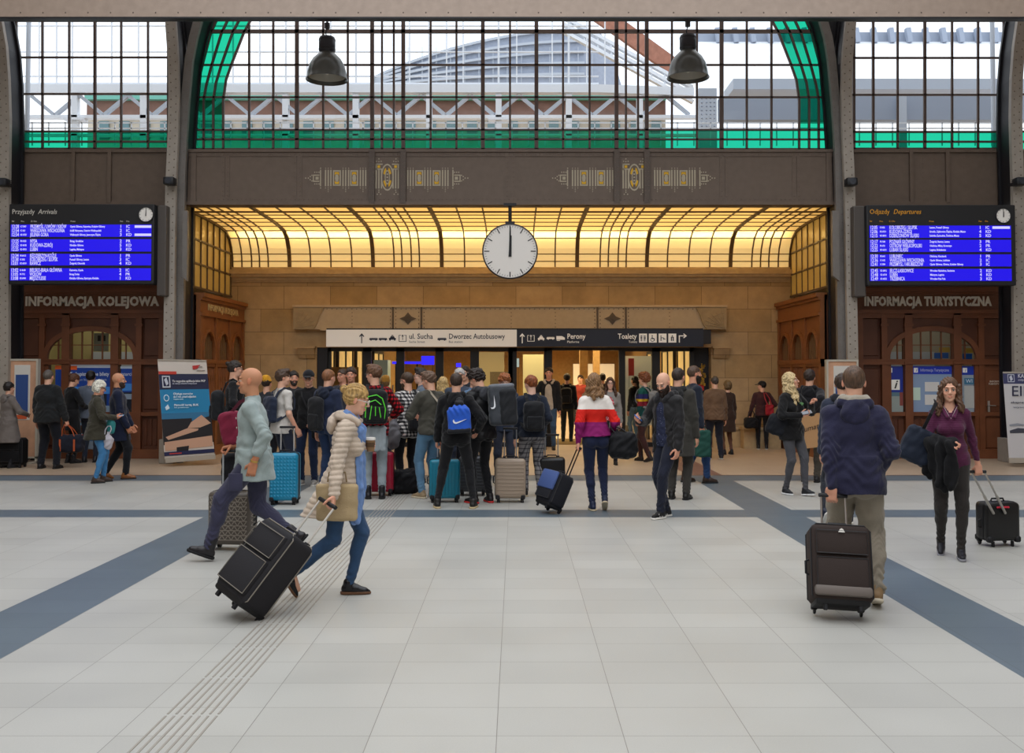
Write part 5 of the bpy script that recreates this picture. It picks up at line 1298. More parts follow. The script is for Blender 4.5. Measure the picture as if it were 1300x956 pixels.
# ------------------------------------------------------------------ pendant lamps
def pendant(label, px, ytop, yrim, Y):
    c = P3(px, yrim, Y); root = empty('pendant_lamp', label, 'lamp', c, group=None); s = Y/F_PX; r = 27*s
    m = MB(); prof = [(9*s, 35*s), (10.5*s, 33.5*s), (18*s, 26*s), (22.5*s, 18*s), (24.8*s, 8*s), (25.5*s, 2*s), (r, 0), (r*1.0, -.5*s), (r*.95, 0), (24.3*s, 2*s), (23.5*s, 8*s), (21*s, 18*s), (16*s, 26*s), (7*s, 33*s), (.001, 34*s)]
    m.lathe(prof, (0, 0, 0), 48); m.build('lamp_shade', [mat('shade_grey', '4b4b47', rough=.3, metal=.3)], root, smooth=True)
    m = MB(); m.lathe([(23.8*s, 4*s), (22.8*s, 8*s), (20.3*s, 18*s), (15.3*s, 26*s), (6.5*s, 32.3*s), (.001, 33*s)], (0, 0, 0), 48); m.build('shade_lining', mat('lining_white', 'b5b2a8', rough=.4), root, smooth=True)
    m = MB(); m.lathe([(.001, 34*s), (8*s, 34*s), (10.5*s, 37*s), (10.5*s, 52*s), (9.5*s, 54.5*s), (.001, 54.5*s)], (0, 0, 0), 32); m.build('ballast_housing', mat('ballast', '26252c', rough=.4), root, smooth=True)
    for k in range(10):
        a = 2*PI*k/10
    m = MB(); m.lathe([(10.7*s, 38*s), (10.7*s, 39.5*s)], (0, 0, 0), 32); m.lathe([(10.7*s, 50*s), (10.7*s, 51.5*s)], (0, 0, 0), 32); m.build('housing_band', m_black, root)
    m = MB(); m.lathe([(.001, 6*s), (4*s, 8*s), (5*s, 14*s), (3*s, 22*s), (.001, 26*s)], (0, 0, 0), 16); m.build('bulb', mat('bulb_glass', 'd8d8d0', rough=.15), root, smooth=True)
    m = MB(); m.tube([(0, 0, 54*s), (-2*s, 0, 60*s), (0, 0, 66*s)], .012, 6); m.tube([(0, 0, 66*s), (0, 0, 73*s)], 3.4*s, 10); m.tube([(0, 0, 73*s), (0, 0, 6)], .02, 6); m.build('cord', m_black, root)
pendant('left one of two grey dome pendant lamps hanging before the big window', 415, 43, 101, 17.9)
pendant('right one of two grey dome pendant lamps hanging before the big window', 873.5, 43, 98.5, 17.9)
# ------------------------------------------------------------------ spotlights on the columns
def spot(label, px, py, g):
    c = P3(px, py, 18.3); root = empty('spotlight', label, 'spotlight', c)
    m = MB(); m.rbox(-.10, .10, -.12, .08, -.075, .075, .03, 2); m.build('housing', mat('spot_black', '141519', rough=.5), root, smooth=True)
    m = MB()
    for k in range(5): m.box(-.09, .09, .08, .12, -.06+k*.028, -.05+k*.028)
    m.box(-.03, .03, .1, .3, -.03, .03); m.build('bracket', m_black, root)
    m = MB(); m.lathe([(.001, -.125), (.06, -.125), (.06, -.115)], (0, 0, 0), 16, 'y'); m.build('lens', mat('lens', '30343c', rough=.1), root)
spot('black spotlight on the steel column right of the arrivals board', 216, 230.5, 1); spot('black spotlight on the steel column left of the departures board', 1080, 231.5, 1)
spot('black spotlight above the left edge of the arrivals board', 4.5, 232, 1); spot('black spotlight above the right edge of the departures board', 1294, 231, 1)
for n, x0, x1, lb in (('l', 232, 239, 'left'), ('r', 1056.5, 1064, 'right')):
    a, b = P3(x0, 357, 18.45), P3(x1, 268, 18.45); m = MB(); m.prism([(a[0], a[2]+.1), (b[0], a[2]), (b[0], b[2]), (a[0], b[2])], 18.4, 18.5); o = m.build('cable_duct', m_rib); tag(o, 'grey vertical cable duct at the ' + lb + ' edge of the lit canopy', 'duct')
# ------------------------------------------------------------------ departure and arrival boards
def board(name, label, x0, x1, y0, y1, sx0, sx1, head, hcol, rows, cols, cpx, cl, side, times):
    Y = 18.2; a, b = P3(x0, y1, Y), P3(x1, y0, Y); root = empty(name, label, 'screen', ((a[0]+b[0])/2, Y, 0)); ox = (a[0]+b[0])/2
    m = MB(); m.rbox(a[0]-ox, b[0]-ox, 0, .22, a[2], b[2], .02, 2); m.build('casing', mat('board_case', '1e1f22', rough=.45), root)
    X = lambda px, py=320: P3(px, py, Y)[0]-ox; Z = lambda py: wz(py, Y)
    gy = [(285.2, 300.8), (303.7, 319.4), (322.3, 337), (340.6, 356)] if side == 'l' else [(286.5, 302), (304.5, 320), (323, 338.3), (341.3, 356.7)]
    scr = emis('blue_display', '2008ff', .8); wt = emis('display_text', 'd8d4ff', 1.0)
    for gi, (g0, g1) in enumerate(gy):
        m = MB(); m.box(X(sx0), X(sx1), -.012, 0, Z(g1), Z(g0)); sp = m.build('display_panel', scr, root)
        for r in range(3):
            z = Z(g0+(g1-g0)*(r+.5)/3); row = rows[gi*3+r]
            for s, px, sz, sc in ((times[gi*3+r], cols[0], .092, .68), (row[3], cols[1], .045, .62), (row[0], cols[2], .095, .54), (row[1], cols[3], .052, .7), (row[2], cols[4], .08, 1), (row[4], cols[5], .075, 1)):
                if s:
                    t = text(s, sz, wt, sp, (X(px), -.014, z), bold=.001, ext=.001, sx=sc)
    if side == 'l': hl = ((888, 1000, 0, 0), (888, 1000, 0, 1), (888, 1000, 0, 2)); rng = (171, 192); hr = (0, 2)
    else: rng = (1260, 1282); hr = (0,)
    for r in hr: m = MB(); z = Z(gy[0][0]+(gy[0][1]-gy[0][0])*(r+.5)/3); m.box(X(rng[0]), X(rng[1]), -.016, -.012, z-.022, z+.022); m.build('delay_mark', wt, root)
    text(head[0], .125, emis('head_'+side, hcol, .5), root, (X(cols[0]), -.002, Z(269)), sx=.88); text(head[1], .125, emis('head_'+side, hcol, .5), root, (X(cols[0]+ (33 if side == 'l' else 30)), -.002, Z(269)), shear=.25, sx=.88)
    for s, c in zip(('Nr', 'Poc.', 'Z / Do', 'Przez', 'Per.', 'Prz.'), cols): text(s, .04, emis('head_'+side, hcol, .5), root, (X(c), -.002, Z(281)))
    m = MB(); a2, b2 = P3(cpx[0], cpx[3], Y), P3(cpx[1], cpx[2], Y); m.rbox(a2[0]-ox, b2[0]-ox, .12, .62, a2[2], b2[2], .02, 2); m.build('side_cabinet', mat('cabinet_grey', '4c4642', rough=.5), root)
    for xx in (-.9, .9): pass
    m = MB(); m.box(-1.1, -1.0, .22, .95, Z(300), Z(295)); m.box(1.0, 1.1, .22, .95, Z(300), Z(295)); m.build('wall_mount', m_black, root)
    clock('board_clock', 'small round clock on the top right corner of the ' + ('arrivals' if side == 'l' else 'departures') + ' board', P3(cl[0], cl[1], Y-.02), 9.4/F_PX*Y, small=True)
RL = [('PRZEMYŚL / LWÓW / KIJÓW', 'Opole Główne, Katowice, Kraków Główny', '1', 'IC 73007', 'IC'), ('WARSZAWA WSCHODNIA', 'Łódź Fabryczna, Ostrów Wielkopolski', '2', 'IC 1621', 'IC'), ('JELENIA GÓRA', 'Wałbrzych Główny, Jaworzyna Śląska', '3', 'KD 67231', 'KD'), ('NYSA', 'Brzeg, Grodków', '2', 'PR 41023', 'PR'), ('KUDOWA-ZDRÓJ', 'Kłodzko Główne', '5', 'KD 66102', 'KD'), ('LUBIN', 'Legnica, Malczyce', '3', 'KD 69312', 'KD'), ('KĘDZIERZYN-KOŹLE', 'Opole Główne', '1', 'PR 64112', 'PR'), ('KOŁOBRZEG / SŁUPSK', 'Poznań Główny, Leszno', '3', 'IC 8302', 'IC'), ('RAWICZ', 'Żmigród, Oborniki', '4', 'KD 60310', 'KD'), ('BIELSKO-BIAŁA GŁÓWNA', 'Katowice, Opole', '2', 'IC 46100', 'IC'), ('WOŁÓW', 'Brzeg Dolny', '4', 'PR 7712', 'PR'), ('MIĘDZYLESIE', 'Kłodzko Główne, Bystrzyca Kłodzka', '1', 'KD 69401', 'KD')]
RR = [('KOŁOBRZEG / SŁUPSK', 'Leszno, Poznań Główny', '1', 'IC 8102', 'IC'), ('KUDOWA-ZDRÓJ', 'Strzelin, Ząbkowice Śląskie, Kłodzko Miasto', '4', 'KD 69211', 'KD'), ('DZIERŻONIÓW ŚLĄSKI', 'Sobótka Zachodnia, Świdnica Miasto', '5', 'KD 68012', 'KD'), ('POZNAŃ GŁÓWNY', 'Żmigród, Rawicz, Leszno', '3', 'PR 7640', 'PR'), ('OSTRÓW WIELKOPOLSKI', 'Oleśnica, Milicz, Krotoszyn', '2', 'PR 6721', 'PR'), ('LUBAŃ ŚLĄSKI', 'Legnica, Bolesławiec', '4', 'KD 66212', 'KD'), ('LUBLINIEC', 'Oleśnica, Kluczbork', '1', 'PR 6411', 'PR'), ('WARSZAWA WSCHODNIA', 'Opole Główne, Lubliniec', '2', 'IC 6102', 'IC'), ('PRZEMYŚL / HRUBIESZÓW', 'Opole Główne, Gliwice, Kraków Główny', '3', 'IC 3804', 'IC'), ('JELCZ-LASKOWICE', 'Wrocław Nadodrze, Siechnice', '2', 'KD 60912', 'KD'), ('LUBIN', 'Malczyce, Legnica', '4', 'KD 60718', 'KD'), ('TRZEBNICA', 'Wrocław Psie Pole', '3', 'KD 60552', 'KD')]
board('arrivals_board', 'wide black arrivals board with blue rows reading Przyjazdy Arrivals', 10, 196, 259, 361, 13.5, 192, ('Przyjazdy', 'Arrivals'), 'c8c2b8', RL, (14.5, 26, 38.5, 89, 152, 160), (195.5, 208.5, 259, 375), (185.5, 272.5), 'l', ['12:28', '12:54', '12:54', '13:25', '12:25', '12:25', '12:34', '12:38', '13:01', '13:02', '13:05', '13:08'])
board('departures_board', 'wide black departures board with blue rows reading Odjazdy Departures', 1101, 1289, 260, 362.5, 1104, 1283.5, ('Odjazdy', 'Departures'), 'e09a20', RR, (1104.5, 1117, 1129, 1180, 1243, 1251), (1087.5, 1101.5, 260, 376), (1273.5, 274), 'r', ['12:05', '12:06', '12:15', '12:17', '12:22', '12:25', '12:30', '12:36', '12:41', '12:45', '12:48', '12:49'])
# ------------------------------------------------------------------ wooden kiosks
m_wood = mat('dark_wood', '74442a', rough=.45, bump=.08, bscale=30, var=.14, vscale=3); m_wood2 = mat('dark_wood_panel', '5c3422', rough=.45, bump=.08, bscale=30, var=.14, vscale=3)
m_wood3 = mat('lit_wood', '7d4a24', rough=.45, bump=.08, bscale=30, var=.14, vscale=3)
m_letter = mat('wood_lettering', 'efe6d8', rough=.6)
def kiosk(side, cx, x0, x1, ttl, tx0, tx1):
    Y = Yk; C = P3(cx, 456, Y)[0]; root = empty('information_kiosk', 'dark wooden kiosk front lettered ' + ttl.title() + (' below the arrivals board' if side == 'l' else ' below the departures board'), 'kiosk', (C, Y, 0))
    X = lambda px: wx(px, Y)-C; Z = lambda py: wz(py, Y); s = Y/F_PX
    if side == 'l': xa, xb = -8, X(x1)
    else: xa, xb = X(x0), 8
    xa, xb = X(x0-3), X(x1+3)
    m = MB()   # frame: fascia, rails, posts
    m.box(xa, xb, .02, .25, Z(396), Z(340)); m.box(xa, xb, -.10, .05, Z(371), Z(366)); m.box(xa, xb, -.06, .05, Z(374), Z(371)); m.box(xa, xb, -.09, .05, Z(398), Z(393.5)); m.box(xa, xb, -.05, .05, Z(400), Z(398))
    m.box(xa, xb, -.057, .12, Z(463), Z(456)); m.box(xa, xb, -.07, .12, Z(458), Z(456.5)); m.box(xa, xb, -.063, .12, 0, .18); m.box(xa, xb, -.03, .12, Z(528), Z(523)); m.box(xa, xb, -.03, .12, Z(404), Z(398))
    for px in (cx-31, cx+31): m.box(X(px)-.075, X(px)+.075, -.05, .12, .0, Z(398)); m.box(X(px)-.10, X(px)+.10, -.08, .0, Z(462), Z(459)); m.box(X(px)-.09, X(px)+.09, -.07, .0, Z(414), Z(411))
    for px in (cx-61.5, cx+61.5): m.box(X(px)-.055, X(px)+.055, -.04, .12, .0, Z(398)); m.box(X(px)-.08, X(px)+.08, -.06, .0, Z(414), Z(411))
    for px in (x0+1, x1-1): m.box(X(px)-.06, X(px)+.06, -.04, .12, 0, Z(398))
    m.box(X(cx-61), X(cx-53), -.02, .10, 0, Z(463)); m.box(X(cx+53), X(cx+61), -.02, .10, 0, Z(463)); 
    m.build('frame', m_wood, root)
    p = MB()   # recessed panels
    for a, b in ((x0, cx-61.5), (cx+61.5, x1)): p.box(X(a), X(b), .06, .1, 0, Z(398)); 
    for a, b in ((x0, cx-61.5), (cx+61.5, x1)):
        if b-a > 14:
            for y0, y1 in ((404, 452), (468, 520)): q = MB; p.rbox(X(a+5), X(b-6), .035, .07, Z(y1), Z(y0), .012, 1)
            for i in range(3): xx = a+5+(b-a-11)*(i+.15)/3; p.rbox(X(xx), X(xx+(b-a-11)*.22), .035, .07, .25, Z(532), .01, 1)
    p.box(X(cx-61.5), X(cx+61.5), .06, .1, 0, Z(528))
    for a, b in ((cx-58, cx-34), (cx-27, cx+27), (cx+34, cx+58)):
        n = 2 if b-a < 30 else 5
        for i in range(n): w = (b-a)/n; p.rbox(X(a+w*i+w*.18), X(a+w*(i+1)-w*.18), .03, .07, .25, Z(532), .01, 1)
    # spandrels over the arch
    H, hw = 38.5, 57.5; arc = lambda t: (cx+hw*math.cos(t), 456-H*math.sin(t)**.9)
    N = 24; top = 402
    pts = [arc(PI*k/N) for k in range(N+1)]
    for (ax, ay), (bx, by) in zip(pts, pts[1:]): p.prism([(X(ax), Z(ay)), (X(bx), Z(by)), (X(bx), Z(top)), (X(ax), Z(top))], .02, .08)
    p.box(X(cx-61.5), X(cx-hw), .02, .08, Z(456), Z(top)); p.box(X(cx+hw), X(cx+61.5), .02, .08, Z(456), Z(top))
    p.build('panel', m_wood2, root)
    m = MB(); m.path([(X(a), .0, Z(b)) for a, b in [arc(PI*k/N) for k in range(N+1)]], .09, .084); m.path([(X(cx+(a-cx)*1.04), .01, Z(456-(456-b)*1.07)) for a, b in [arc(PI*k/N) for k in range(N+1)]], .03, .09); m.build('arch_moulding', m_wood, root)
    m = MB()
    for px in (cx-13, cx, cx+13): m.box(X(px)-.012, X(px)+.012, .05, .08, Z(456), Z(419))
    m.box(X(cx-55), X(cx+55), .05, .08, Z(438.6), Z(437.4))
    for px in (cx-43, cx+43): m.box(X(px)-.012, X(px)+.012, .05, .08, Z(456), Z(430))
    m.build('glazing_bar', m_wood, root)
    # glazed openings
    g = MB()
    for a, b in zip(pts, pts[1:]): g.add([(X(a[0]), .075, Z(456)), (X(b[0]), .075, Z(456)), (X(b[0]), .075, Z(b[1])), (X(a[0]), .075, Z(a[1]))], [(0, 1, 2, 3)])
    g.add([(X(cx-61), .075, Z(528)), (X(cx+61), .075, Z(528)), (X(cx+61), .075, Z(463)), (X(cx-61), .075, Z(463))], [(0, 1, 2, 3)])
    g.build('pane', glass('kiosk_glass', 'c8cdd2', gl=.08), root, recalc=False)
    t = text(ttl, .26, m_letter, root, (X((tx0+tx1)/2), .015, Z(383)), align='CENTER', bold=.013, ext=.012, spacing=1.08)
    t.scale = ((tx1-tx0)*s/t.dimensions.x, .25/max(t.dimensions.z, t.dimensions.y), 1)
    # room behind the glass
    rm = MB(); rm.box(X(x0-4), X(x1+4), 2.2, 2.3, 0, 3.3); rm.box(X(x0-4), X(x1+4), .15, 2.3, 3.3, 3.4); rm.box(X(x0-4)-.05, X(x0-4), .15, 2.3, 0, 3.4); rm.box(X(x1+4), X(x1+4)+.05, .15, 2.3, 0, 3.4)
    rm.build('back_room_wall', mat('room_cream', 'b5a873' if side == 'l' else 'a8a090', rough=.8), root)
    rm = MB(); rm.box(X(cx-50), X(cx+50), 1.3, 1.9, 0, 1.0); rm.box(X(cx-50), X(cx+50), 1.25, 1.95, 1.0, 1.05); rm.box(X(cx-57), X(cx+60), 2.1, 2.19, 1.2, Z(444)); rm.build('counter', mat('counter_white', 'b9c0cc', rough=.6), root)
    area('kiosk_room_glow', (C, Y+1.2, 3.25), (0, 0, 0), 2.4, 1.0, 22 if side == 'l' else 14, (1, .9, .7))
    return root, X, Z, C
kl, XKL, ZKL, CKL = kiosk('l', 115, 14, 206.5, 'INFORMACJA KOLEJOWA', 30, 200)
kr, XKR, ZKR, CKR = kiosk('r', 1184, 1090.5, 1285, 'INFORMACJA TURYSTYCZNA', 1098, 1260)
def flat(mb, px0, px1, py0, py1, Y, d=.004, y_=0):
    a, b = P3(px0, py1, Y), P3(px1, py0, Y); mb.box(a[0], b[0], y_-d, y_, a[2], b[2])
def flat_panel(name, label, cat, Y, parts, texts=(), group=None):
    """flat printed thing at depth Y: parts = (part name, colour, [(px0, px1, py0, py1), ...], emit)"""
    x0 = min(r[0] for p in parts for r in p[2]); x1 = max(r[1] for p in parts for r in p[2]); C = wx((x0+x1)/2, Y)
    root = empty(name, label, cat, (C, Y, 0), group=group); lay = 0
    for nm, c, rects, e in parts:
        m = MB(); lay += 1
        for r in rects: a, b = P3(r[0], r[3], Y), P3(r[1], r[2], Y); m.box(a[0]-C, b[0]-C, -.003*lay, -.003*lay+.003, a[2], b[2])
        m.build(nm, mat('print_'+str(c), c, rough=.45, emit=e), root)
    for s, px, py, hpx, c, kw in texts:
        p = P3(px, py, Y); wpx = kw.pop('w', None); t = text(s, hpx*1.35*Y/F_PX, mat('ink_'+c, c, rough=.6), root, (p[0]-C, -.003*lay-.002, p[2]), ext=.0008, **kw)
        if wpx: t.scale = (wpx*Y/F_PX/max(t.dimensions.x, .01), 1, 1)
    return root
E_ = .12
flat_panel('window_poster', 'blue poster reading Tu kupisz online bilety in the middle window of the left kiosk', 'poster', Yk+.04,
    [('sheet', '1b3f8f', [(87, 141, 460, 540)], E_), ('white_band', 'c9d4e4', [(87, 141, 460, 467)], E_), ('orange_label', 'e0622d', [(87, 98, 464.5, 469.5)], E_), ('light_band', '3d82cf', [(87, 141, 491, 500)], E_), ('picture', '7f93a8', [(87, 141, 515, 540)], E_), ('dark_picture', '26303f', [(92, 136, 500, 515)], 0)],
    [('Tu kupisz online bilety', 114, 475, 5, 'dfe6f2', dict(align='CENTER', w=50, bold=.002)), ('You can buy online tickets', 114, 482, 3.4, 'b9c6dd', dict(align='CENTER', w=44))])
flat_panel('window_poster', 'blue poster strip reading intercity in the right window of the left kiosk', 'poster', Yk+.04,
    [('sheet', '1b3f8f', [(153, 173.5, 465, 520)], E_), ('white_band', 'b9c6d8', [(153, 173.5, 465, 468)], E_), ('light_band', '3d7fc5', [(153, 173.5, 487, 496)], E_), ('dark_picture', '1c2330', [(153, 173.5, 498, 520)], 0), ('train', '8fa0b3', [(155, 170, 500, 507)], 0), ('green_light', '3ec25a', [(170.5, 172, 512, 517)], .6)],
    [('intercity', 163, 475, 5, 'dfe6f2', dict(align='CENTER', w=18))])
flat_panel('window_poster', 'narrow blue poster with orange top in the left window of the left kiosk', 'poster', Yk+.04,
    [('sheet', '1b3f8f', [(70, 78.5, 464, 500)], E_), ('orange_top', 'd9622f', [(70, 78.5, 464, 469)], E_)])
flat_panel('painted_reflection', 'pale blue ribbed reflection painted as a flat panel low in the left kiosk front', 'flat_panel', Yk+.02, [('sheet', '9fb4c9', [(95, 138, 550, 572)], 0), ('stripe', '4f7fb0', [(95, 138, 556, 560)], 0)])  # reflection on the kiosk front, painted as flat pale blue bands
def info(cx, w=13): return [('blue_band', '20379c', [(cx-w, cx+w, 465, 476)], E_), ('white_square', 'e4e2da', [(cx-w+2, cx-w+7.5, 467, 473)], E_)]
flat_panel('window_poster', 'large blue and grey tourist information poster in the middle window of the right kiosk', 'poster', Yk+.04,
    [('sheet', '7f93b0', [(1158, 1208, 465, 523)], E_), ('blue_band', '2036a8', [(1158, 1208, 465, 475)], E_), ('badge', 'e4e2da', [(1160, 1165, 467, 473)], E_), ('notice', 'c9c7c4', [(1174, 1192, 485, 497), (1174, 1192, 501, 514)], E_), ('green_leaflet', 'b9cfc0', [(1159, 1168, 492, 508)], E_), ('yellow_patch', 'b0a070', [(1198, 1208, 480, 500)], 0)],
    [('Informacja Turystyczna', 1186, 470, 4, 'c5cbe8', dict(align='CENTER', w=36)), ('i', 1162.5, 470, 5, '20379c', dict(align='CENTER', shear=.3))])
flat_panel('window_poster', 'poster with a large white i sign in the left window of the right kiosk', 'poster', Yk+.04,
    [('sheet', '55707c', [(1125, 1146, 465, 523)], E_), ('blue_band', '1f2f86', [(1125, 1146, 465, 498)], E_), ('badge', 'e4e2da', [(1127, 1132.5, 467, 473), (1130, 1142, 482, 495)], E_), ('photo', '9aa5a2', [(1125, 1146, 503, 523)], 0), ('red_tram', '8f4a44', [(1142, 1146, 498, 515)], 0)],
    [('i', 1136, 488.5, 11, '202020', dict(align='CENTER', shear=.3, bold=.004)), ('i', 1129.7, 470, 5, '20379c', dict(align='CENTER', shear=.3))])
flat_panel('window_poster', 'blue and grey poster in the right window of the right kiosk beside the door', 'poster', Yk+.04,
    [('sheet', '8f9aa5', [(1220, 1242, 465, 523)], E_), ('blue_band', '20379c', [(1220, 1242, 465, 476)], E_), ('badge', 'e4e2da', [(1222, 1227.5, 467, 473)], E_), ('panel', '3e6f8c', [(1224, 1236, 480, 488)], E_), ('notice', 'c5c7c4', [(1224, 1238, 490, 518)], 0)],
    [('i', 1224.7, 470, 5, '20379c', dict(align='CENTER', shear=.3)), ('WI', 1230, 484, 5, 'dfe6f2', dict(align='CENTER'))])
flat_panel('display_leaflets', 'colourful leaflets behind the arched glass of the right kiosk', 'leaflets', Yk+.5, [('leaflet', '2f66b0', [(1186, 1204, 448, 455), (1222, 1234, 449, 456)], .1), ('yellow_leaflet', 'c4a040', [(1192, 1208, 441, 447), (1226, 1238, 442, 448)], .1), ('white_leaflet', 'b9c0c4', [(1206, 1209, 436, 452)], .1)])
flat_panel('display_leaflets', 'dark poster with two black boxes behind the arched glass of the left kiosk', 'poster', Yk+.5, [('sheet', '8c8d72', [(119, 138, 423, 446)], .08), ('black_box', '1c1c18', [(124, 128, 426, 433), (130, 134, 426, 433)], 0)])
# door of the right kiosk
dr = empty('door_9', None, None, (wx(1266, Yk), Yk+.03, 0), kind='structure'); m = MB(); m.rbox(-.34, .34, 0, .06, 0, wz(463, Yk), .01, 1); m.rbox(-.24, .24, -.02, .01, wz(523, Yk)+.1, wz(470, Yk), .015, 1); m.rbox(-.24, .24, -.02, .01, .2, wz(530, Yk), .015, 1); m.build('door_leaf', m_wood, dr)
m = MB(); hx = wx(1254.5, Yk)-wx(1266, Yk); hz = wz(516, Yk); m.box(hx-.02, hx+.02, -.04, -.02, hz-.13, hz+.11); m.tube([(hx, -.03, hz+.02), (hx, -.08, hz+.02), (hx+.12, -.08, hz+.015)], .011, 8); m.build('door_handle', mat('steel', 'c8c8c8', rough=.3, metal=1), dr)
text('INFORMACJA\nTURYSTYCZNA', .05, m_letter, dr, (0, -.025, wz(486, Yk)), align='CENTER')
# ------------------------------------------------------------------ kiosks along the alcove sides
def side_kiosk(g, lettered):
    XW, XB = (XL, -6.15) if g > 0 else (XR, 5.93); d = abs(XB-XW)
    root = empty('alcove_kiosk', 'wooden kiosk with three arched grilles along the ' + ('left' if g > 0 else 'right') + ' side of the alcove', 'kiosk', (XB, 20.8, 0))
    y0, y1 = 19.3-20.8, 22.44-20.8; S = lambda a, b: (min(-g*a, -g*b), max(-g*a, -g*b))   # a, b measured from the face towards the wall (negative = into the alcove)
    def bx(mb, a, b, ya, yb, za, zb): x = S(a, b); mb.box(x[0], x[1], ya, yb, za, zb)
    m = MB(); bx(m, .06, d, y0, y1, 0, 3.2); m.build('carcass', m_wood2, root)
    m = MB(); bx(m, -.10, d, y0, y1, 3.16, 3.24); bx(m, -.06, d, y0, y1, 3.10, 3.16); bx(m, -.02, .1, y0, y1, 2.86, 3.1); bx(m, -.06, .1, y0, y1, 2.80, 2.86); bx(m, -.04, .1, y0, y1, 1.86, 1.95); bx(m, -.02, .1, y0, y1, 1.80, 1.86); bx(m, -.02, .1, y0, y1, .0, .2); bx(m, -.04, .1, y0, y1, .76, .84)
    for k in range(4): y = y0 + .0 + k*(y1-y0-.14)/3; bx(m, -.03, .1, y, y+.14, 0, 2.8)
    m.build('frame', m_wood3, root)
    m = MB()
    for k in range(3):
        ya = y0+.14+k*(y1-y0-.14)/3; yb = ya+(y1-y0-.14)/3-.14; c = (ya+yb)/2; hw = (yb-ya)/2-.05; N = 14; x = S(.0, .05)
        arc = [(c+hw*math.cos(PI*i/N), 2.10+.42*math.sin(PI*i/N)) for i in range(N+1)]
        for (a, za), (b, zb) in zip(arc, arc[1:]): m.prism([(a, za), (b, zb), (b, 2.8), (a, 2.8)], x[0], x[1], 'yz')
        for a, b in ((ya, c-hw), (c+hw, yb)): bx(m, 0, .05, a, b, 1.95, 2.8)
        X0 = S(-.02, -.019)[0]; m.path([(X0, a, z) for a, z in [(c+hw, 1.95)] + arc + [(c-hw, 1.95)]], .05, .05, up=(1, 0, 0))
    m.build('arch_panel', m_wood3, root)
    m = MB()
    for k in range(3):
        ya = y0+.14+k*(y1-y0-.14)/3; yb = ya+(y1-y0-.14)/3-.14; c = (ya+yb)/2; hw = (yb-ya)/2-.05
        for i in range(7): y = c-hw+.06+i*(2*hw-.12)/6; z = 2.10+.42*math.sqrt(max(0, 1-((y-c)/hw)**2)); bx(m, .02, .045, y-.012, y+.012, 1.95, z)
    m.build('grille_bar', mat('grille', '7a5a38', rough=.5), root)
    m = MB()
    for i in range(22):
        y = y0+.2+i*(y1-y0-.35)/21; prof = [(.025, .86), (.035, .95), (.022, 1.05), (.04, 1.3), (.022, 1.55), (.035, 1.68), (.025, 1.8)]
        m.lathe(prof, (S(.02, .02)[0], y, 0), 8)
    m.build('baluster', m_wood3, root, smooth=True)
    if lettered:
        t = text('INFORMACJA KOLEJOWA', .2, mat('gilt_lettering', 'b7a172', rough=.5), root, (-g*-.025, .05, 2.98), rot=(PI/2, 0, g*PI/2), align='CENTER', bold=.004, ext=.008)
        t.scale = (2.15/t.dimensions.x, .9, 1)
side_kiosk(1, True); side_kiosk(-1, False)
# ------------------------------------------------------------------ banners and poster stands
def rollup(name, label, tl, tr, br_, bl, Y, Y2, parts, texts):
    """leaning roll-up banner: corners in photo pixels; Y depth of left edge, Y2 of right edge"""
    TL, TR, BR_, BL_ = Vector(P3(*tl, Y)), Vector(P3(*tr, Y2)), Vector(P3(*br_, Y2)), Vector(P3(*bl, Y))
    c = (BL_+BR_)/2; root = empty(name, label, 'banner', (c.x, c.y, 0)); c = Vector((c.x, c.y, 0))
    n = (BR_-BL_).cross(TL-BL_).normalized()
    def q(u, v, off=0): return (TL*(1-u)*(1-v) + TR*u*(1-v) + BL_*(1-u)*v + BR_*u*v) + n*off - c
    m = MB(); m.add([q(0, 0), q(1, 0), q(1, 1), q(0, 1), q(0, 0, -.01), q(1, 0, -.01), q(1, 1, -.01), q(0, 1, -.01)], [(3, 2, 1, 0), (4, 5, 6, 7), (0, 1, 5, 4), (1, 2, 6, 5), (2, 3, 7, 6), (3, 0, 4, 7)]); m.build('banner_sheet', mat('banner_'+parts[0][1], parts[0][1], rough=.5), root)
    lay = 1
    for nm, cc, polys in parts[1:]:
        m = MB(); lay += 1
        for P in polys:
            if len(P) == 4 and not isinstance(P[0], tuple): P = [(P[0], P[2]), (P[1], P[2]), (P[1], P[3]), (P[0], P[3])]
            k = len(P); m.add([q(u, v, .0015*lay) for u, v in P] + [q(u, v, .0005) for u, v in P], [tuple(range(k-1, -1, -1))] + [(i, (i+1) % k, (i+1) % k + k, i+k) for i in range(k)])
        m.build(nm, mat('print_'+cc, cc, rough=.5), root)
    ex = (TR-TL); wd = ex.length; ang = math.atan2(ex.y, ex.x)
    for s, u, v, h, cc, w in texts:
        p = q(u, v, .0015*lay+.004); t = text(s, h, mat('ink_'+cc, cc, rough=.6), root, p, rot=(PI/2, 0, ang), ext=.0008, bold=.001)
        if w: t.scale = (w*wd/max(.01, math.hypot(t.dimensions.x, 0)), 1, 1)
    m = MB(); a, b = q(0, 1), q(1, 1); m.bar(a+Vector((0, .02, -.02)), b+Vector((0, .02, -.02)), .10, .09); m.build('base_rail', mat('banner_base', 'a89f92', rough=.4), root)
    m = MB(); m.bar(q(0, 0), q(1, 0), .025, .03); m.build('top_rail', mat('banner_base', 'a89f92', rough=.4), root)
    m = MB(); m.tube([q(.5, 1, -.05), q(.5, .02, -.04)], .012, 6); m.build('support_pole', mat('steel', 'a8a8a8', rough=.3, metal=1), root)
    return root
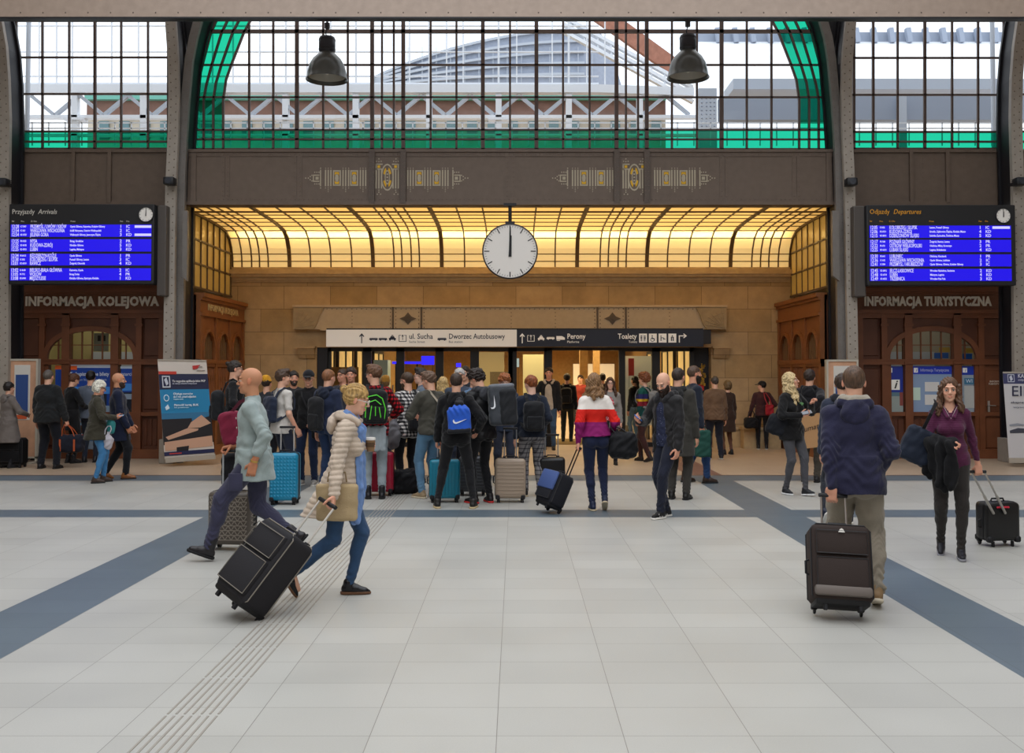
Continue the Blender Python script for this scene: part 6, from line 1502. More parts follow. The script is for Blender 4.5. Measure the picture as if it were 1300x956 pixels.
rollup('rollup_banner', 'leaning blue and white roll-up banner with carrier logo standing by the left alcove kiosk', (200, 457), (262, 458), (272.5, 578), (209, 583), 17.9, 18.3,
    [('', 'cfc6bc'), ('navy_band', '232745', [(0, 1, .14, .30)]), ('blue_band', '1f7fae', [(0, 1, .30, .54)]), ('photo_sky', '2f6f96', [(0, 1, .54, .66)]),
     ('photo_dark', '1d1a1e', [(0, .60, .60, .86), [(0, .66), (.25, .60), (.6, .63), (1, .58), (1, .86), (0, .86)]]), ('photo_skin', 'c49a80', [[(.58, .64), (.80, .57), (.98, .66), (.75, .70), (.5, .70)], [(.02, .83), (.98, .79), (.98, .90), (.02, .92)], [(.05, .78), (.5, .70), (.72, .71), (.7, .73), (.1, .81)]]),
     ('photo_line', '16151b', [[(.25, .89), (.5, .88), (.48, .93), (.25, .94)]]), ('navy_foot', '1c2148', [(0, 1, .93, .97)]), ('red_tag', 'c03a2c', [(0, .36, .115, .145), (.1, .34, .945, .955)]), ('logo_red', 'b5302c', [[(.70, .055), (.86, .045), (.80, .085), (.70, .095)]]), ('logo_grey', '8d8680', [(.82, .9, .06, .07), (.78, .95, .10, .108)]),
     ('badge', 'c8ccd6', [(.06, .08, .16, .28), (.06, .22, .16, .172), (.06, .22, .268, .28), (.20, .22, .16, .28), [(.10, .2), (.15, .175), (.18, .24), (.14, .26)]]), ('icon_white', 'cfe2ec', [[(.10+.055*math.cos(t*PI/8)+.02, .385+.035*math.sin(t*PI/8)) for t in range(16)], [(.08, .48), (.14, .45), (.17, .49), (.1, .51)]]), ('icon_blue', '1f7fae', [[(.12+.04*math.cos(t*PI/8), .385+.026*math.sin(t*PI/8)) for t in range(16)]])],
    [('To wygodna aplikacja bilet PKP', .26, .215, .055, 'e4e2e2', .68), ('do zakupu biletów kolejowych', .26, .24, .035, 'b9bccb', .5), ('Obsługa zwrotów', .26, .345, .055, 'e2eef4', .4), ('do 5 min. przed odjazdem', .26, .375, .055, 'e2eef4', .46), ('kupisz bilet', .26, .40, .03, 'b9dcec', .2), ('Płatność kartą, BLIK', .26, .46, .05, 'e2eef4', .5), ('lub przelewem', .26, .485, .03, 'b9dcec', .3)])
rollup('rollup_banner', 'leaning white roll-up banner with EIP lettering at the right edge of the photo', (1273, 473), (1345, 473), (1352, 583), (1281, 583), 17.9, 17.7,
    [('', 'c8c6c8'), ('violet_band', '3c3f66', [(0, 1, 0, .13)]), ('badge', 'c8ccd6', [(.08, .09, .02, .11), (.08, .2, .02, .028), (.08, .2, .102, .11), (.19, .2, .02, .11), [(.11, .05), (.15, .03), (.17, .08), (.13, .10)]]), ('train_dark', '40424e', [[(.05, .67), (.2, .64), (.5, .66), (1, .66), (1, .69), (.05, .70)]]), ('train_grey', '8f939c', [[(.05, .60), (.2, .585), (.4, .61), (.05, .62)]]), ('logo_red', 'b5302c', [(.5, .66, .93, .95)])],
    [('KASA BILETOWA', .26, .04, .10, 'd8d8e4', .62), ('międzynarodowa', .26, .085, .05, 'b8b8cc', .4), ('EIP', .12, .22, .26, '2c2f48', .33), ('ekspresowe połączenia', .10, .345, .05, '40424e', .8), ('wysoka jakość', .14, .40, .04, '70727e', .6)])
def poster_stand(label, x0, x1, y0, Y):
    a, b = P3(x0, 592, Y), P3(x1, y0, Y); C = (a[0]+b[0])/2; w = (b[0]-a[0])/2; h = b[2]; root = empty('poster_stand', label, 'stand', (C, Y, 0))
    m = MB(); m.box(-w, w, 0, .06, .12, h); m.build('poster_sheet', mat('peach_print', 'c79a7c', rough=.5, var=.2, vscale=3), root)
    m = MB(); f = .035; m.box(-w-f, -w, -.02, .09, 0, h); m.box(w, w+f, -.02, .09, 0, h); m.box(-w-f, w+f, -.02, .09, h, h+f); m.box(-w-f, w+f, -.02, .09, .09, .12); m.box(-w-f, -w+.05, -.2, .26, 0, .03); m.box(w-.05, w+f, -.2, .26, 0, .03); m.build('stand_frame', mat('stand_frame', 'b8b2a4', rough=.4), root)
    m = MB(); m.rbox(-w*.62, w*.55, -.008, 0, h*.42, h-.08, .004, 1); m.build('white_card', mat('print_card', 'd0cdc6', rough=.5), root)
    m = MB(); m.box(-w*.5, w*.42, -.014, -.008, h*.50, h-.26); m.build('blue_table', mat('print_blue', '2c4a86', rough=.5), root)
    m = MB(); m.box(-w*.4, w*.35, -.014, -.008, h*.43, h*.47); m.build('orange_strip', mat('print_orange', 'c9582f', rough=.5), root)
poster_stand('peach poster stand with blue timetable at the far left behind the waiting travellers', 10, 46.5, 458, 18.6)
poster_stand('peach poster stand with blue timetable behind the man in the navy hoodie', 1052.5, 1087, 459, 18.3)
# ------------------------------------------------------------------ light, sky, camera
w = bpy.data.worlds.new('world'); bpy.context.scene.world = w; w.use_nodes = True; nt = w.node_tree; bg = nt.nodes['Background']
tc = nt.nodes.new('ShaderNodeTexCoord'); n = nt.nodes.new('ShaderNodeTexNoise'); n.inputs['Scale'].default_value = 2.2; n.inputs['Detail'].default_value = 5; nt.links.new(tc.outputs['Generated'], n.inputs['Vector'])
cr = nt.nodes.new('ShaderNodeValToRGB'); e = cr.color_ramp.elements; e[0].position = .35; e[0].color = (.80, .87, 1, 1); e[1].position = .62; e[1].color = (1, 1, 1, 1)
nt.links.new(n.outputs['Fac'], cr.inputs[0]); nt.links.new(cr.outputs[0], bg.inputs[0]); bg.inputs[1].default_value = 1.8
# hall shell around the viewer: side walls, rear wall, roof with a long skylight
hs = mat('hall_plaster', 'a89a88', rough=.8)
for n_, b_ in (('wall_west', (-15.2, -15, -9, 24, 0, 12)), ('wall_east', (15, 15.2, -9, 24, 0, 12)), ('wall_south', (-15, 15, -9.2, -9, 0, 8.5)), ('wall_northwest', (-15, -9.98, 19.4, 19.6, 0, 5.1)), ('wall_northeast', (9.86, 15, 19.4, 19.6, 0, 5.1)), ('wall_northwest_top', (-15, -11.2, 19.4, 19.6, 5.1, 11.8)), ('wall_northeast_top', (11.2, 15, 19.4, 19.6, 5.1, 11.8))):
    m = MB(); m.box(*b_); o = m.build(n_, hs); o['kind'] = 'structure'
m = MB(); m.box(-15, -9.0, -9, 19, 11.8, 12); m.box(9.0, 15, -9, 19, 11.8, 12); m.box(-9.0, 9.0, 16.5, 19.2, 11.8, 12); m.box(-9.0, 9.0, -9, -5, 11.8, 12)
o = m.build('roof', hs); o['kind'] = 'structure'
area('roof_skylight', (0, 5, 11.7), (0, 0, 0), 17, 19, 640, (.95, .98, 1))
cam = bpy.data.cameras.new('camera'); co = bpy.data.objects.new('camera', cam); col.objects.link(co); cam.sensor_width = 36; cam.lens = 35.0; cam.clip_end = 300
co.location = (0, 0, EYE); co.rotation_euler = (PI/2 + TILT, 0, 0); cam.shift_x = -5/1300; cam.shift_y = -45/1300
sc = bpy.context.scene; sc.camera = co; sc.view_settings.view_transform = 'Standard'; sc.view_settings.look = 'None'; sc.view_settings.gamma = 1; sc.view_settings.exposure = 0
try: sc.view_settings.use_curve_mapping = False
except Exception: pass
# ------------------------------------------------------------------ luggage
def basis(z, n):
    z = nrm(z); y = -np.array(n, float); y = nrm(y - z*(y@z)); x = np.cross(y, z); return np.stack([x, y, z], 1)
def suitcase(label, A, w, h, d, front, style, c, G=None, hl=0, wheels=4, trim='15151a', rod='b8bcc2', name='suitcase', tag_c=None, group=None, hw=None, mk=None):
    """A: ground point below the back wheels; front: world direction of the front face; G: world point of the grip"""
    A = np.array((A[0], A[1], 0.)) if len(A) == 2 else np.array(A, float)
    z = np.array((0, 0, 1.)); L = h + hl
    if G is not None: z = np.array(G, float) - A; L = np.linalg.norm(z)
    B = basis(z, front); M = Matrix([list(r) for r in B])
    root = empty(name, label, 'suitcase', tuple(A), rot=M.to_euler(), group=group)
    cm = mat('case_' + style, c, rough=.35 if style.startswith('hard') else .8, bump=.12, bscale=120, spec=.45 if style.startswith('hard') else .25, coat=.15 if style.startswith('hard') else 0)
    tm = mat('case_trim', '15151a' if trim == 'tan' else trim, rough=.6); rm = mat('handle_metal', rod, rough=.3, metal=.7)
    z0 = .055; m = MB(); m.rbox(-w/2, w/2, -d, 0, z0, h, min(.045, d*.25), 4)
    if style == 'hard_v':
        n = 9
        for k in range(n): x = -w*.42 + k*w*.84/(n-1); m.rbox(x-.006, x+.006, -d-.006, .006, z0+.05, h-.05, .004, 1)
    if style == 'hard_h':
        for k in range(9): zz = z0+.07+k*(h-z0-.14)/8; m.rbox(-w*.44, w*.44, -d-.006, .006, zz-.008, zz+.008, .004, 1)
    if style == 'hard_diamond':
        nx, nz = 8, 12
        for i in range(nx):
            for j in range(nz):
                x = -w*.41 + i*w*.82/(nx-1); zz = z0+.06 + j*(h-z0-.12)/(nz-1); a, b = w*.82/(nx-1)/2*.92, (h-z0-.12)/(nz-1)/2*.92
                for yy, g in ((-d, -1), (0, 1)): m.add([(x-a, yy, zz), (x, yy, zz-b), (x+a, yy, zz), (x, yy, zz+b), (x, yy+g*.008, zz)], [(0, 1, 4), (1, 2, 4), (2, 3, 4), (3, 0, 4)])
    if style == 'hard_tri':
        e = MB(); nz = 9; nx = 6; b = (h-z0-.1)/nz
        for j in range(nz+1):
            zz = z0+.05 + j*b; e.bar((-w*.43, -d-.001, zz), (w*.43, -d-.001, zz), .007, .007)
            if j == nz: break
            for i in range(nx*2): x = -w*.43 + i*w*.86/(nx*2); e.bar((x, -d-.001, zz if i % 2 else zz+b), (x+w*.86/(nx*2), -d-.001, zz+b if i % 2 else zz), .007, .007)
            for sx in (-1, 1): e.bar((sx*(w/2+.001), -d+.04, zz), (sx*(w/2+.001), -.04, zz+b), .006, .006)
        n_ = len(e.v); e.add([(x, -d-y, z) for x, y, z in e.v[:n_]], e.f[:]); e.build('embossed_triangles', mat('emboss', '948b80', rough=.4), root)
    m.build('shell', cm, root, smooth=True)
    if style.startswith('hard'):
        m = MB(); yy = -d*.52
        m.rbox(-w/2-.003, w/2+.003, yy-.008, yy+.008, z0-.003, h+.003, .045 if d > .15 else .02, 3); m.build('zip_band', tm, root, smooth=True)
        m = MB()
        for sx in (-1, 1):
            for yb in (-d+.02, -.02): m.rbox(sx*(w/2-.035)-.028, sx*(w/2-.035)+.028, yb-.03, yb+.03, z0-.01, z0+.05, .012, 1)
        m.build('corner_guard', tm, root, smooth=True)
    else:
        m = MB(); m.rbox(-w*.43, w*.43, -d-.03, -d+.02, z0+.05, h*.60, .018, 2); m.build('front_pocket', cm, root, smooth=True)
        m = MB(); m.rbox(-w*.43, w*.43, -d-.018, -d+.02, h*.63, h-.045, .015, 2); m.build('upper_pocket', cm, root, smooth=True)
        pm = mat('piping', '7d766c' if trim == 'tan' else '2b2a2c', rough=.6); m = MB()
        for yy in (-d+.004, -.004): 
            r = .04; yy = -d+.026 if yy < -d/2 else -.026; P = [(-w/2+r, yy, z0), (w/2-r, yy, z0), (w/2, yy, z0+r), (w/2, yy, h-r), (w/2-r, yy, h), (-w/2+r, yy, h), (-w/2, yy, h-r), (-w/2, yy, z0+r), (-w/2+r, yy, z0)]; m.tube(P, .005, 5)
        for z1, z2 in ((z0+.06, h*.59), (h*.64, h-.055)):
            x = w*.42; m.tube([(-x, -d-.028, z1), (x, -d-.028, z1), (x, -d-.028, z2), (-x, -d-.028, z2), (-x, -d-.028, z1)], .0035, 5)
        m.build('piping', pm, root)
        m = MB(); m.rbox(-w/2+.02, w/2-.02, -d+.01, -.01, z0-.02, z0+.07, .02, 2); m.build('kick_guard', mat('case_trim', '0f0f12', rough=.6), root, smooth=True)
    m = MB(); m.tube([(-.07, -d*.5, h), (-.06, -d*.5, h+.028), (.06, -d*.5, h+.028), (.07, -d*.5, h)], .009, 8); m.build('top_handle', tm if trim != 'tan' else mat('case_trim', '15151a'), root, smooth=True)
    m = MB(); x = -w/2; m.tube([(x, -d*.5, h*.42), (x-.022, -d*.5, h*.44), (x-.022, -d*.5, h*.58), (x, -d*.5, h*.60)], .008, 8); m.build('side_handle', mat('case_trim', '15151a', rough=.6), root, smooth=True)
    ys = (-.035, -d+.035) if wheels == 4 else (-.02,)
    for yy in ys:
        for sx in (-1, 1):
            m = MB(); xx = sx*(w/2-.045)
            for o in ((-.011, .011) if wheels == 4 else (0,)): m.lathe([(.001, -.008), (.022, -.008), (.025, -.004), (.025, .004), (.022, .008), (.001, .008)], (xx+o, yy, .025), 14, 'x')
            wh = m.build('wheel', mat('wheel_rubber', '101014', rough=.5), root, smooth=True)
            m = MB(); m.rbox(xx-.022, xx+.022, yy-.018, yy+.022, .03, z0+.015, .006, 1); m.build('wheel_housing', mat('case_trim', '15151a', rough=.6), root)
    if wheels == 2: m = MB(); m.rbox(-w*.32, -w*.25, -d+.02, -d+.05, 0.0, z0, .005, 1); m.rbox(w*.25, w*.32, -d+.02, -d+.05, 0, z0, .005, 1); m.build('rest_foot', mat('case_trim', '15151a', rough=.6), root)
    if L - h > .03:
        hw = hw or min(.12, w*.3); m = MB(); m.tube([(-hw, -.02, h-.12), (-hw, -.02, L)], .008, 8); m.tube([(hw, -.02, h-.12), (hw, -.02, L)], .008, 8); m.build('telescopic_rod', rm, root, smooth=True)
        m = MB(); m.rbox(-hw-.018, hw+.018, -.036, -.004, L-.014, L+.016, .010, 2); m.build('handle_grip', mat('grip_black', '17171b', rough=.5), root, smooth=True)
        m = MB(); m.rbox(-hw-.02, -hw+.02, -.036, -.0, h-.01, h+.015, .005, 1); m.rbox(hw-.02, hw+.02, -.036, -.0, h-.01, h+.015, .005, 1); m.build('rod_collar', mat('grip_black', '17171b', rough=.5), root)
    if tag_c: m = MB(); m.rbox(-w*.18, -w*.02, -d-.012, -d-.004, h-.13, h-.04, .003, 1); m.build('luggage_tag', mat('tag', tag_c, rough=.5, emit=.1), root)
    return root
def worn_root(p, name, label, cat): return empty(name, label, cat, tuple(p.loc), p.root.rotation_euler[2])
def backpack(p, label, c, half, col_='1b1b1f', off=.0, c2=None, rolltop=False, straps=True, tilt=0, mark=None, name='backpack', cords=None, one=0, gap=None):
    """worn on the back; off = clearance behind the torso; half = (x, y, z)"""
    root = worn_root(p, name, label, 'backpack'); T = p.T @ Rx(R(tilt)); C = p.pt((one*.05, -(.125*p.b+off+half[1]+ (p.spec['top'] or {}).get('o', .012)), c))
    hx, hy, hz = half; F = Field(C-max(half)*1.7-.05, C+max(half)*1.7+.05, p.v*.95)
    F.box(C, (hx, hy, hz), min(.06, hy*.85), T, k=0); F.ell(C+T@np.array((0, 0, hz*.45)), (hx*.96, hy*1.02, hz*.62), T, k=.03)
    m = cloth_mat('pack_fabric', col_, rough=.75)
    p.emit(F, 'pack_body', m, lambda W: .004*fbm(W, 20, 4) - .003*np.abs(np.sin(W[:, 2]*28)), parent=root)
    F = Field(C-max(half)*1.7-.05, C+max(half)*1.7+.05, p.v*.95)
    F.box(C+T@np.array((0, -hy*.95, -hz*.40)), (hx*.74, hy*.34, hz*.44), .025, T, k=0)
    p.emit(F, 'front_pocket', cloth_mat('pack_pocket', c2 or col_, rough=.75), lambda W: .003*fbm(W, 24, 4), parent=root)
    S = Matrix.Scale(p.s, 4)
    if straps:
        for g in ((-1, 1) if not one else (one,)):
            x = p.sw*.56; o = (p.spec['top'] or {}).get('o', .012)+.014; b = p.b; mb = MB()
            mb.path([C+T@np.array((g*hx*.4, hy*.6, hz*.75)), p.pt((g*x, -.085-o, .485)), p.pt((g*x, -.02, .515+o)), p.pt((g*x, .062+o, .47)), p.pt((g*(x+.01), .105*b+o, .36)), p.pt((g*(x+.045), .085*b+o, .24)), p.pt((g*.155*b+g*o*.6, -.03, .15)), C+T@np.array((g*hx*.8, hy*.6, -hz*.8))], .045, .012, up=(0, 0, 1) if False else (.05*g, 1, .4))
            mb.build('shoulder_strap', m, root, M=S)
    mb = MB(); a = C+T@np.array((0, hy*.5, hz*1.02)); mb.tube([a+np.array((-.03, 0, 0)), a+np.array((-.025, 0, .035)), a+np.array((.025, 0, .035)), a+np.array((.03, 0, 0))], .006, 6); mb.build('grab_loop', m, root, M=S)
    if mark == 'swoosh': swoosh(root, p, C+T@np.array((0, -hy*1.35 if half[1] > .08 else -hy*1.3, -hz*.05)), .10, T)
    if cords:
        mb = MB(); q = lambda x, z: C+T@np.array((x*hx, -hy*1.06 if abs(x) > .5 else -hy*1.32, z*hz))
        mb.tube([q(-.8, -.6), q(-.75, .2), q(-.55, .62), q(.1, .72), q(.55, .5), q(.8, -.1), q(.7, -.7)], .007, 6)
        mb.tube([q(-.5, .30), q(0, .42), q(.45, .15)], .007, 6); mb.tube([q(-.3, .1), q(-.45, -.7)], .006, 6); mb.tube([q(.3, 0), q(.42, -.6)], .006, 6); mb.tube([q(0, .05), q(0, -.5)], .006, 6)
        mb.build('coloured_cord', mat('cord', cords, rough=.5, emit=.1), root, M=S)
    return root
def swoosh(root, p, c, w, T):
    pts = [(-1, .1), (-.86, -.22), (-.55, -.32), (-.2, -.22), (1, .38), (-.25, -.02), (-.5, -.08), (-.68, -.04), (-.8, .12), (-.84, .34)]
    vs = [c + T@np.array((x*w*.55, -.004, z*w*.55)) for x, z in pts] + [c + T@np.array((x*w*.55, .02, z*w*.55)) for x, z in pts]; n = len(pts)
    mb = MB(); mb.add(vs, [tuple(range(n)), tuple(range(2*n-1, n-1, -1))] + [(i, i+n, (i+1) % n+n, (i+1) % n) for i in range(n)]); mb.build('logo_mark', mat('logo_white', 'eceef2', rough=.5), root, M=Matrix.Scale(p.s, 4))
def softbag(name, label, cat, C, r, front=(0, -1, 0), c='1a1a1e', handles=None, v=.010, slump=.2, kind='duffel', c2=None, wr=.006, roll=0, hang=None, strapc=None):
    """soft bag centred at world point C with half sizes r=(x, y, z)"""
    C = np.array(C, float); B = basis((0, 0, 1), front) @ Ry(R(roll)); z0 = C[2]-r[2]
    root = empty(name, label, cat, (C[0], C[1], z0)); O = np.array((C[0], C[1], z0)); lo = -np.array([max(r)*1.5+.03]*3); F = Field(lo+(0, 0, r[2]), -lo+(0, 0, r[2]), v); c0 = np.array((0, 0, r[2]))
    if kind == 'duffel': F.box(c0, r, min(r)*.75, B, k=0)
    elif kind == 'sack': F.ell(c0-(0, 0, r[2]*.15), (r[0], r[1], r[2]*.85), B, k=.0); F.cone(c0+(0, 0, r[2]*.2), c0+(0, 0, r[2]*.9), min(r[0], r[1])*.8, min(r[0], r[1])*.4, k=.05)
    elif kind == 'tote': F.box(c0-(0, 0, r[2]*.05), (r[0], r[1], r[2]*.93), min(r[1]*.8, .03), B, k=0); F.box(c0+(0, 0, r[2]), (r[0]*.9, r[1]*.45, r[2]*.25), .01, B, k=.01, sub=True)
    m = cloth_mat('bag_fabric', c, rough=.7, sheen=.05)
    W, Q, G = F.mesh(); W = smooth_v(W, Q, 1, .4); W = W + G*(wr*fbm(W+C, 22, 1) - wr*slump)[:, None]
    np_mesh('bag_body', W, Q, m, root)
    q = lambda x, y, z: c0 + B@np.array((x*r[0], y*r[1], z*r[2]))
    if c2: mb = MB(); mb.tube([q(-.9, 0, .96), q(.9, 0, .96)], .006, 6); mb.path([q(-.5, -1.02, -.8), q(-.5, -1.05, .5)], .03, .008, up=front); mb.path([q(.5, -1.02, -.8), q(.5, -1.05, .5)], .03, .008, up=front); mb.build('webbing', mat('webbing', c2, rough=.6), root)
    if handles is not None:
        H = np.array(handles, float) - O; mb = MB()
        for g in (-1, 1):
            a, b = q(-.45, g*.7, .75), q(.45, g*.7, .75); mb.tube([a, a*.45+H*.55+B@np.array((-.03, 0, .01)), H+B@np.array((-.02, g*.008, 0)), H+B@np.array((.02, g*.008, 0)), b*.45+H*.55+B@np.array((.03, 0, .01)), b], .008, 6)
        mb.build('bag_handle', mat('strap', strapc or c2 or c, rough=.6), root, smooth=True)
    return root
def strap(root, pts, w=.03, c='1b1b1f', name='strap', up=(0, 1, 0)):
    o = np.array(root.location); mb = MB(); mb.path([np.array(p)-o for p in pts], w, .008, up=up)
    b = mb.build(name, mat('strap', c, rough=.7), root)
    if root.rotation_euler[2]: b.rotation_euler = (0, 0, -root.rotation_euler[2])
    return b
def phone(p, sd, label, c='16181d', lit=False, off=(0, 0, 0)):
    a = p.arm[sd]; C = p.world(a['W']+a['f']*.085+a['n']*.03+np.array(off)); root = empty('phone', label, 'phone', tuple(C)); f = p.M@a['f']; n = p.M@a['n']; B = basis(f, -n)
    m = MB(); m.rbox(-.036, .036, -.005, .005, -.07, .07, .004, 1); o = m.build('phone_case', mat('phone_case', c, rough=.3), root); o.rotation_euler = Matrix([list(r) for r in B]).to_euler()
    m = MB(); m.box(-.032, .032, -.0065, -.005, -.064, .064); o2 = m.build('phone_screen', emis('phone_lit', '9fc4e8', .6) if lit else mat('phone_glass', '0c0e12', rough=.1), root); o2.rotation_euler = o.rotation_euler
    return root
# ------------------------------------------------------------------ the two walkers in front, the hoodie man, the woman in maroon
ND, MD, FD = .0062, .0092, .0115
SH = dict
def walk(front, f=.30, b=-.36, hb=.17, pb=48, hf=.085, pf=0, x=.08):
    o = 'l' if front == 'r' else 'r'; g = 1 if front == 'r' else -1
    d = {front+'f': dict(a=(g*x, f, hf), pitch=pf), o+'f': dict(a=(-g*x, b, hb), pitch=pb)}; return d
# blonde woman in the quilted coat
cw = Person('blonde woman in beige quilted coat pulling a black suitcase, coffee cup in hand', 432, 757, h=1.64, yaw=-90, v=ND, sex='f', hip=(0, 0, .92), lean=9, head=(6, 12, 0), skin='fair',
    top=SH(c='c6b5a3', tex='quilt', o=.022, hem=-.27, flare=(.185, .235), hemoff=(0, -.075, 0), name='quilted_coat', collar=.03, wr=.004, wav=.02), legs=SH(c='2f4a6b', o=.006, name='jeans'),
    shoes=SH(c='141318', rough=.2, sole='6b4a33', point=1, lace='2a2a2e'), hair=SH(style='bun', c='b8945a', brow='8a6a40', t=.012), glasses='d8d4cc',
    rh=SH(PX=(424, 629, -.31), curl=78, pole=(.2, -1, 0), palm=(0, -1, 0)), lh=SH(PX=(459, 566, .12), curl=42, pole=(-.6, -1, -.5), dir=(.1, 1, .12), palm=(1, .2, .1)), lf=SH(a=(-.07, .06, .085), yaw=2), rf=SH(a=(.07, -.37, .195), pitch=58, yaw=0))
cw_hood = None
F = Field(cw.pt((0, 0, .5))-.25, cw.pt((0, 0, .5))+.25, ND); P = cw.pt
for a, b in zip([(.07, .06, .50), (.10, 0, .52), (.09, -.08, .54), (0, -.12, .52), (-.09, -.08, .54), (-.10, 0, .52)], [(.10, 0, .52), (.09, -.08, .54), (0, -.12, .52), (-.09, -.08, .54), (-.10, 0, .52), (-.07, .06, .50)]): F.cone(P(a), P(b), .034, .034, k=.02)
F.ell(P((0, -.14, .45)), (.10, .045, .085), cw.T, k=.03)
cw.emit(F, 'coat_hood', cloth_mat('jacket_fabric', 'c4b3a2'), lambda W: .006*fbm(W, 30, 3))
F = Field(cw.bounds(.1)[0], cw.bounds(.1)[1], ND)
for g in (-1, 1):
    for a, b, r in (((g*.05, .02, .53), (g*.06, .09, .44), .032), ((g*.06, .09, .44), (g*.05, .125, .20), .028), ((g*.05, .125, .20), (g*.05, .165, -.02), .030), ((g*.05, .165, -.02), (g*.06, .175, -.28), .034)): F.cone(P(a), P(b), r, r, k=.02)
F.cone(P((-.05, -.03, .555)), P((.05, -.03, .555)), .035, .035, k=.02)
cw.emit(F, 'scarf', cloth_mat('scarf_blue', '6f8fc4'), lambda W: .007*np.sin(W[:, 1]*120+W[:, 0]*90+3*W[:, 2]) + .003*fbm(W, 30))
cup = empty('coffee_cup', 'kraft paper coffee cup with white lid held by the blonde woman', 'cup', tuple(cw.grip('l')+np.array((.01, -.012, -.05))))
m = MB(); m.lathe([(.001, 0), (.028, 0), (.037, .095), (.001, .095)], (0, 0, 0), 24); m.build('paper_cup', mat('kraft', '8a6a48', rough=.7), cup, smooth=True)
m = MB(); m.lathe([(.039, .088), (.040, .098), (.034, .108), (.001, .108)], (0, 0, 0), 24); m.build('lid', mat('lid_white', 'e0ddd6', rough=.4), cup, smooth=True)
m = MB(); m.lathe([(.0325, .035), (.036, .07)], (0, 0, 0), 24); m.build('sleeve_band', mat('sleeve', '5d452e', rough=.8), cup)
A = gnd(328, 786); gp = cw.grip('r'); 
suitcase('black fabric suitcase with tan piping tilted behind the blonde woman', (*gnd(312, 782),), .40, .62, .26, (-.62, -.75, .35), 'soft', '2b2a2d', G=gp, wheels=2, trim='tan', rod='d6d0c8', tag_c=None, hw=.09)
tb = softbag('coat_front_panel', 'beige lower front of the quilted coat, shaped as a flat bag on the blonde woman', 'bag', cw.at(428, 636, -.20), (.155, .04, .15), (0, -1, 0), 'b39d78', kind='tote', v=.007, wr=.003)  # lower coat front, modelled as a separate bag shape
m = MB(); m.tube([(-.07, 0, .29), (-.06, 0, .36), (.06, 0, .36), (.07, 0, .29)], .007, 6); m.build('bag_handle', mat('strap', '8a7452', rough=.7), tb, smooth=True)
# bald man in the pale denim shirt
bm = Person('bald man striding left in pale denim shirt and purple-grey cargo trousers with suitcase', 322, 709, h=1.80, yaw=97, v=ND, hip=(0, 0, .89), lean=4, bulk=1.08, head=(0, -2, 0), skin='tan',
    top=SH(c='98a5a3', name='denim_shirt', hem=-.19, sleeve=(.82, .80), roll=1, collar=.028, o=.016, buttons='c8c4b8', wr=.006), legs=SH(c='3a3a50', o=.016, o2=.008, name='cargo_trousers', pocket=1, wr=.006),
    shoes=SH(c='1d1a1e', rough=.35, sole='0e0e10', boot=.07, lace='8a2c38'), rh=SH(PX=(297, 566, .40), dir=(.0, 1, -.25), palm=(-.3, 0, -1), curl=70, pole=(.3, -1, -.5)), lh=SH(PX=(322, 588, -.24), curl=40, pole=(-.4, -1, 0), dir=(.15, .25, -1)),
    lf=SH(a=(-.09, .37, .115), pitch=-20, yaw=0), rf=SH(a=(.09, -.36, .18), pitch=48, yaw=0), cheek=1)
m = MB(); a = bm.arm['l']; c = a['W']-a['f']*.02; m.tube([c-a['f']*.008, c+a['f']*.008], .034, 14); o = m.build('watch_strap', mat('gold', 'c8a45a', rough=.3, metal=.8), bm.root, M=Matrix.Scale(bm.s, 4)); 
Yb1 = bm.loc[1]+.32
gb = bm.grip('r')
suitcase('dark brown hard suitcase with embossed triangles beside the bald man', (P3(292, 480, gb[1])[0], gb[1]-.02), .42, .56, .24, (.1, 1, 0), 'hard_tri', '5b534b', hl=gb[2]-.56, rod='c9ced4', hw=.062)
softbag('travel_bag', 'black soft bag standing on top of the triangle-patterned suitcase', 'bag', (wx(291, gb[1]-.05), gb[1]+.16, .56+.19), (.125, .07, .165), (0, -1, 0), '1b1b20', kind='duffel', v=.008)
mb_ = softbag('maroon_backpack', 'maroon backpack hanging at the far side of the bald man above his suitcase', 'backpack', P3(294, 544, bm.loc[1]+.42), (.11, .07, .165), (-.3, -1, 0), '7d1f3a', kind='duffel', v=.008, roll=-14)
strap(mb_, [P3(290, 528, bm.loc[1]+.40), P3(305, 510, bm.loc[1]+.34), P3(318, 505, bm.loc[1]+.27)], .03, '5a1a2e')
# man in the navy hoodie walking away
hm = Person('young man in navy hoodie and beige joggers walking away pulling a large suitcase', 1084, 766, h=1.76, yaw=-14, v=ND, hip=(.02, .02, .93), lean=2, head=(-2, 2, 0), skin='fair', bulk=1.06,
    top=SH(c='26263f', name='hoodie', o=.022, hem=-.13, wr=.007, cuff=.010), hood=SH(c='26263f', lining='a9a193', r=.036), legs=SH(c='8d8475', o=.030, o2=.016, name='joggers', cuff=1, wr=.009),
    shoes=SH(c='8a6f4e', rough=.6, sole='d8cdb8'), hair=SH(style='crop', c='5a4332', t=.007), rf=SH(a=(.15, -.10, .12), pitch=18, yaw=-4), lf=SH(a=(-.10, .42, .082), yaw=4),
    lh=SH(PX=(1056, 619, -.10), curl=70, dir=(-.05, .1, -1), palm=(.3, .9, 0), pole=(-.6, -.8, 0)), rh=SH(w=(.19, .13, .95), pole=(.55, -1, -.2), curl=50))
gp = hm.grip('l')
sc_ = suitcase('large dark brown fabric suitcase with two wheels pulled by the man in the navy hoodie', gnd(1063, 782), .405, .59, .25, (-.12, -1, .3), 'soft', '372e2b', G=gp, wheels=2, trim='15151a', rod='8f8780', hw=.085)
m = MB(); m.prism([(-.022, .525), (.022, .525), (.012, .545), (0, .553), (-.012, .545)], -.28, -.265); m.build('silver_logo', mat('silver', 'd8d4cc', rough=.3, metal=.6), sc_)
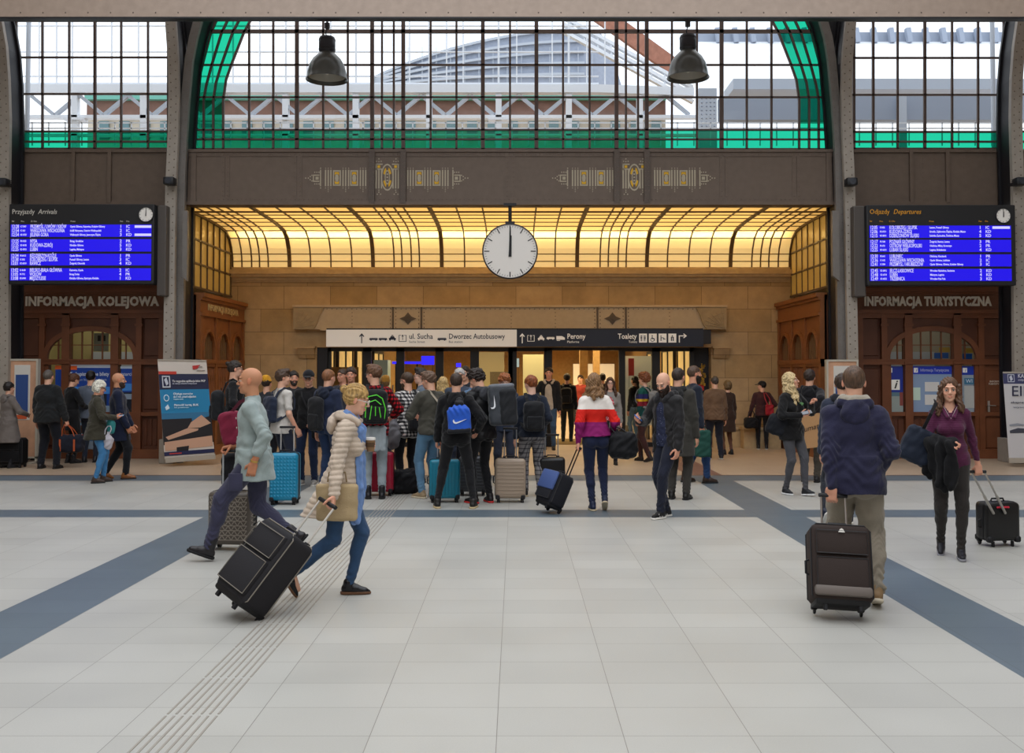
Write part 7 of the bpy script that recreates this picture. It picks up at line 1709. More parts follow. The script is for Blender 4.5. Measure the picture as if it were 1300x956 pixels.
m = MB(); m.rbox(-.19, .19, -.29, -.24, .09, .16, .02, 2); m.build('reinforced_edge', mat('case_edge', '6b625c', rough=.6), sc_, smooth=True)
# woman in maroon
mw = Person('woman in maroon jumper and dark jeans walking towards the viewer with rolling case', 1208, 706, h=1.66, yaw=162, v=ND, sex='f', hip=(0, 0, .935), head=(0, 2, 2), skin='fair',
    top=SH(c='521f3f', name='jumper', o=.006, hem=-.085, vneck=1, collar=.0, sleeve=(.98, .88), wr=.003, tex='knit'), legs=SH(c='2c2826', o=.006, name='jeans'),
    shoes=SH(c='1c1c26', sole='8a8a92', lace='d0d0d8'), hair=SH(style='wavy', c='5f4330', len=.17, brow='4a3424', t=.010), rf=SH(a=(.085, -.10, .12), pitch=20), lf=SH(a=(-.07, .16, .085), pitch=0, yaw=0),
    lh=SH(PX=(1244, 600, .10), curl=70, dir=(-.1, -.1, -1), palm=(.2, -1, 0)), rh=SH(PX=(1203, 563, -.24), curl=65, dir=(-1, .3, .15), palm=(0, .1, -1), pole=(.6, -.4, -.6)))
m = MB(); m.rbox(-.06, .06, .0, .01, 0, .01, .002, 1)
F = Field(mw.bounds(.1)[0], mw.bounds(.1)[1], ND); P = mw.pt    # turned-down collar of the jumper
F.cone(P((.03, .105, .42)), P((.075, .02, .52)), .016, .018, k=.01); F.cone(P((-.03, .105, .42)), P((-.075, .02, .52)), .016, .018, k=.01); F.cone(P((.075, .02, .52)), P((.05, -.06, .545)), .018, .018, k=.01); F.cone(P((-.075, .02, .52)), P((-.05, -.06, .545)), .018, .018, k=.01); F.cone(P((.05, -.06, .545)), P((-.05, -.06, .545)), .018, .018, k=.01)
mw.emit(F, 'collar', cloth_mat('jacket_fabric', '5a2345'))
m = MB(); m.tube([mw.pt((-.06, .075, .52)), mw.pt((0, .115, .40)), mw.pt((.06, .075, .52))], .0015, 5); m.build('necklace', mat('silver', 'd8d4cc', rough=.3, metal=.6), mw.root, M=Matrix.Scale(mw.s, 4))
# coat over her right forearm
cr_ = empty('draped_coat', 'black coat draped over the right forearm of the woman in maroon', 'coat', (mw.loc[0], mw.loc[1], 0), PI)
a = mw.arm['r']; F = Field(np.minimum(a['E'], a['W'])-.5, np.maximum(a['E'], a['W'])+.25, .0075)
E, W_ = a['E'], a['W']-a['f']*.06; mid = (E+W_)/2; sx = nrm(W_-E)
F.cone(E+(0, .0, .0), W_, .066, .064, k=.02)
F.cone(E+(.01, .05, -.03), E+(-.03, .06, -.26), .075, .09, k=.05, flat=((0, 1, 0), .6)); F.cone(mid+(0, .06, -.03), mid+(0, .05, -.38), .075, .085, k=.05, flat=((0, 1, 0), .5)); F.cone(W_+(0.02, .05, -.03), W_+(.02, .05, -.36), .05, .07, k=.05, flat=((0, 1, 0), .5)); F.cone(E+(.0, -.04, -.03), E+(.02, -.04, -.30), .05, .06, k=.05, flat=((0, 1, 0), .6))
mw.emit(F, 'coat_cloth', cloth_mat('wool_black', '101013', sheen=.05), lambda W: .012*np.sin(W[:, 0]*60+3*np.sin(W[:, 2]*9)) + .004*fbm(W, 25), parent=cr_)
sb = softbag('shoulder_bag', 'dark blue shoulder bag hanging behind the elbow of the woman in maroon', 'bag', mw.at(1166, 566, .02), (.15, .07, .17), (-.2, -1, 0), '1c2434', kind='duffel', v=.008, roll=24)
strap(sb, [mw.at(1172, 545, -.02), mw.at(1182, 525, -.10), mw.at(1188, 512, -.05), mw.at(1187, 508, .03)], .03, '141419')
gp = mw.grip('l')
s2 = suitcase('black hard cabin suitcase with a red top handle pulled by the woman in maroon', gnd(1258, 690), .36, .43, .22, (.15, -1, .1), 'hard_plain', '101013', G=None, hl=.0, wheels=2, hw=.07)
bpy.data.objects.remove(s2.children[0]) if False else None
m = MB(); m.tube([(-.08, -.225, .385), (-.07, -.245, .39), (.03, -.245, .39), (.04, -.225, .385)], .009, 8); m.build('red_handle', mat('red_rubber', 'c02038', rough=.5), s2, smooth=True)
o = np.array(s2.location); L = Matrix(s2.rotation_euler.to_matrix()).inverted(); q = lambda w: L @ (Vector(w)-Vector(o))
m = MB(); g0 = Vector(gp); wd = Vector((.062, 0, 0))
for s_ in (-1, 1): b0 = Vector((s_*.062-.06, -.23, .33)); t0 = q(g0+wd*s_); m.tube([b0, t0], .009, 8); m.tube([b0, b0*.55+t0*.45], .013, 8)
m.build('telescopic_rod', mat('handle_metal', 'a9a5a0', rough=.35, metal=.6), s2, smooth=True)
m = MB(); m.tube([q(g0-wd*1.25), q(g0+wd*1.25)], .014, 8); m.build('handle_grip', mat('grip_black', '17171b', rough=.5), s2, smooth=True)

# ------------------------------------------------------------------ right of centre
sw_ = Person('woman from behind in white, red and purple striped sweatshirt and navy leggings', 757, 648, h=1.69, yaw=4, v=ND*1.1, sex='f', hip=(0, 0, .935), head=(10, 0, 0), side=-2,
    top=SH(c='e8e0d8', name='sweatshirt', o=.026, hem=.01, wr=.005, pat=('zramp', [(0, '8a1f66'), (1.085, 'd4261c'), (1.235, 'ebe4dc')]), cuff=.012), legs=SH(c='1c2440', o=.008, name='leggings', waist=.16), shoes=SH(c='1a2440', sole='c9b89a'),
    hair=SH(style='wavy', c='8a6744', len=.13, t=.016), lf=SH(a=(-.05, -.02, .082)), rf=SH(a=(.10, -.06, .15), pitch=35), lh=SH(PX=(734, 562, -.05), curl=65, dir=(-.1, -.1, -1)), rh=SH(w=(.215, .12, .97), curl=40, pole=(.4, -1, -.2)))
gp = sw_.grip('l'); s3 = suitcase('blue and black soft cabin bag tilted beside the woman in the striped sweatshirt', gnd(703, 651), .32, .46, .24, (-.8, -.55, .4), 'soft', '23242a', G=gp, wheels=2, rod='2a2a2e', hw=.03)
m = MB(); m.rbox(-.155, .155, -.285, -.245, .22, .45, .02, 2); m.build('blue_panel', mat('blue_panel', '44598f', rough=.6), s3, smooth=True)
softbag('handbag', 'large black handbag on the arm of the woman in the striped sweatshirt', 'bag', sw_.at(791, 565, -.02), (.175, .12, .165), (0, -1, 0), '16171b', handles=sw_.at(777, 541, -.02), kind='duffel', v=.009, wr=.012)
bd = Person('bald bearded man in black jacket looking down at a phone, hand in pocket', 848, 657, h=1.72, yaw=128, v=ND*1.1, hip=(0, 0, .935), lean=3, head=(12, 28, 0), skin='fair', bulk=1.0,
    top=SH(c='1f1e20', name='jacket', o=.026, hem=-.17, open=.035, wr=.008, mk='jacket_fabric', rough=.6), inner=SH(c='2e3350', name='patterned_shirt', o=.010, hem=-.09, pat=('dots', ('2b3048', '8f93ab'), 42, .16)), hood=SH(c='242326', r=.040), legs=SH(c='1c2030', o=.012, name='jeans', wr=.005),
    shoes=SH(c='141416', sole='e4e0da', stripes='e4e0da'), beard=SH(c='2b1c14', t=.022), rh=SH(w=(.17, .30, 1.14), curl=55, dir=(-.35, .9, .3), palm=(-.6, .2, .7), pole=(.7, -.5, -.6)), lh=SH(w=(-.225, .06, .80), curl=30, dir=(.1, .2, -1)),
    rf=SH(a=(.08, -.06, .082), yaw=-6), lf=SH(a=(-.02, .14, .085), yaw=6))
phone(bd, 'r', 'blue phone in the hand of the bald bearded man', c='2a6fc4')
gc = Person('man in charcoal coat and grey trousers standing behind the bearded man', 862, 634, h=1.76, yaw=-25, v=MD, top=SH(c='3a3833', name='coat', o=.024, hem=-.36, flare=(.205, .185)), hood=SH(c='2a2a2b', r=.032), legs=SH(c='3b3834', o=.014), shoes=SH(c='1a1918', rough=.4), hair=SH(style='crop', c='3a2d26'), head=(-12, 0, 0))
jm = Person('man in dark navy jacket and blue jeans facing right beyond the bearded man', 882, 613, h=1.80, yaw=-80, v=MD, top=SH(c='1c2230', name='jacket', o=.02, hem=-.10), legs=SH(c='27416b', o=.012, name='jeans'), shoes=SH(c='3a2a22', boot=.05, rough=.4), hair=SH(style='crop', c='5a4436'), beard=SH(c='1f1814', t=.01), skin='red', rf=SH(a=(.08, .16, .085)), lf=SH(a=(-.08, -.12, .09)))
softbag('green_bag', 'dark green cloth bag hanging at the side of the man in the navy jacket', 'bag', jm.at(892, 562, -.25), (.12, .06, .22), (0, -1, 0), '1f4a40', handles=jm.at(889, 541, -.22), kind='tote')
om = Person('elderly man in brown jacket seen from behind walking towards the stone wall', 908, 583, h=1.62, yaw=6, v=MD, bulk=1.12, top=SH(c='6b513c', name='jacket', o=.024, hem=-.11, wr=.006), legs=SH(c='171a26', o=.02), shoes=SH(c='14141a', sole='c8c4bc'), hair=SH(style='old', c='4a423c', t=.006), lf=SH(a=(-.12, .02, .082)), rf=SH(a=(.10, -.10, .09)))
ow = Person('woman in long dark coat beside the elderly man in the brown jacket', 924, 577, h=1.52, yaw=20, v=FD, sex='f', top=SH(c='3a2a22', name='coat', o=.02, hem=-.40, flare=(.2, .19)), legs=SH(c='6b4a3c', o=.004), shoes=SH(c='17151a'), hair=SH(style='bob', c='6f5a3e'))
rb = Person('person in cap and maroon jacket with a red bag at the back wall', 968, 570.5, h=1.50, yaw=-10, v=FD, top=SH(c='3f2226', name='jacket', o=.02, hem=-.08), legs=SH(c='131318', o=.010), shoes=SH(c='141418', sole='cfcfcf'), hair=SH(style='short', c='1c1614'), cap=SH(c='17151a', dir=1), head=(70, 0, 0), lh=SH(w=(-.32, .02, .84)), rh=SH(w=(.22, .18, 1.05), pole=(.6, -.8, 0)))
softbag('handbag', 'black handbag held by the person in the cap at the back wall', 'bag', rb.at(953, 537, -.1), (.15, .08, .12), (0, -1, 0), '141519', handles=rb.at(955, 522, -.05), kind='duffel')
softbag('red_bag', 'red shoulder bag on the back of the person in the cap', 'bag', rb.at(977, 520, -.24), (.09, .05, .13), (0, -1, 0), 'a0202c', handles=rb.at(971, 499, -.16), kind='tote')
bw_ = Person('young woman with long blonde hair in black sweatshirt and grey jeans looking right', 1006, 628, h=1.70, yaw=-150, v=ND*1.15, sex='f', hip=(0, 0, .935), top=SH(c='121214', name='sweatshirt', o=.024, hem=-.15, wr=.006), legs=SH(c='4a4a4f', o=.006, name='jeans'), shoes=SH(c='1a1c20', sole='e0e0e0', lace='f0f0f0'), hair=SH(style='wavy', c='d2b98a', len=.26, t=.016, brow='8a6a40'), head=(42, -10, 0),
    rh=SH(w=(.10, .27, 1.14), dir=(-.9, .5, .2), palm=(-.2, .6, .8), curl=40, pole=(.7, -.4, -.6)), lh=SH(w=(-.16, .22, 1.28), dir=(-.1, .4, .9), palm=(0, 1, -.2), curl=60, pole=(-.7, -.3, -.6)), rf=SH(a=(.07, -.06, .085)), lf=SH(a=(-.05, .20, .09), pitch=-6))
phone(bw_, 'r', 'phone held at the waist by the young blonde woman in black', c='8a8d94')
s_ = worn_root(bw_, 'chest_logo', None, None) if False else None
m = MB(); c = bw_.pt((-.06, .13, .36)); m.prism([(c[0]-.03, c[2]), (c[0], c[2]-.025), (c[0]+.035, c[2]+.01), (c[0]+.01, c[2]+.02), (c[0]-.02, c[2]+.02)], c[1]-.01, c[1]+.012); m.build('chest_print', mat('print_green', '6aa06a', rough=.7), bw_.root, M=Matrix.Scale(bw_.s, 4))
softbag('shoulder_bag', 'glossy black shoulder bag at the hip of the young blonde woman', 'bag', bw_.at(987, 540, .0), (.15, .09, .14), (-.4, -1, 0), '15171e', handles=bw_.at(994, 515, .02), kind='duffel', roll=20)
kb = Person('man behind the blonde woman carrying a brown paper shopping bag', 1029, 612, h=1.74, yaw=-30, v=MD, top=SH(c='1b1a1f', name='jacket', o=.02, hem=-.08), legs=SH(c='4a443c', o=.014), shoes=SH(c='16151a', rough=.4), hair=SH(style='short', c='33261f'), hood=SH(c='16161a', r=.03), rh=SH(PX=(1030, 524, -.28), curl=70))
pb = empty('paper_bag', 'brown kraft paper shopping bag with handwritten lettering beside the blonde woman', 'bag', (*kb.at(1031, 568, -.38)[:2], kb.at(1031, 568, -.38)[2]), R(-6)); Hb = .50
m = MB(); w2, d2 = .18, .07
m.add([(-w2, -d2, 0), (w2, -d2, 0), (w2, d2, 0), (-w2, d2, 0), (-w2, -d2, Hb), (w2, -d2, Hb), (w2, d2, Hb), (-w2, d2, Hb), (-w2, 0, 0.02), (w2, 0, .02), (-w2*.97, 0, Hb), (w2*.97, 0, Hb)], [(0, 3, 2, 1), (0, 1, 5, 4), (2, 3, 7, 6), (1, 9, 11, 5), (9, 2, 6, 11), (3, 8, 10, 7), (8, 0, 4, 10)])
m.build('paper_sheet', mat('kraft_paper', 'b58a5f', rough=.8, bump=.2, bscale=20), pb)
text('Jumato', .11, mat('ink_dark', '3a2c22', rough=.7), pb, (.02, -d2-.003, .30), rot=(PI/2, R(-8), 0), align='CENTER', shear=.4)
m = MB(); 
for yy in (-d2, d2): m.tube([(-.07, yy, Hb-.01), (-.05, yy*.6, Hb+.09), (.05, yy*.6, Hb+.09), (.07, yy, Hb-.01)], .004, 6)
m.build('bag_handle', mat('kraft_cord', '9a7550', rough=.8), pb); pb.rotation_euler = (0, R(-7), R(-6))
hp_ = Person('person in dark blue hooded jacket almost hidden beyond the man in the navy hoodie', 1071, 667, h=1.68, yaw=-10, v=MD, top=SH(c='2b3142', name='jacket', o=.026, hem=-.12), hood=SH(c='1c1e26', r=.045), legs=SH(c='23262e', o=.01), shoes=SH(c='1c2336', sole='e8e4dc'), hair=SH(style='short', c='3a2a20'), lf=SH(a=(-.22, -.16, .17), pitch=50, yaw=15), rf=SH(a=(.09, .16, .083)))
# ------------------------------------------------------------------ the group in the middle
nk = Person('man in black hoodie standing legs apart with a blue drawstring bag on his back', 579, 645, h=1.71, yaw=0, v=ND*1.15, hip=(0, 0, .925), top=SH(c='111114', name='hoodie', o=.022, hem=-.10, wr=.006), hood=SH(c='111114', r=.032), legs=SH(c='19191c', o=.010, o2=.004), shoes=SH(c='1c1a18', sole='c9b48c'), hair=SH(style='crop', c='3d2e25', t=.006), lf=SH(a=(-.24, 0, .083), yaw=14), rf=SH(a=(.22, -.02, .083), yaw=-12), lh=SH(PX=(555, 558, .16), curl=60, pole=(-.6, -.8, 0)), rh=SH(w=(.27, .14, .98), pole=(.7, -.8, 0)))
db = worn_root(nk, 'drawstring_bag', 'blue drawstring bag with white logo mark on the back of the black hoodie', 'backpack'); C = nk.pt((.05, -.21, .24)); F = Field(C-.35, C+.35, ND)
F.box(C+np.array((0, 0, -.03)), (.145, .055, .16), .05, nk.T @ Ry(R(-4)), k=0); F.cone(C+np.array((0, 0, .1)), C+np.array((.0, .02, .19)), .10, .035, k=.05, flat=((0, 1, 0), .6))
nk.emit(F, 'bag_body', cloth_mat('sport_blue', '2459c4', rough=.5), lambda W: .006*np.sin(W[:, 0]*90+3*np.sin(W[:, 2]*20))*np.clip((W[:, 2]-C[2])/.15+.4, .2, 1), parent=db)
F = Field(C-.35, C+.35, ND); F.box(C+np.array((0, -.002, -.165)), (.15, .058, .035), .03, nk.T @ Ry(R(-4)), k=0); F.cone(C+np.array((0, 0, .175)), C+np.array((.0, .02, .21)), .06, .045, k=.02, flat=((0, 1, 0), .6)); nk.emit(F, 'dark_trim', cloth_mat('sport_black', '14151c', rough=.5), parent=db)
swoosh(db, nk, C+np.array((.01, -.062, -.05)), .16, nk.T)
m = MB()
for g in (-1, 1): m.tube([C+np.array((0, .01, .2)), nk.pt((g*.09, -.115, .44)), nk.pt((g*.10, -.03, .50)), nk.pt((g*.11, .09, .42)), nk.pt((g*.17, .05, .22)), nk.pt((g*.16, -.12, .05)), C+np.array((g*.12, 0, -.17))], .006, 6)
m.build('cord_strap', mat('cord_black', '15161c'), db, M=Matrix.Scale(nk.s, 4))
suitcase('turquoise hard suitcase with a green luggage tag between the legs of the black hoodie man', (wx(564, 13.2), 13.2), .40, .56, .25, (.12, -1, 0), 'hard_v', '157a94', hl=.30, tag_c='3ec43a', hw=.085)
lj = Person('dark curly-haired man in black leather jacket wearing a big grey duffel pack', 612, 639, h=1.75, yaw=42, v=ND*1.15, hip=(0, 0, .94), lean=5, head=(18, 26, 0), top=SH(c='1a1a1c', name='leather_jacket', o=.022, hem=-.11, rough=.35, sheen=0, wr=.004), hood=SH(c='3a3b40', r=.036), legs=SH(c='16161a', o=.007), shoes=SH(c='1a1618', sole='c93030', lace='e8e8e8'), hair=SH(style='curly', c='2a1f1a'), lh=SH(w=(-.12, .28, 1.02), pole=(-.7, -.6, -.3)), rh=SH(w=(.17, .28, 1.05), pole=(.7, -.6, -.3)), rf=SH(a=(.13, .0, .083), yaw=-18), lf=SH(a=(-.09, .05, .083)))
lb = worn_root(lj, 'duffel_backpack', 'bulky grey and black duffel pack with white logo mark on the leather jacket man', 'backpack'); T = lj.T @ Rz(R(-38)); C = lj.pt((.10, -.30, .30)); F = Field(C-.45, C+.45, .0085)
F.box(C, (.17, .15, .25), .05, T, k=0); lj.emit(F, 'pack_body', cloth_mat('duffel_grey', '3c4046', rough=.6), lambda W: .006*fbm(W, 18, 2), parent=lb)
F = Field(C-.45, C+.45, .0085); F.box(C+T@np.array((.075, -.035, -.02)), (.11, .14, .235), .05, T, k=0); lj.emit(F, 'dark_panel', cloth_mat('duffel_black', '1d1f23', rough=.7), lambda W: .005*fbm(W, 18, 5), parent=lb)
F = Field(C-.45, C+.45, .0085); F.cone(C+T@np.array((-.12, -.12, .245)), C+T@np.array((.13, -.12, .245)), .03, .03, k=.0); F.box(C+T@np.array((0, 0, .245)), (.165, .14, .022), .02, T, k=.02); lj.emit(F, 'top_flap', cloth_mat('duffel_light', '6b6f76', rough=.6), parent=lb)
swoosh(lb, lj, C+T@np.array((-.10, -.155, .04)), .16, T @ Ry(R(-70)))
m = MB()
for g in (-1, 1): m.path([C+T@np.array((g*.1, .15, .2)), lj.pt((g*.10, -.10, .48)), lj.pt((g*.10, -.02, .53)), lj.pt((g*.11, .11, .40)), lj.pt((g*.16, .05, .18)), C+T@np.array((g*.13, .14, -.18))], .05, .014, up=(.05*g, 1, .4))
m.build('shoulder_strap', cloth_mat('duffel_black', '1d1f23', rough=.7), lb, M=Matrix.Scale(lj.s, 4))
suitcase('dark grey suitcase half hidden behind the legs of the men in black', (wx(601, 13.9), 13.9), .38, .54, .24, (0, -1, 0), 'hard_h', '3b3d42')
gm = Person('ginger man in navy sweater and grey plaid trousers with a black backpack', 675, 630, h=1.66, yaw=8, v=ND*1.2, hip=(0, 0, .935), head=(32, 8, 0), skin='pale', top=SH(c='1a2130', name='sweater', o=.018, hem=-.08), legs=SH(c='6a686c', o=.020, o2=.016, name='plaid_trousers', pat=('plaid', ('8a888a', '5b5a5f', '3a393e'), .06, .7)), shoes=SH(c='17161a', sole='c9b89a'), hair=SH(style='short', c='8a4a24', t=.014), rh=SH(PX=(690, 541, .12), curl=65, dir=(.1, .5, -.8), pole=(.3, -1, -.3)), lf=SH(a=(-.10, 0, .083)), rf=SH(a=(.13, 0, .083)))
backpack(gm, 'plain black backpack worn by the ginger man in the navy sweater', .22, (.15, .075, .21), '15161a')
gp = gm.grip('r'); suitcase('black hard suitcase held by its long handle beside the ginger man in plaid trousers', (wx(700, gp[1]+.1), gp[1]+.1), .36, .52, .24, (0, -1, 0), 'hard_plain', '131316', hl=.30, hw=.09)
suitcase('champagne coloured hard suitcase standing left of the ginger man', (wx(648, 13.2), 13.2), .40, .57, .25, (0, -1, 0), 'hard_h', 'a3917f', hl=.38, hw=.08)
rc = Person('man in red and black checked shirt and pale jeans with a black and green backpack', 475, 633, h=1.80, yaw=10, v=ND*1.2, hip=(0, 0, .94), head=(55, 4, 0), top=SH(c='a01c24', name='checked_shirt', o=.018, hem=-.12, sleeve=.78, roll=1, pat=('check', ('c01c26', '5a1016', '141014'), .055, .5)), legs=SH(c='8d979c', o=.012, name='jeans'), shoes=SH(c='15151a', boot=.05, rough=.4), hair=SH(style='quiff', c='6a4a34'), glasses='3a3a3a', rh=SH(w=(.21, .24, 1.02), pole=(.8, -.5, 0)), lf=SH(a=(-.08, .0, .083)), rf=SH(a=(.10, -.03, .083)))
backpack(rc, 'black backpack with neon green cords on the man in the red checked shirt', .26, (.16, .085, .22), '111214', cords='5ad43a')
m = MB(); F = Field(rc.P-.4, rc.P+.4, .009); F.ell(rc.P+np.array((0, -.03, -.02)), (.19, .155, .06), None, k=0); F.box(rc.P+np.array((.0, -.15, -.16)), (.15, .018, .15), .015, None, k=.04); rc.emit(F, 'tied_shirt', cloth_mat('tied_grey', '9aa3a8'), lambda W: .008*np.sin(W[:, 0]*70)+.004*fbm(W, 25))
suitcase('crimson hard suitcase behind the pale jeans of the man in the red checked shirt', (wx(484, 13.9), 13.9), .40, .60, .26, (0, -1, 0), 'hard_plain', 'a01432')
wp = Person('man in black and white checked shirt and black trousers turned left', 517, 623, h=1.70, yaw=28, v=MD, head=(35, 5, 0), top=SH(c='c8c4c0', name='checked_shirt', o=.018, hem=-.14, pat=('check', ('d8d4d0', '6a686a', '18181a'), .05, .5)), legs=SH(c='141519', o=.012), shoes=SH(c='15151a'), hair=SH(style='crop', c='4a3626', t=.008), beard=SH(c='4a3626', t=.003), lh=SH(w=(-.22, .20, 1.0), pole=(-.7, -.6, 0)), glasses='2a2a2a')
backpack(wp, 'slim black backpack on the man in the black and white checked shirt', .14, (.12, .06, .20), '131418', one=1)
softbag('folded_jacket', 'grey jacket hung over the forearm of the man in the black and white checked shirt', 'jacket', wp.at(499, 550, -.15), (.12, .08, .24), (-.3, -1, 0), '6d6c70', kind='sack', wr=.012)
softbag('duffel_bag', 'black duffel bag lying on the floor beside the light jeans', 'bag', (wx(517, 14.0), 14.0, .17), (.24, .15, .17), (.2, -1, 0), '101014', kind='duffel', wr=.016)
oj = Person('man in olive bomber jacket and light blue jeans with beige shoes', 546, 632, h=1.72, yaw=38, v=ND*1.2, hip=(0, 0, .935), head=(30, 14, 0), top=SH(c='45433b', name='bomber_jacket', o=.024, hem=-.06, wr=.007, cuff=.01), legs=SH(c='5a7f9c', o=.014, name='jeans'), shoes=SH(c='a08a6c', sole='d0c4ac', point=1), hair=SH(style='quiff', c='6a5140'), lh=SH(w=(-.10, .28, 1.12), pole=(-.7, -.5, -.3)), rh=SH(w=(.14, .30, 1.10), pole=(.7, -.5, -.3)), lf=SH(a=(-.12, .02, .083), yaw=18), rf=SH(a=(.08, 0, .083)))
m = MB(); o_ = .045; m.path([oj.pt((-.10, .08, .47)), oj.pt((-.06, -.06, .53+.01)), oj.pt((.02, -.125-o_, .38)), oj.pt((.11, -.115-o_, .18)), oj.pt((.19, -.05-.02, .0))], .028, .010, up=(0, 1, .2)); m.build('cross_strap', mat('pale_strap', 'a59a88', rough=.7), oj.root, M=Matrix.Scale(oj.s, 4))
gf = Person('dark-haired man in glasses facing left behind the checked shirt', 534, 612, h=1.76, yaw=100, v=MD, top=SH(c='5d6a78', name='jacket', o=.016, hem=-.08, collar=.03), legs=SH(c='23262e'), shoes=SH(c='1a1a1e'), hair=SH(style='quiff', c='231a16'), glasses='141414', skin='pale')
bl = Person('blonde woman half hidden between the olive bomber jacket and the black hoodie', 562, 606, h=1.62, yaw=20, v=FD, sex='f', top=SH(c='8a8078', name='jacket', o=.016), legs=SH(c='2a3040'), shoes=SH(c='1a1a1e'), hair=SH(style='long', c='c8a870'))
wh = Person('man with pale grey cap-like hair behind the black hoodie', 583, 612, h=1.76, yaw=180, v=FD, top=SH(c='3a4454', name='jacket', o=.016), legs=SH(c='2a3040'), shoes=SH(c='1a1a1e'), hair=SH(style='old', c='b8b4b0'))
dj = Person('man in blue denim jacket looking down between the two men in black', 602, 620, h=1.72, yaw=-130, v=MD, head=(0, 14, 0), top=SH(c='4f6b8a', name='denim_jacket', o=.02, hem=-.06, collar=.03), legs=SH(c='1c2230'), shoes=SH(c='3a2a22'), hair=SH(style='quiff', c='4a3628'), rh=SH(w=(.12, .26, 1.05), pole=(.7, -.5, 0)), lh=SH(w=(-.14, .26, 1.0), pole=(-.7, -.5, 0)))
dk = Person('dark-haired man seen between the denim jacket and the leather jacket', 590, 602, h=1.80, yaw=170, v=FD, top=SH(c='23262e', name='jacket', o=.016), legs=SH(c='1c1e26'), shoes=SH(c='1a1a1e'), hair=SH(style='short', c='2a1f1a'))
g2 = Person('curly ginger man facing the viewer with head bowed behind the big duffel pack', 640, 616, h=1.68, yaw=182, v=MD, head=(4, 20, 0), skin='pale', top=SH(c='2c3548', name='jacket', o=.016, collar=.02), legs=SH(c='2a2e3c'), shoes=SH(c='1a1a1e'), hair=SH(style='curly', c='9a5a30'))
nb = Person('short-haired man in navy jacket with a black sling pack turned away', 416, 622, h=1.74, yaw=-28, v=MD, head=(-10, 4, 0), top=SH(c='232c44', name='jacket', o=.02, hem=-.08), hood=SH(c='1d2435', r=.03), legs=SH(c='27395a', name='jeans'), shoes=SH(c='1a1a1e', sole='b8b8b8'), hair=SH(style='crop', c='8a5c3c', t=.008))
backpack(nb, 'black sling pack across the back of the man in the navy jacket', .16, (.12, .07, .24), '17181b', tilt=0, one=-1)
fr = Person('stocky dark-haired man facing the viewer between navy jacket and checked shirt', 445, 606, h=1.78, yaw=178, v=MD, bulk=1.1, skin='red', top=SH(c='2a2c38', name='jacket', o=.018), legs=SH(c='1c2230'), shoes=SH(c='1a1a1e'), hair=SH(style='short', c='3a2c26'))
f2 = Person('man in profile mostly hidden left of the stocky dark-haired man', 434, 598, h=1.76, yaw=150, v=FD, skin='red', top=SH(c='3a3c48', name='jacket', o=.016), legs=SH(c='1c2230'), shoes=SH(c='1a1a1e'), hair=SH(style='crop', c='4a382c'))
oc = Person('person in ochre knitted hat behind the red checked shirt', 488, 602, h=1.62, yaw=30, v=FD, sex='f', top=SH(c='6a5236', name='coat', o=.02, hem=-.25, flare=(.19, .17)), legs=SH(c='23262e'), shoes=SH(c='1a1a1e'), hair=SH(style='short', c='7a5a34'), cap=SH(c='9a6c26', beanie=1))
bc = Person('man in black cap and glasses with white sleeve stripes facing the viewer', 391, 616, h=1.73, yaw=176, v=ND*1.2, head=(8, 6, 0), top=SH(c='101013', name='track_jacket', o=.018, hem=-.08, stripe='d8d6d2', collar=.04), legs=SH(c='1f2c48', name='jeans', o=.012), shoes=SH(c='9a9690', sole='d8d4cc'), hair=SH(style='crop', c='2a1f1a'), glasses='1a1a1a', cap=SH(c='15161c'), rh=SH(w=(.25, .06, .82)), lh=SH(w=(-.17, .22, .98), pole=(-.7, -.5, 0)))
m = MB(); m.path([bc.pt((.09, .07, .48)), bc.pt((.06, .135, .40)), bc.pt((-.02, .15, .24)), bc.pt((-.14, .12, .06))], .022, .008, up=(0, 1, 0)); m.build('bag_strap', mat('strap', '1b1b1f', rough=.7), bc.root, M=Matrix.Scale(bc.s, 4))
softbag('sling_bag', 'black sling bag at the hip of the man in the black cap', 'bag', bc.at(404, 545, -.2), (.10, .05, .15), (0, -1, 0), '151619', kind='duffel')
bh = Person('bearded man standing behind the man in the black cap', 372, 603, h=1.72, yaw=200, v=FD, skin='red', top=SH(c='2a2a2c', name='jacket', o=.016), legs=SH(c='1c2230'), shoes=SH(c='1a1a1e'), hair=SH(style='short', c='2a2420'), beard=SH(c='3a302a', t=.003))
wt_ = Person('man in white t-shirt with navy backpack straps turned to the right', 358, 622, h=1.74, yaw=-48, v=ND*1.2, hip=(0, 0, .94), head=(-20, 0, 0), top=SH(c='c9c4bd', name='t_shirt', o=.014, hem=-.12, sleeve=.36, wr=.005), legs=SH(c='232838'), shoes=SH(c='1a1a1e', sole='d8d4cc'), hair=SH(style='quiff', c='4a3628'), rh=SH(w=(.24, .10, .88), curl=50), lh=SH(w=(-.22, .1, .85)))
backpack(wt_, 'navy backpack on the man in the white t-shirt', .22, (.14, .06, .19), '20283c', off=.0)
suitcase('big turquoise hard suitcase with diamond embossing and raised handle left of centre', (wx(366, 13.0), 13.0), .36, .66, .27, (0, -1, 0), 'hard_diamond', '1583a8', hl=.32, rod='d8d8d8', hw=.085)
yb = Person('person in bright yellow knitted hat behind the white t-shirt', 338, 600, h=1.62, yaw=-20, v=FD, top=SH(c='2a2c30', name='jacket', o=.016), legs=SH(c='1c1e26'), shoes=SH(c='1a1a1e'), hair=SH(style='short', c='3a2c22'), cap=SH(c='d89c28', beanie=1))
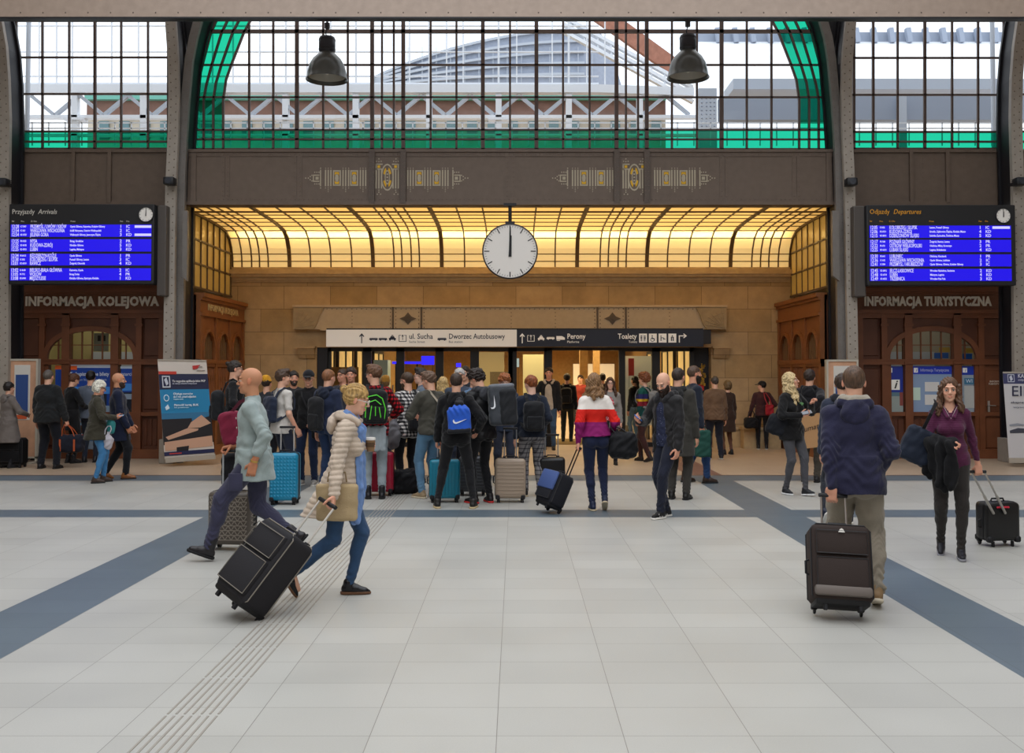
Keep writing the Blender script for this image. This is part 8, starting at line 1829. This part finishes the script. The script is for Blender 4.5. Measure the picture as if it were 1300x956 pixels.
mbn = Person('tall man with hair in a bun and black sweater facing right', 297, 612, h=1.88, yaw=-78, v=ND*1.2, hip=(0, 0, .94), head=(4, 2, 0), top=SH(c='121215', name='sweater', o=.016, hem=-.08), legs=SH(c='141419', o=.010), shoes=SH(c='15151a'), hair=SH(style='manbun', c='2c221c'), glasses='2a2a2a', skin='fair', rh=SH(w=(.20, .22, 1.05), pole=(.6, -.8, 0)), lh=SH(w=(-.18, .2, 1.0), pole=(-.6, -.8, 0)))
backpack(mbn, 'black backpack on the tall man with the hair bun', .16, (.14, .09, .21), '14161a')
# ------------------------------------------------------------------ doorway
bh2 = Person('man in beige hoodie and open black jacket standing in the open doorway with a phone', 697, 571, h=1.80, yaw=172, v=MD, top=SH(c='17171a', name='jacket', o=.024, hem=-.08, open=.05), inner=SH(c='b3a594', name='hoodie', o=.012, hem=-.09), hood=SH(c='b3a594', r=.026), legs=SH(c='3a4f66', name='jeans'), shoes=SH(c='1a1a1e'), hair=SH(style='short', c='2a1c16'), skin='red', rh=SH(w=(.14, .26, 1.06), curl=50, pole=(.7, -.5, 0)))
phone(bh2, 'r', 'phone in the hand of the man in the beige hoodie')
bk = Person('person in black with a black backpack walking into the passage', 720, 561, h=1.66, yaw=-8, v=FD, top=SH(c='15161a', name='jacket', o=.02), legs=SH(c='20241e', o=.014), shoes=SH(c='141418'), hair=SH(style='short', c='1a1412'))
backpack(bk, 'black backpack on the person walking into the passage', .24, (.14, .08, .2), '101114')
rd = Person('person in red top deep in the passage behind the open doorway', 737, 553, h=1.62, yaw=160, v=FD, top=SH(c='8a3028', name='jacket', o=.016), legs=SH(c='2a2a30'), shoes=SH(c='1a1a1e'), hair=SH(style='short', c='2a1c16'))
gw = Person('woman with long brown hair and glasses in pale grey coat facing the viewer', 775, 590, h=1.60, yaw=176, v=MD, sex='f', skin='pale', top=SH(c='8a8580', name='coat', o=.02, hem=-.22, flare=(.19, .16), open=.02), inner=SH(c='b83a4a', name='blouse', o=.012, hem=-.06, pat=('dots', ('c04858', 'e8e0d8'), 38, .3)), legs=SH(c='1c1e26', o=.006), shoes=SH(c='1a1a1e'), hair=SH(style='long', c='4a3020', len=.26), glasses='2a2a2a')
dh = Person('dark-haired person behind the woman in the pale grey coat', 765, 560, h=1.66, yaw=0, v=FD, top=SH(c='1c1c20', name='jacket', o=.016), legs=SH(c='1c1e26'), shoes=SH(c='1a1a1e'), hair=SH(style='short', c='1a1412'))
lw = Person('woman in black leather jacket and pale jeans inside the doors, seen from behind', 806, 562, h=1.60, yaw=40, v=FD, sex='f', top=SH(c='1c1e22', name='leather_jacket', o=.02, hem=-.0, rough=.4), legs=SH(c='6f8ba0', o=.008, name='jeans'), shoes=SH(c='b0a8a0'), hair=SH(style='ponytail', c='1a1412'))
cj = Person('curly ginger woman in multicoloured jacket and brown trousers walking through the doors', 818, 586, h=1.68, yaw=55, v=MD, sex='f', top=SH(c='1f4a48', name='jacket', o=.02, hem=-.06, pat=('zramp', [(0, '16403e'), (1.05, '7a1c28'), (1.14, 'c8a020'), (1.18, '2a2a5a'), (1.28, '1a5048')])), legs=SH(c='3a1f1c', o=.012), shoes=SH(c='1f1718', boot=.08), hair=SH(style='curly', c='7a4424', t=.035), rf=SH(a=(.08, .12, .083)), lf=SH(a=(-.08, -.16, .1), pitch=15))
backpack(cj, 'pale grey backpack on the curly-haired woman in the multicoloured jacket', .26, (.13, .07, .19), '7f7d7a')
# ------------------------------------------------------------------ queue at the left kiosk
gcw = Person('person in long grey coat at the left photo edge holding a phone', 10, 594, h=1.52, yaw=-35, v=MD, sex='f', bulk=1.1, top=SH(c='6f6762', name='coat', o=.026, hem=-.42, flare=(.24, .2)), legs=SH(c='1a1a20', o=.008), shoes=SH(c='1a1a1e'), hair=SH(style='short', c='1f1815', t=.02), hood=SH(c='6f6762', r=.03), rh=SH(w=(.14, .30, 1.08), curl=55, pole=(.7, -.5, -.3)))
phone(gcw, 'r', 'phone held by the person in the long grey coat')
suitcase('black suitcase beside the person in the grey coat at the left edge', (wx(23, 17.9), 17.9), .42, .52, .26, (0, -1, 0), 'soft', '121215', hl=.0)
bgm = Person('broad man in black jacket seen from behind holding a dark duffel bag', 60, 595, h=1.74, yaw=-8, v=MD, bulk=1.22, top=SH(c='1c1e20', name='jacket', o=.03, hem=-.12, wr=.007), legs=SH(c='10131c', o=.022), shoes=SH(c='121216'), hair=SH(style='crop', c='5d5650'), lf=SH(a=(-.13, 0, .083)), rf=SH(a=(.17, 0, .083)), rh=SH(w=(.33, .04, .83), curl=70))
softbag('duffel_bag', 'dark navy duffel bag with orange trim held by the broad man', 'bag', bgm.at(89, 563, .12), (.25, .12, .16), (0, -1, 0), '161a28', handles=bgm.grip('r'), c2='b8562c', kind='duffel')
dw = Person('dark-haired woman in dark coat left of the broad man', 37, 584, h=1.66, yaw=-12, v=FD, sex='f', top=SH(c='17161a', name='coat', o=.02, hem=-.3, flare=(.19, .17)), legs=SH(c='15151a'), shoes=SH(c='3a2c24'), hair=SH(style='long', c='2a1c16'))
bkw = Person('woman in black with brown hair in a bun reading beside the broad man', 90, 588, h=1.68, yaw=-38, v=MD, sex='f', head=(0, 24, 0), top=SH(c='0f0f12', name='dress', o=.02, hem=-.30, flare=(.18, .16)), legs=SH(c='101014', o=.004), shoes=SH(c='131317', boot=.05), hair=SH(style='bun', c='5a3622'), rh=SH(w=(.14, .28, 1.05), pole=(.7, -.5, -.3), curl=50))
gs = Person('man in grey shirt at the kiosk window behind the white-haired woman', 114, 587, h=1.72, yaw=6, v=FD, top=SH(c='5a6270', name='shirt', o=.016), legs=SH(c='1c2230'), shoes=SH(c='15151a'), hair=SH(style='short', c='1c1614'))
ew = Person('white-haired elderly woman in olive jacket and blue jeans reading her phone', 122, 613, h=1.58, yaw=-62, v=ND*1.2, sex='f', bulk=1.12, skin='red', hip=(0, 0, .935), head=(0, 18, 0), top=SH(c='38352a', name='jacket', o=.024, hem=-.20, flare=(.20, .185), open=.0, wr=.006, collar=.02), legs=SH(c='3f78a8', o=.012, o2=.008, name='jeans'), shoes=SH(c='3f2f28'), hair=SH(style='bob', c='d8d2c4', t=.02, brow='a8a098'), glasses='2a2a2a', rh=SH(w=(.13, .27, 1.10), dir=(-.3, 1, .1), palm=(-.4, 0, 1), curl=35, pole=(.7, -.5, -.4)), lh=SH(w=(-.12, .27, 1.08), dir=(.3, 1, .1), palm=(.4, 0, 1), curl=40, pole=(-.7, -.5, -.4)), lf=SH(a=(-.08, .12, .083)), rf=SH(a=(.09, -.02, .083)))
phone(ew, 'r', 'phone held flat by the white-haired woman', lit=True)
softbag('teal_bag', 'teal cloth bag hanging at the chest of the white-haired woman', 'bag', ew.at(141, 540, .0), (.07, .05, .14), (0, -1, 0), '2f7f80', kind='sack')
softbag('plastic_bag', 'white plastic bag hanging in front of the white-haired woman', 'bag', ew.at(137, 560, -.05), (.075, .06, .14), (0, -1, 0), 'b9b5bd', handles=ew.at(139, 541, -.05), kind='sack', wr=.012)
nc = Person('bald bearded man in long navy coat and tan shoes facing right', 149, 608, h=1.70, yaw=-68, v=ND*1.2, hip=(0, 0, .93), skin='tan', top=SH(c='141c34', name='overcoat', o=.024, hem=-.30, flare=(.195, .185), collar=.03), legs=SH(c='111218', o=.012), shoes=SH(c='8a5428', sole='3a2418', rough=.35), beard=SH(c='3a2a22', t=.006), rf=SH(a=(.08, .12, .083)), lf=SH(a=(-.08, -.18, .11), pitch=22), rh=SH(w=(.18, .14, .86), curl=50, pole=(.5, -1, 0)), lh=SH(w=(-.12, .20, .87), pole=(-.6, -.8, 0)))
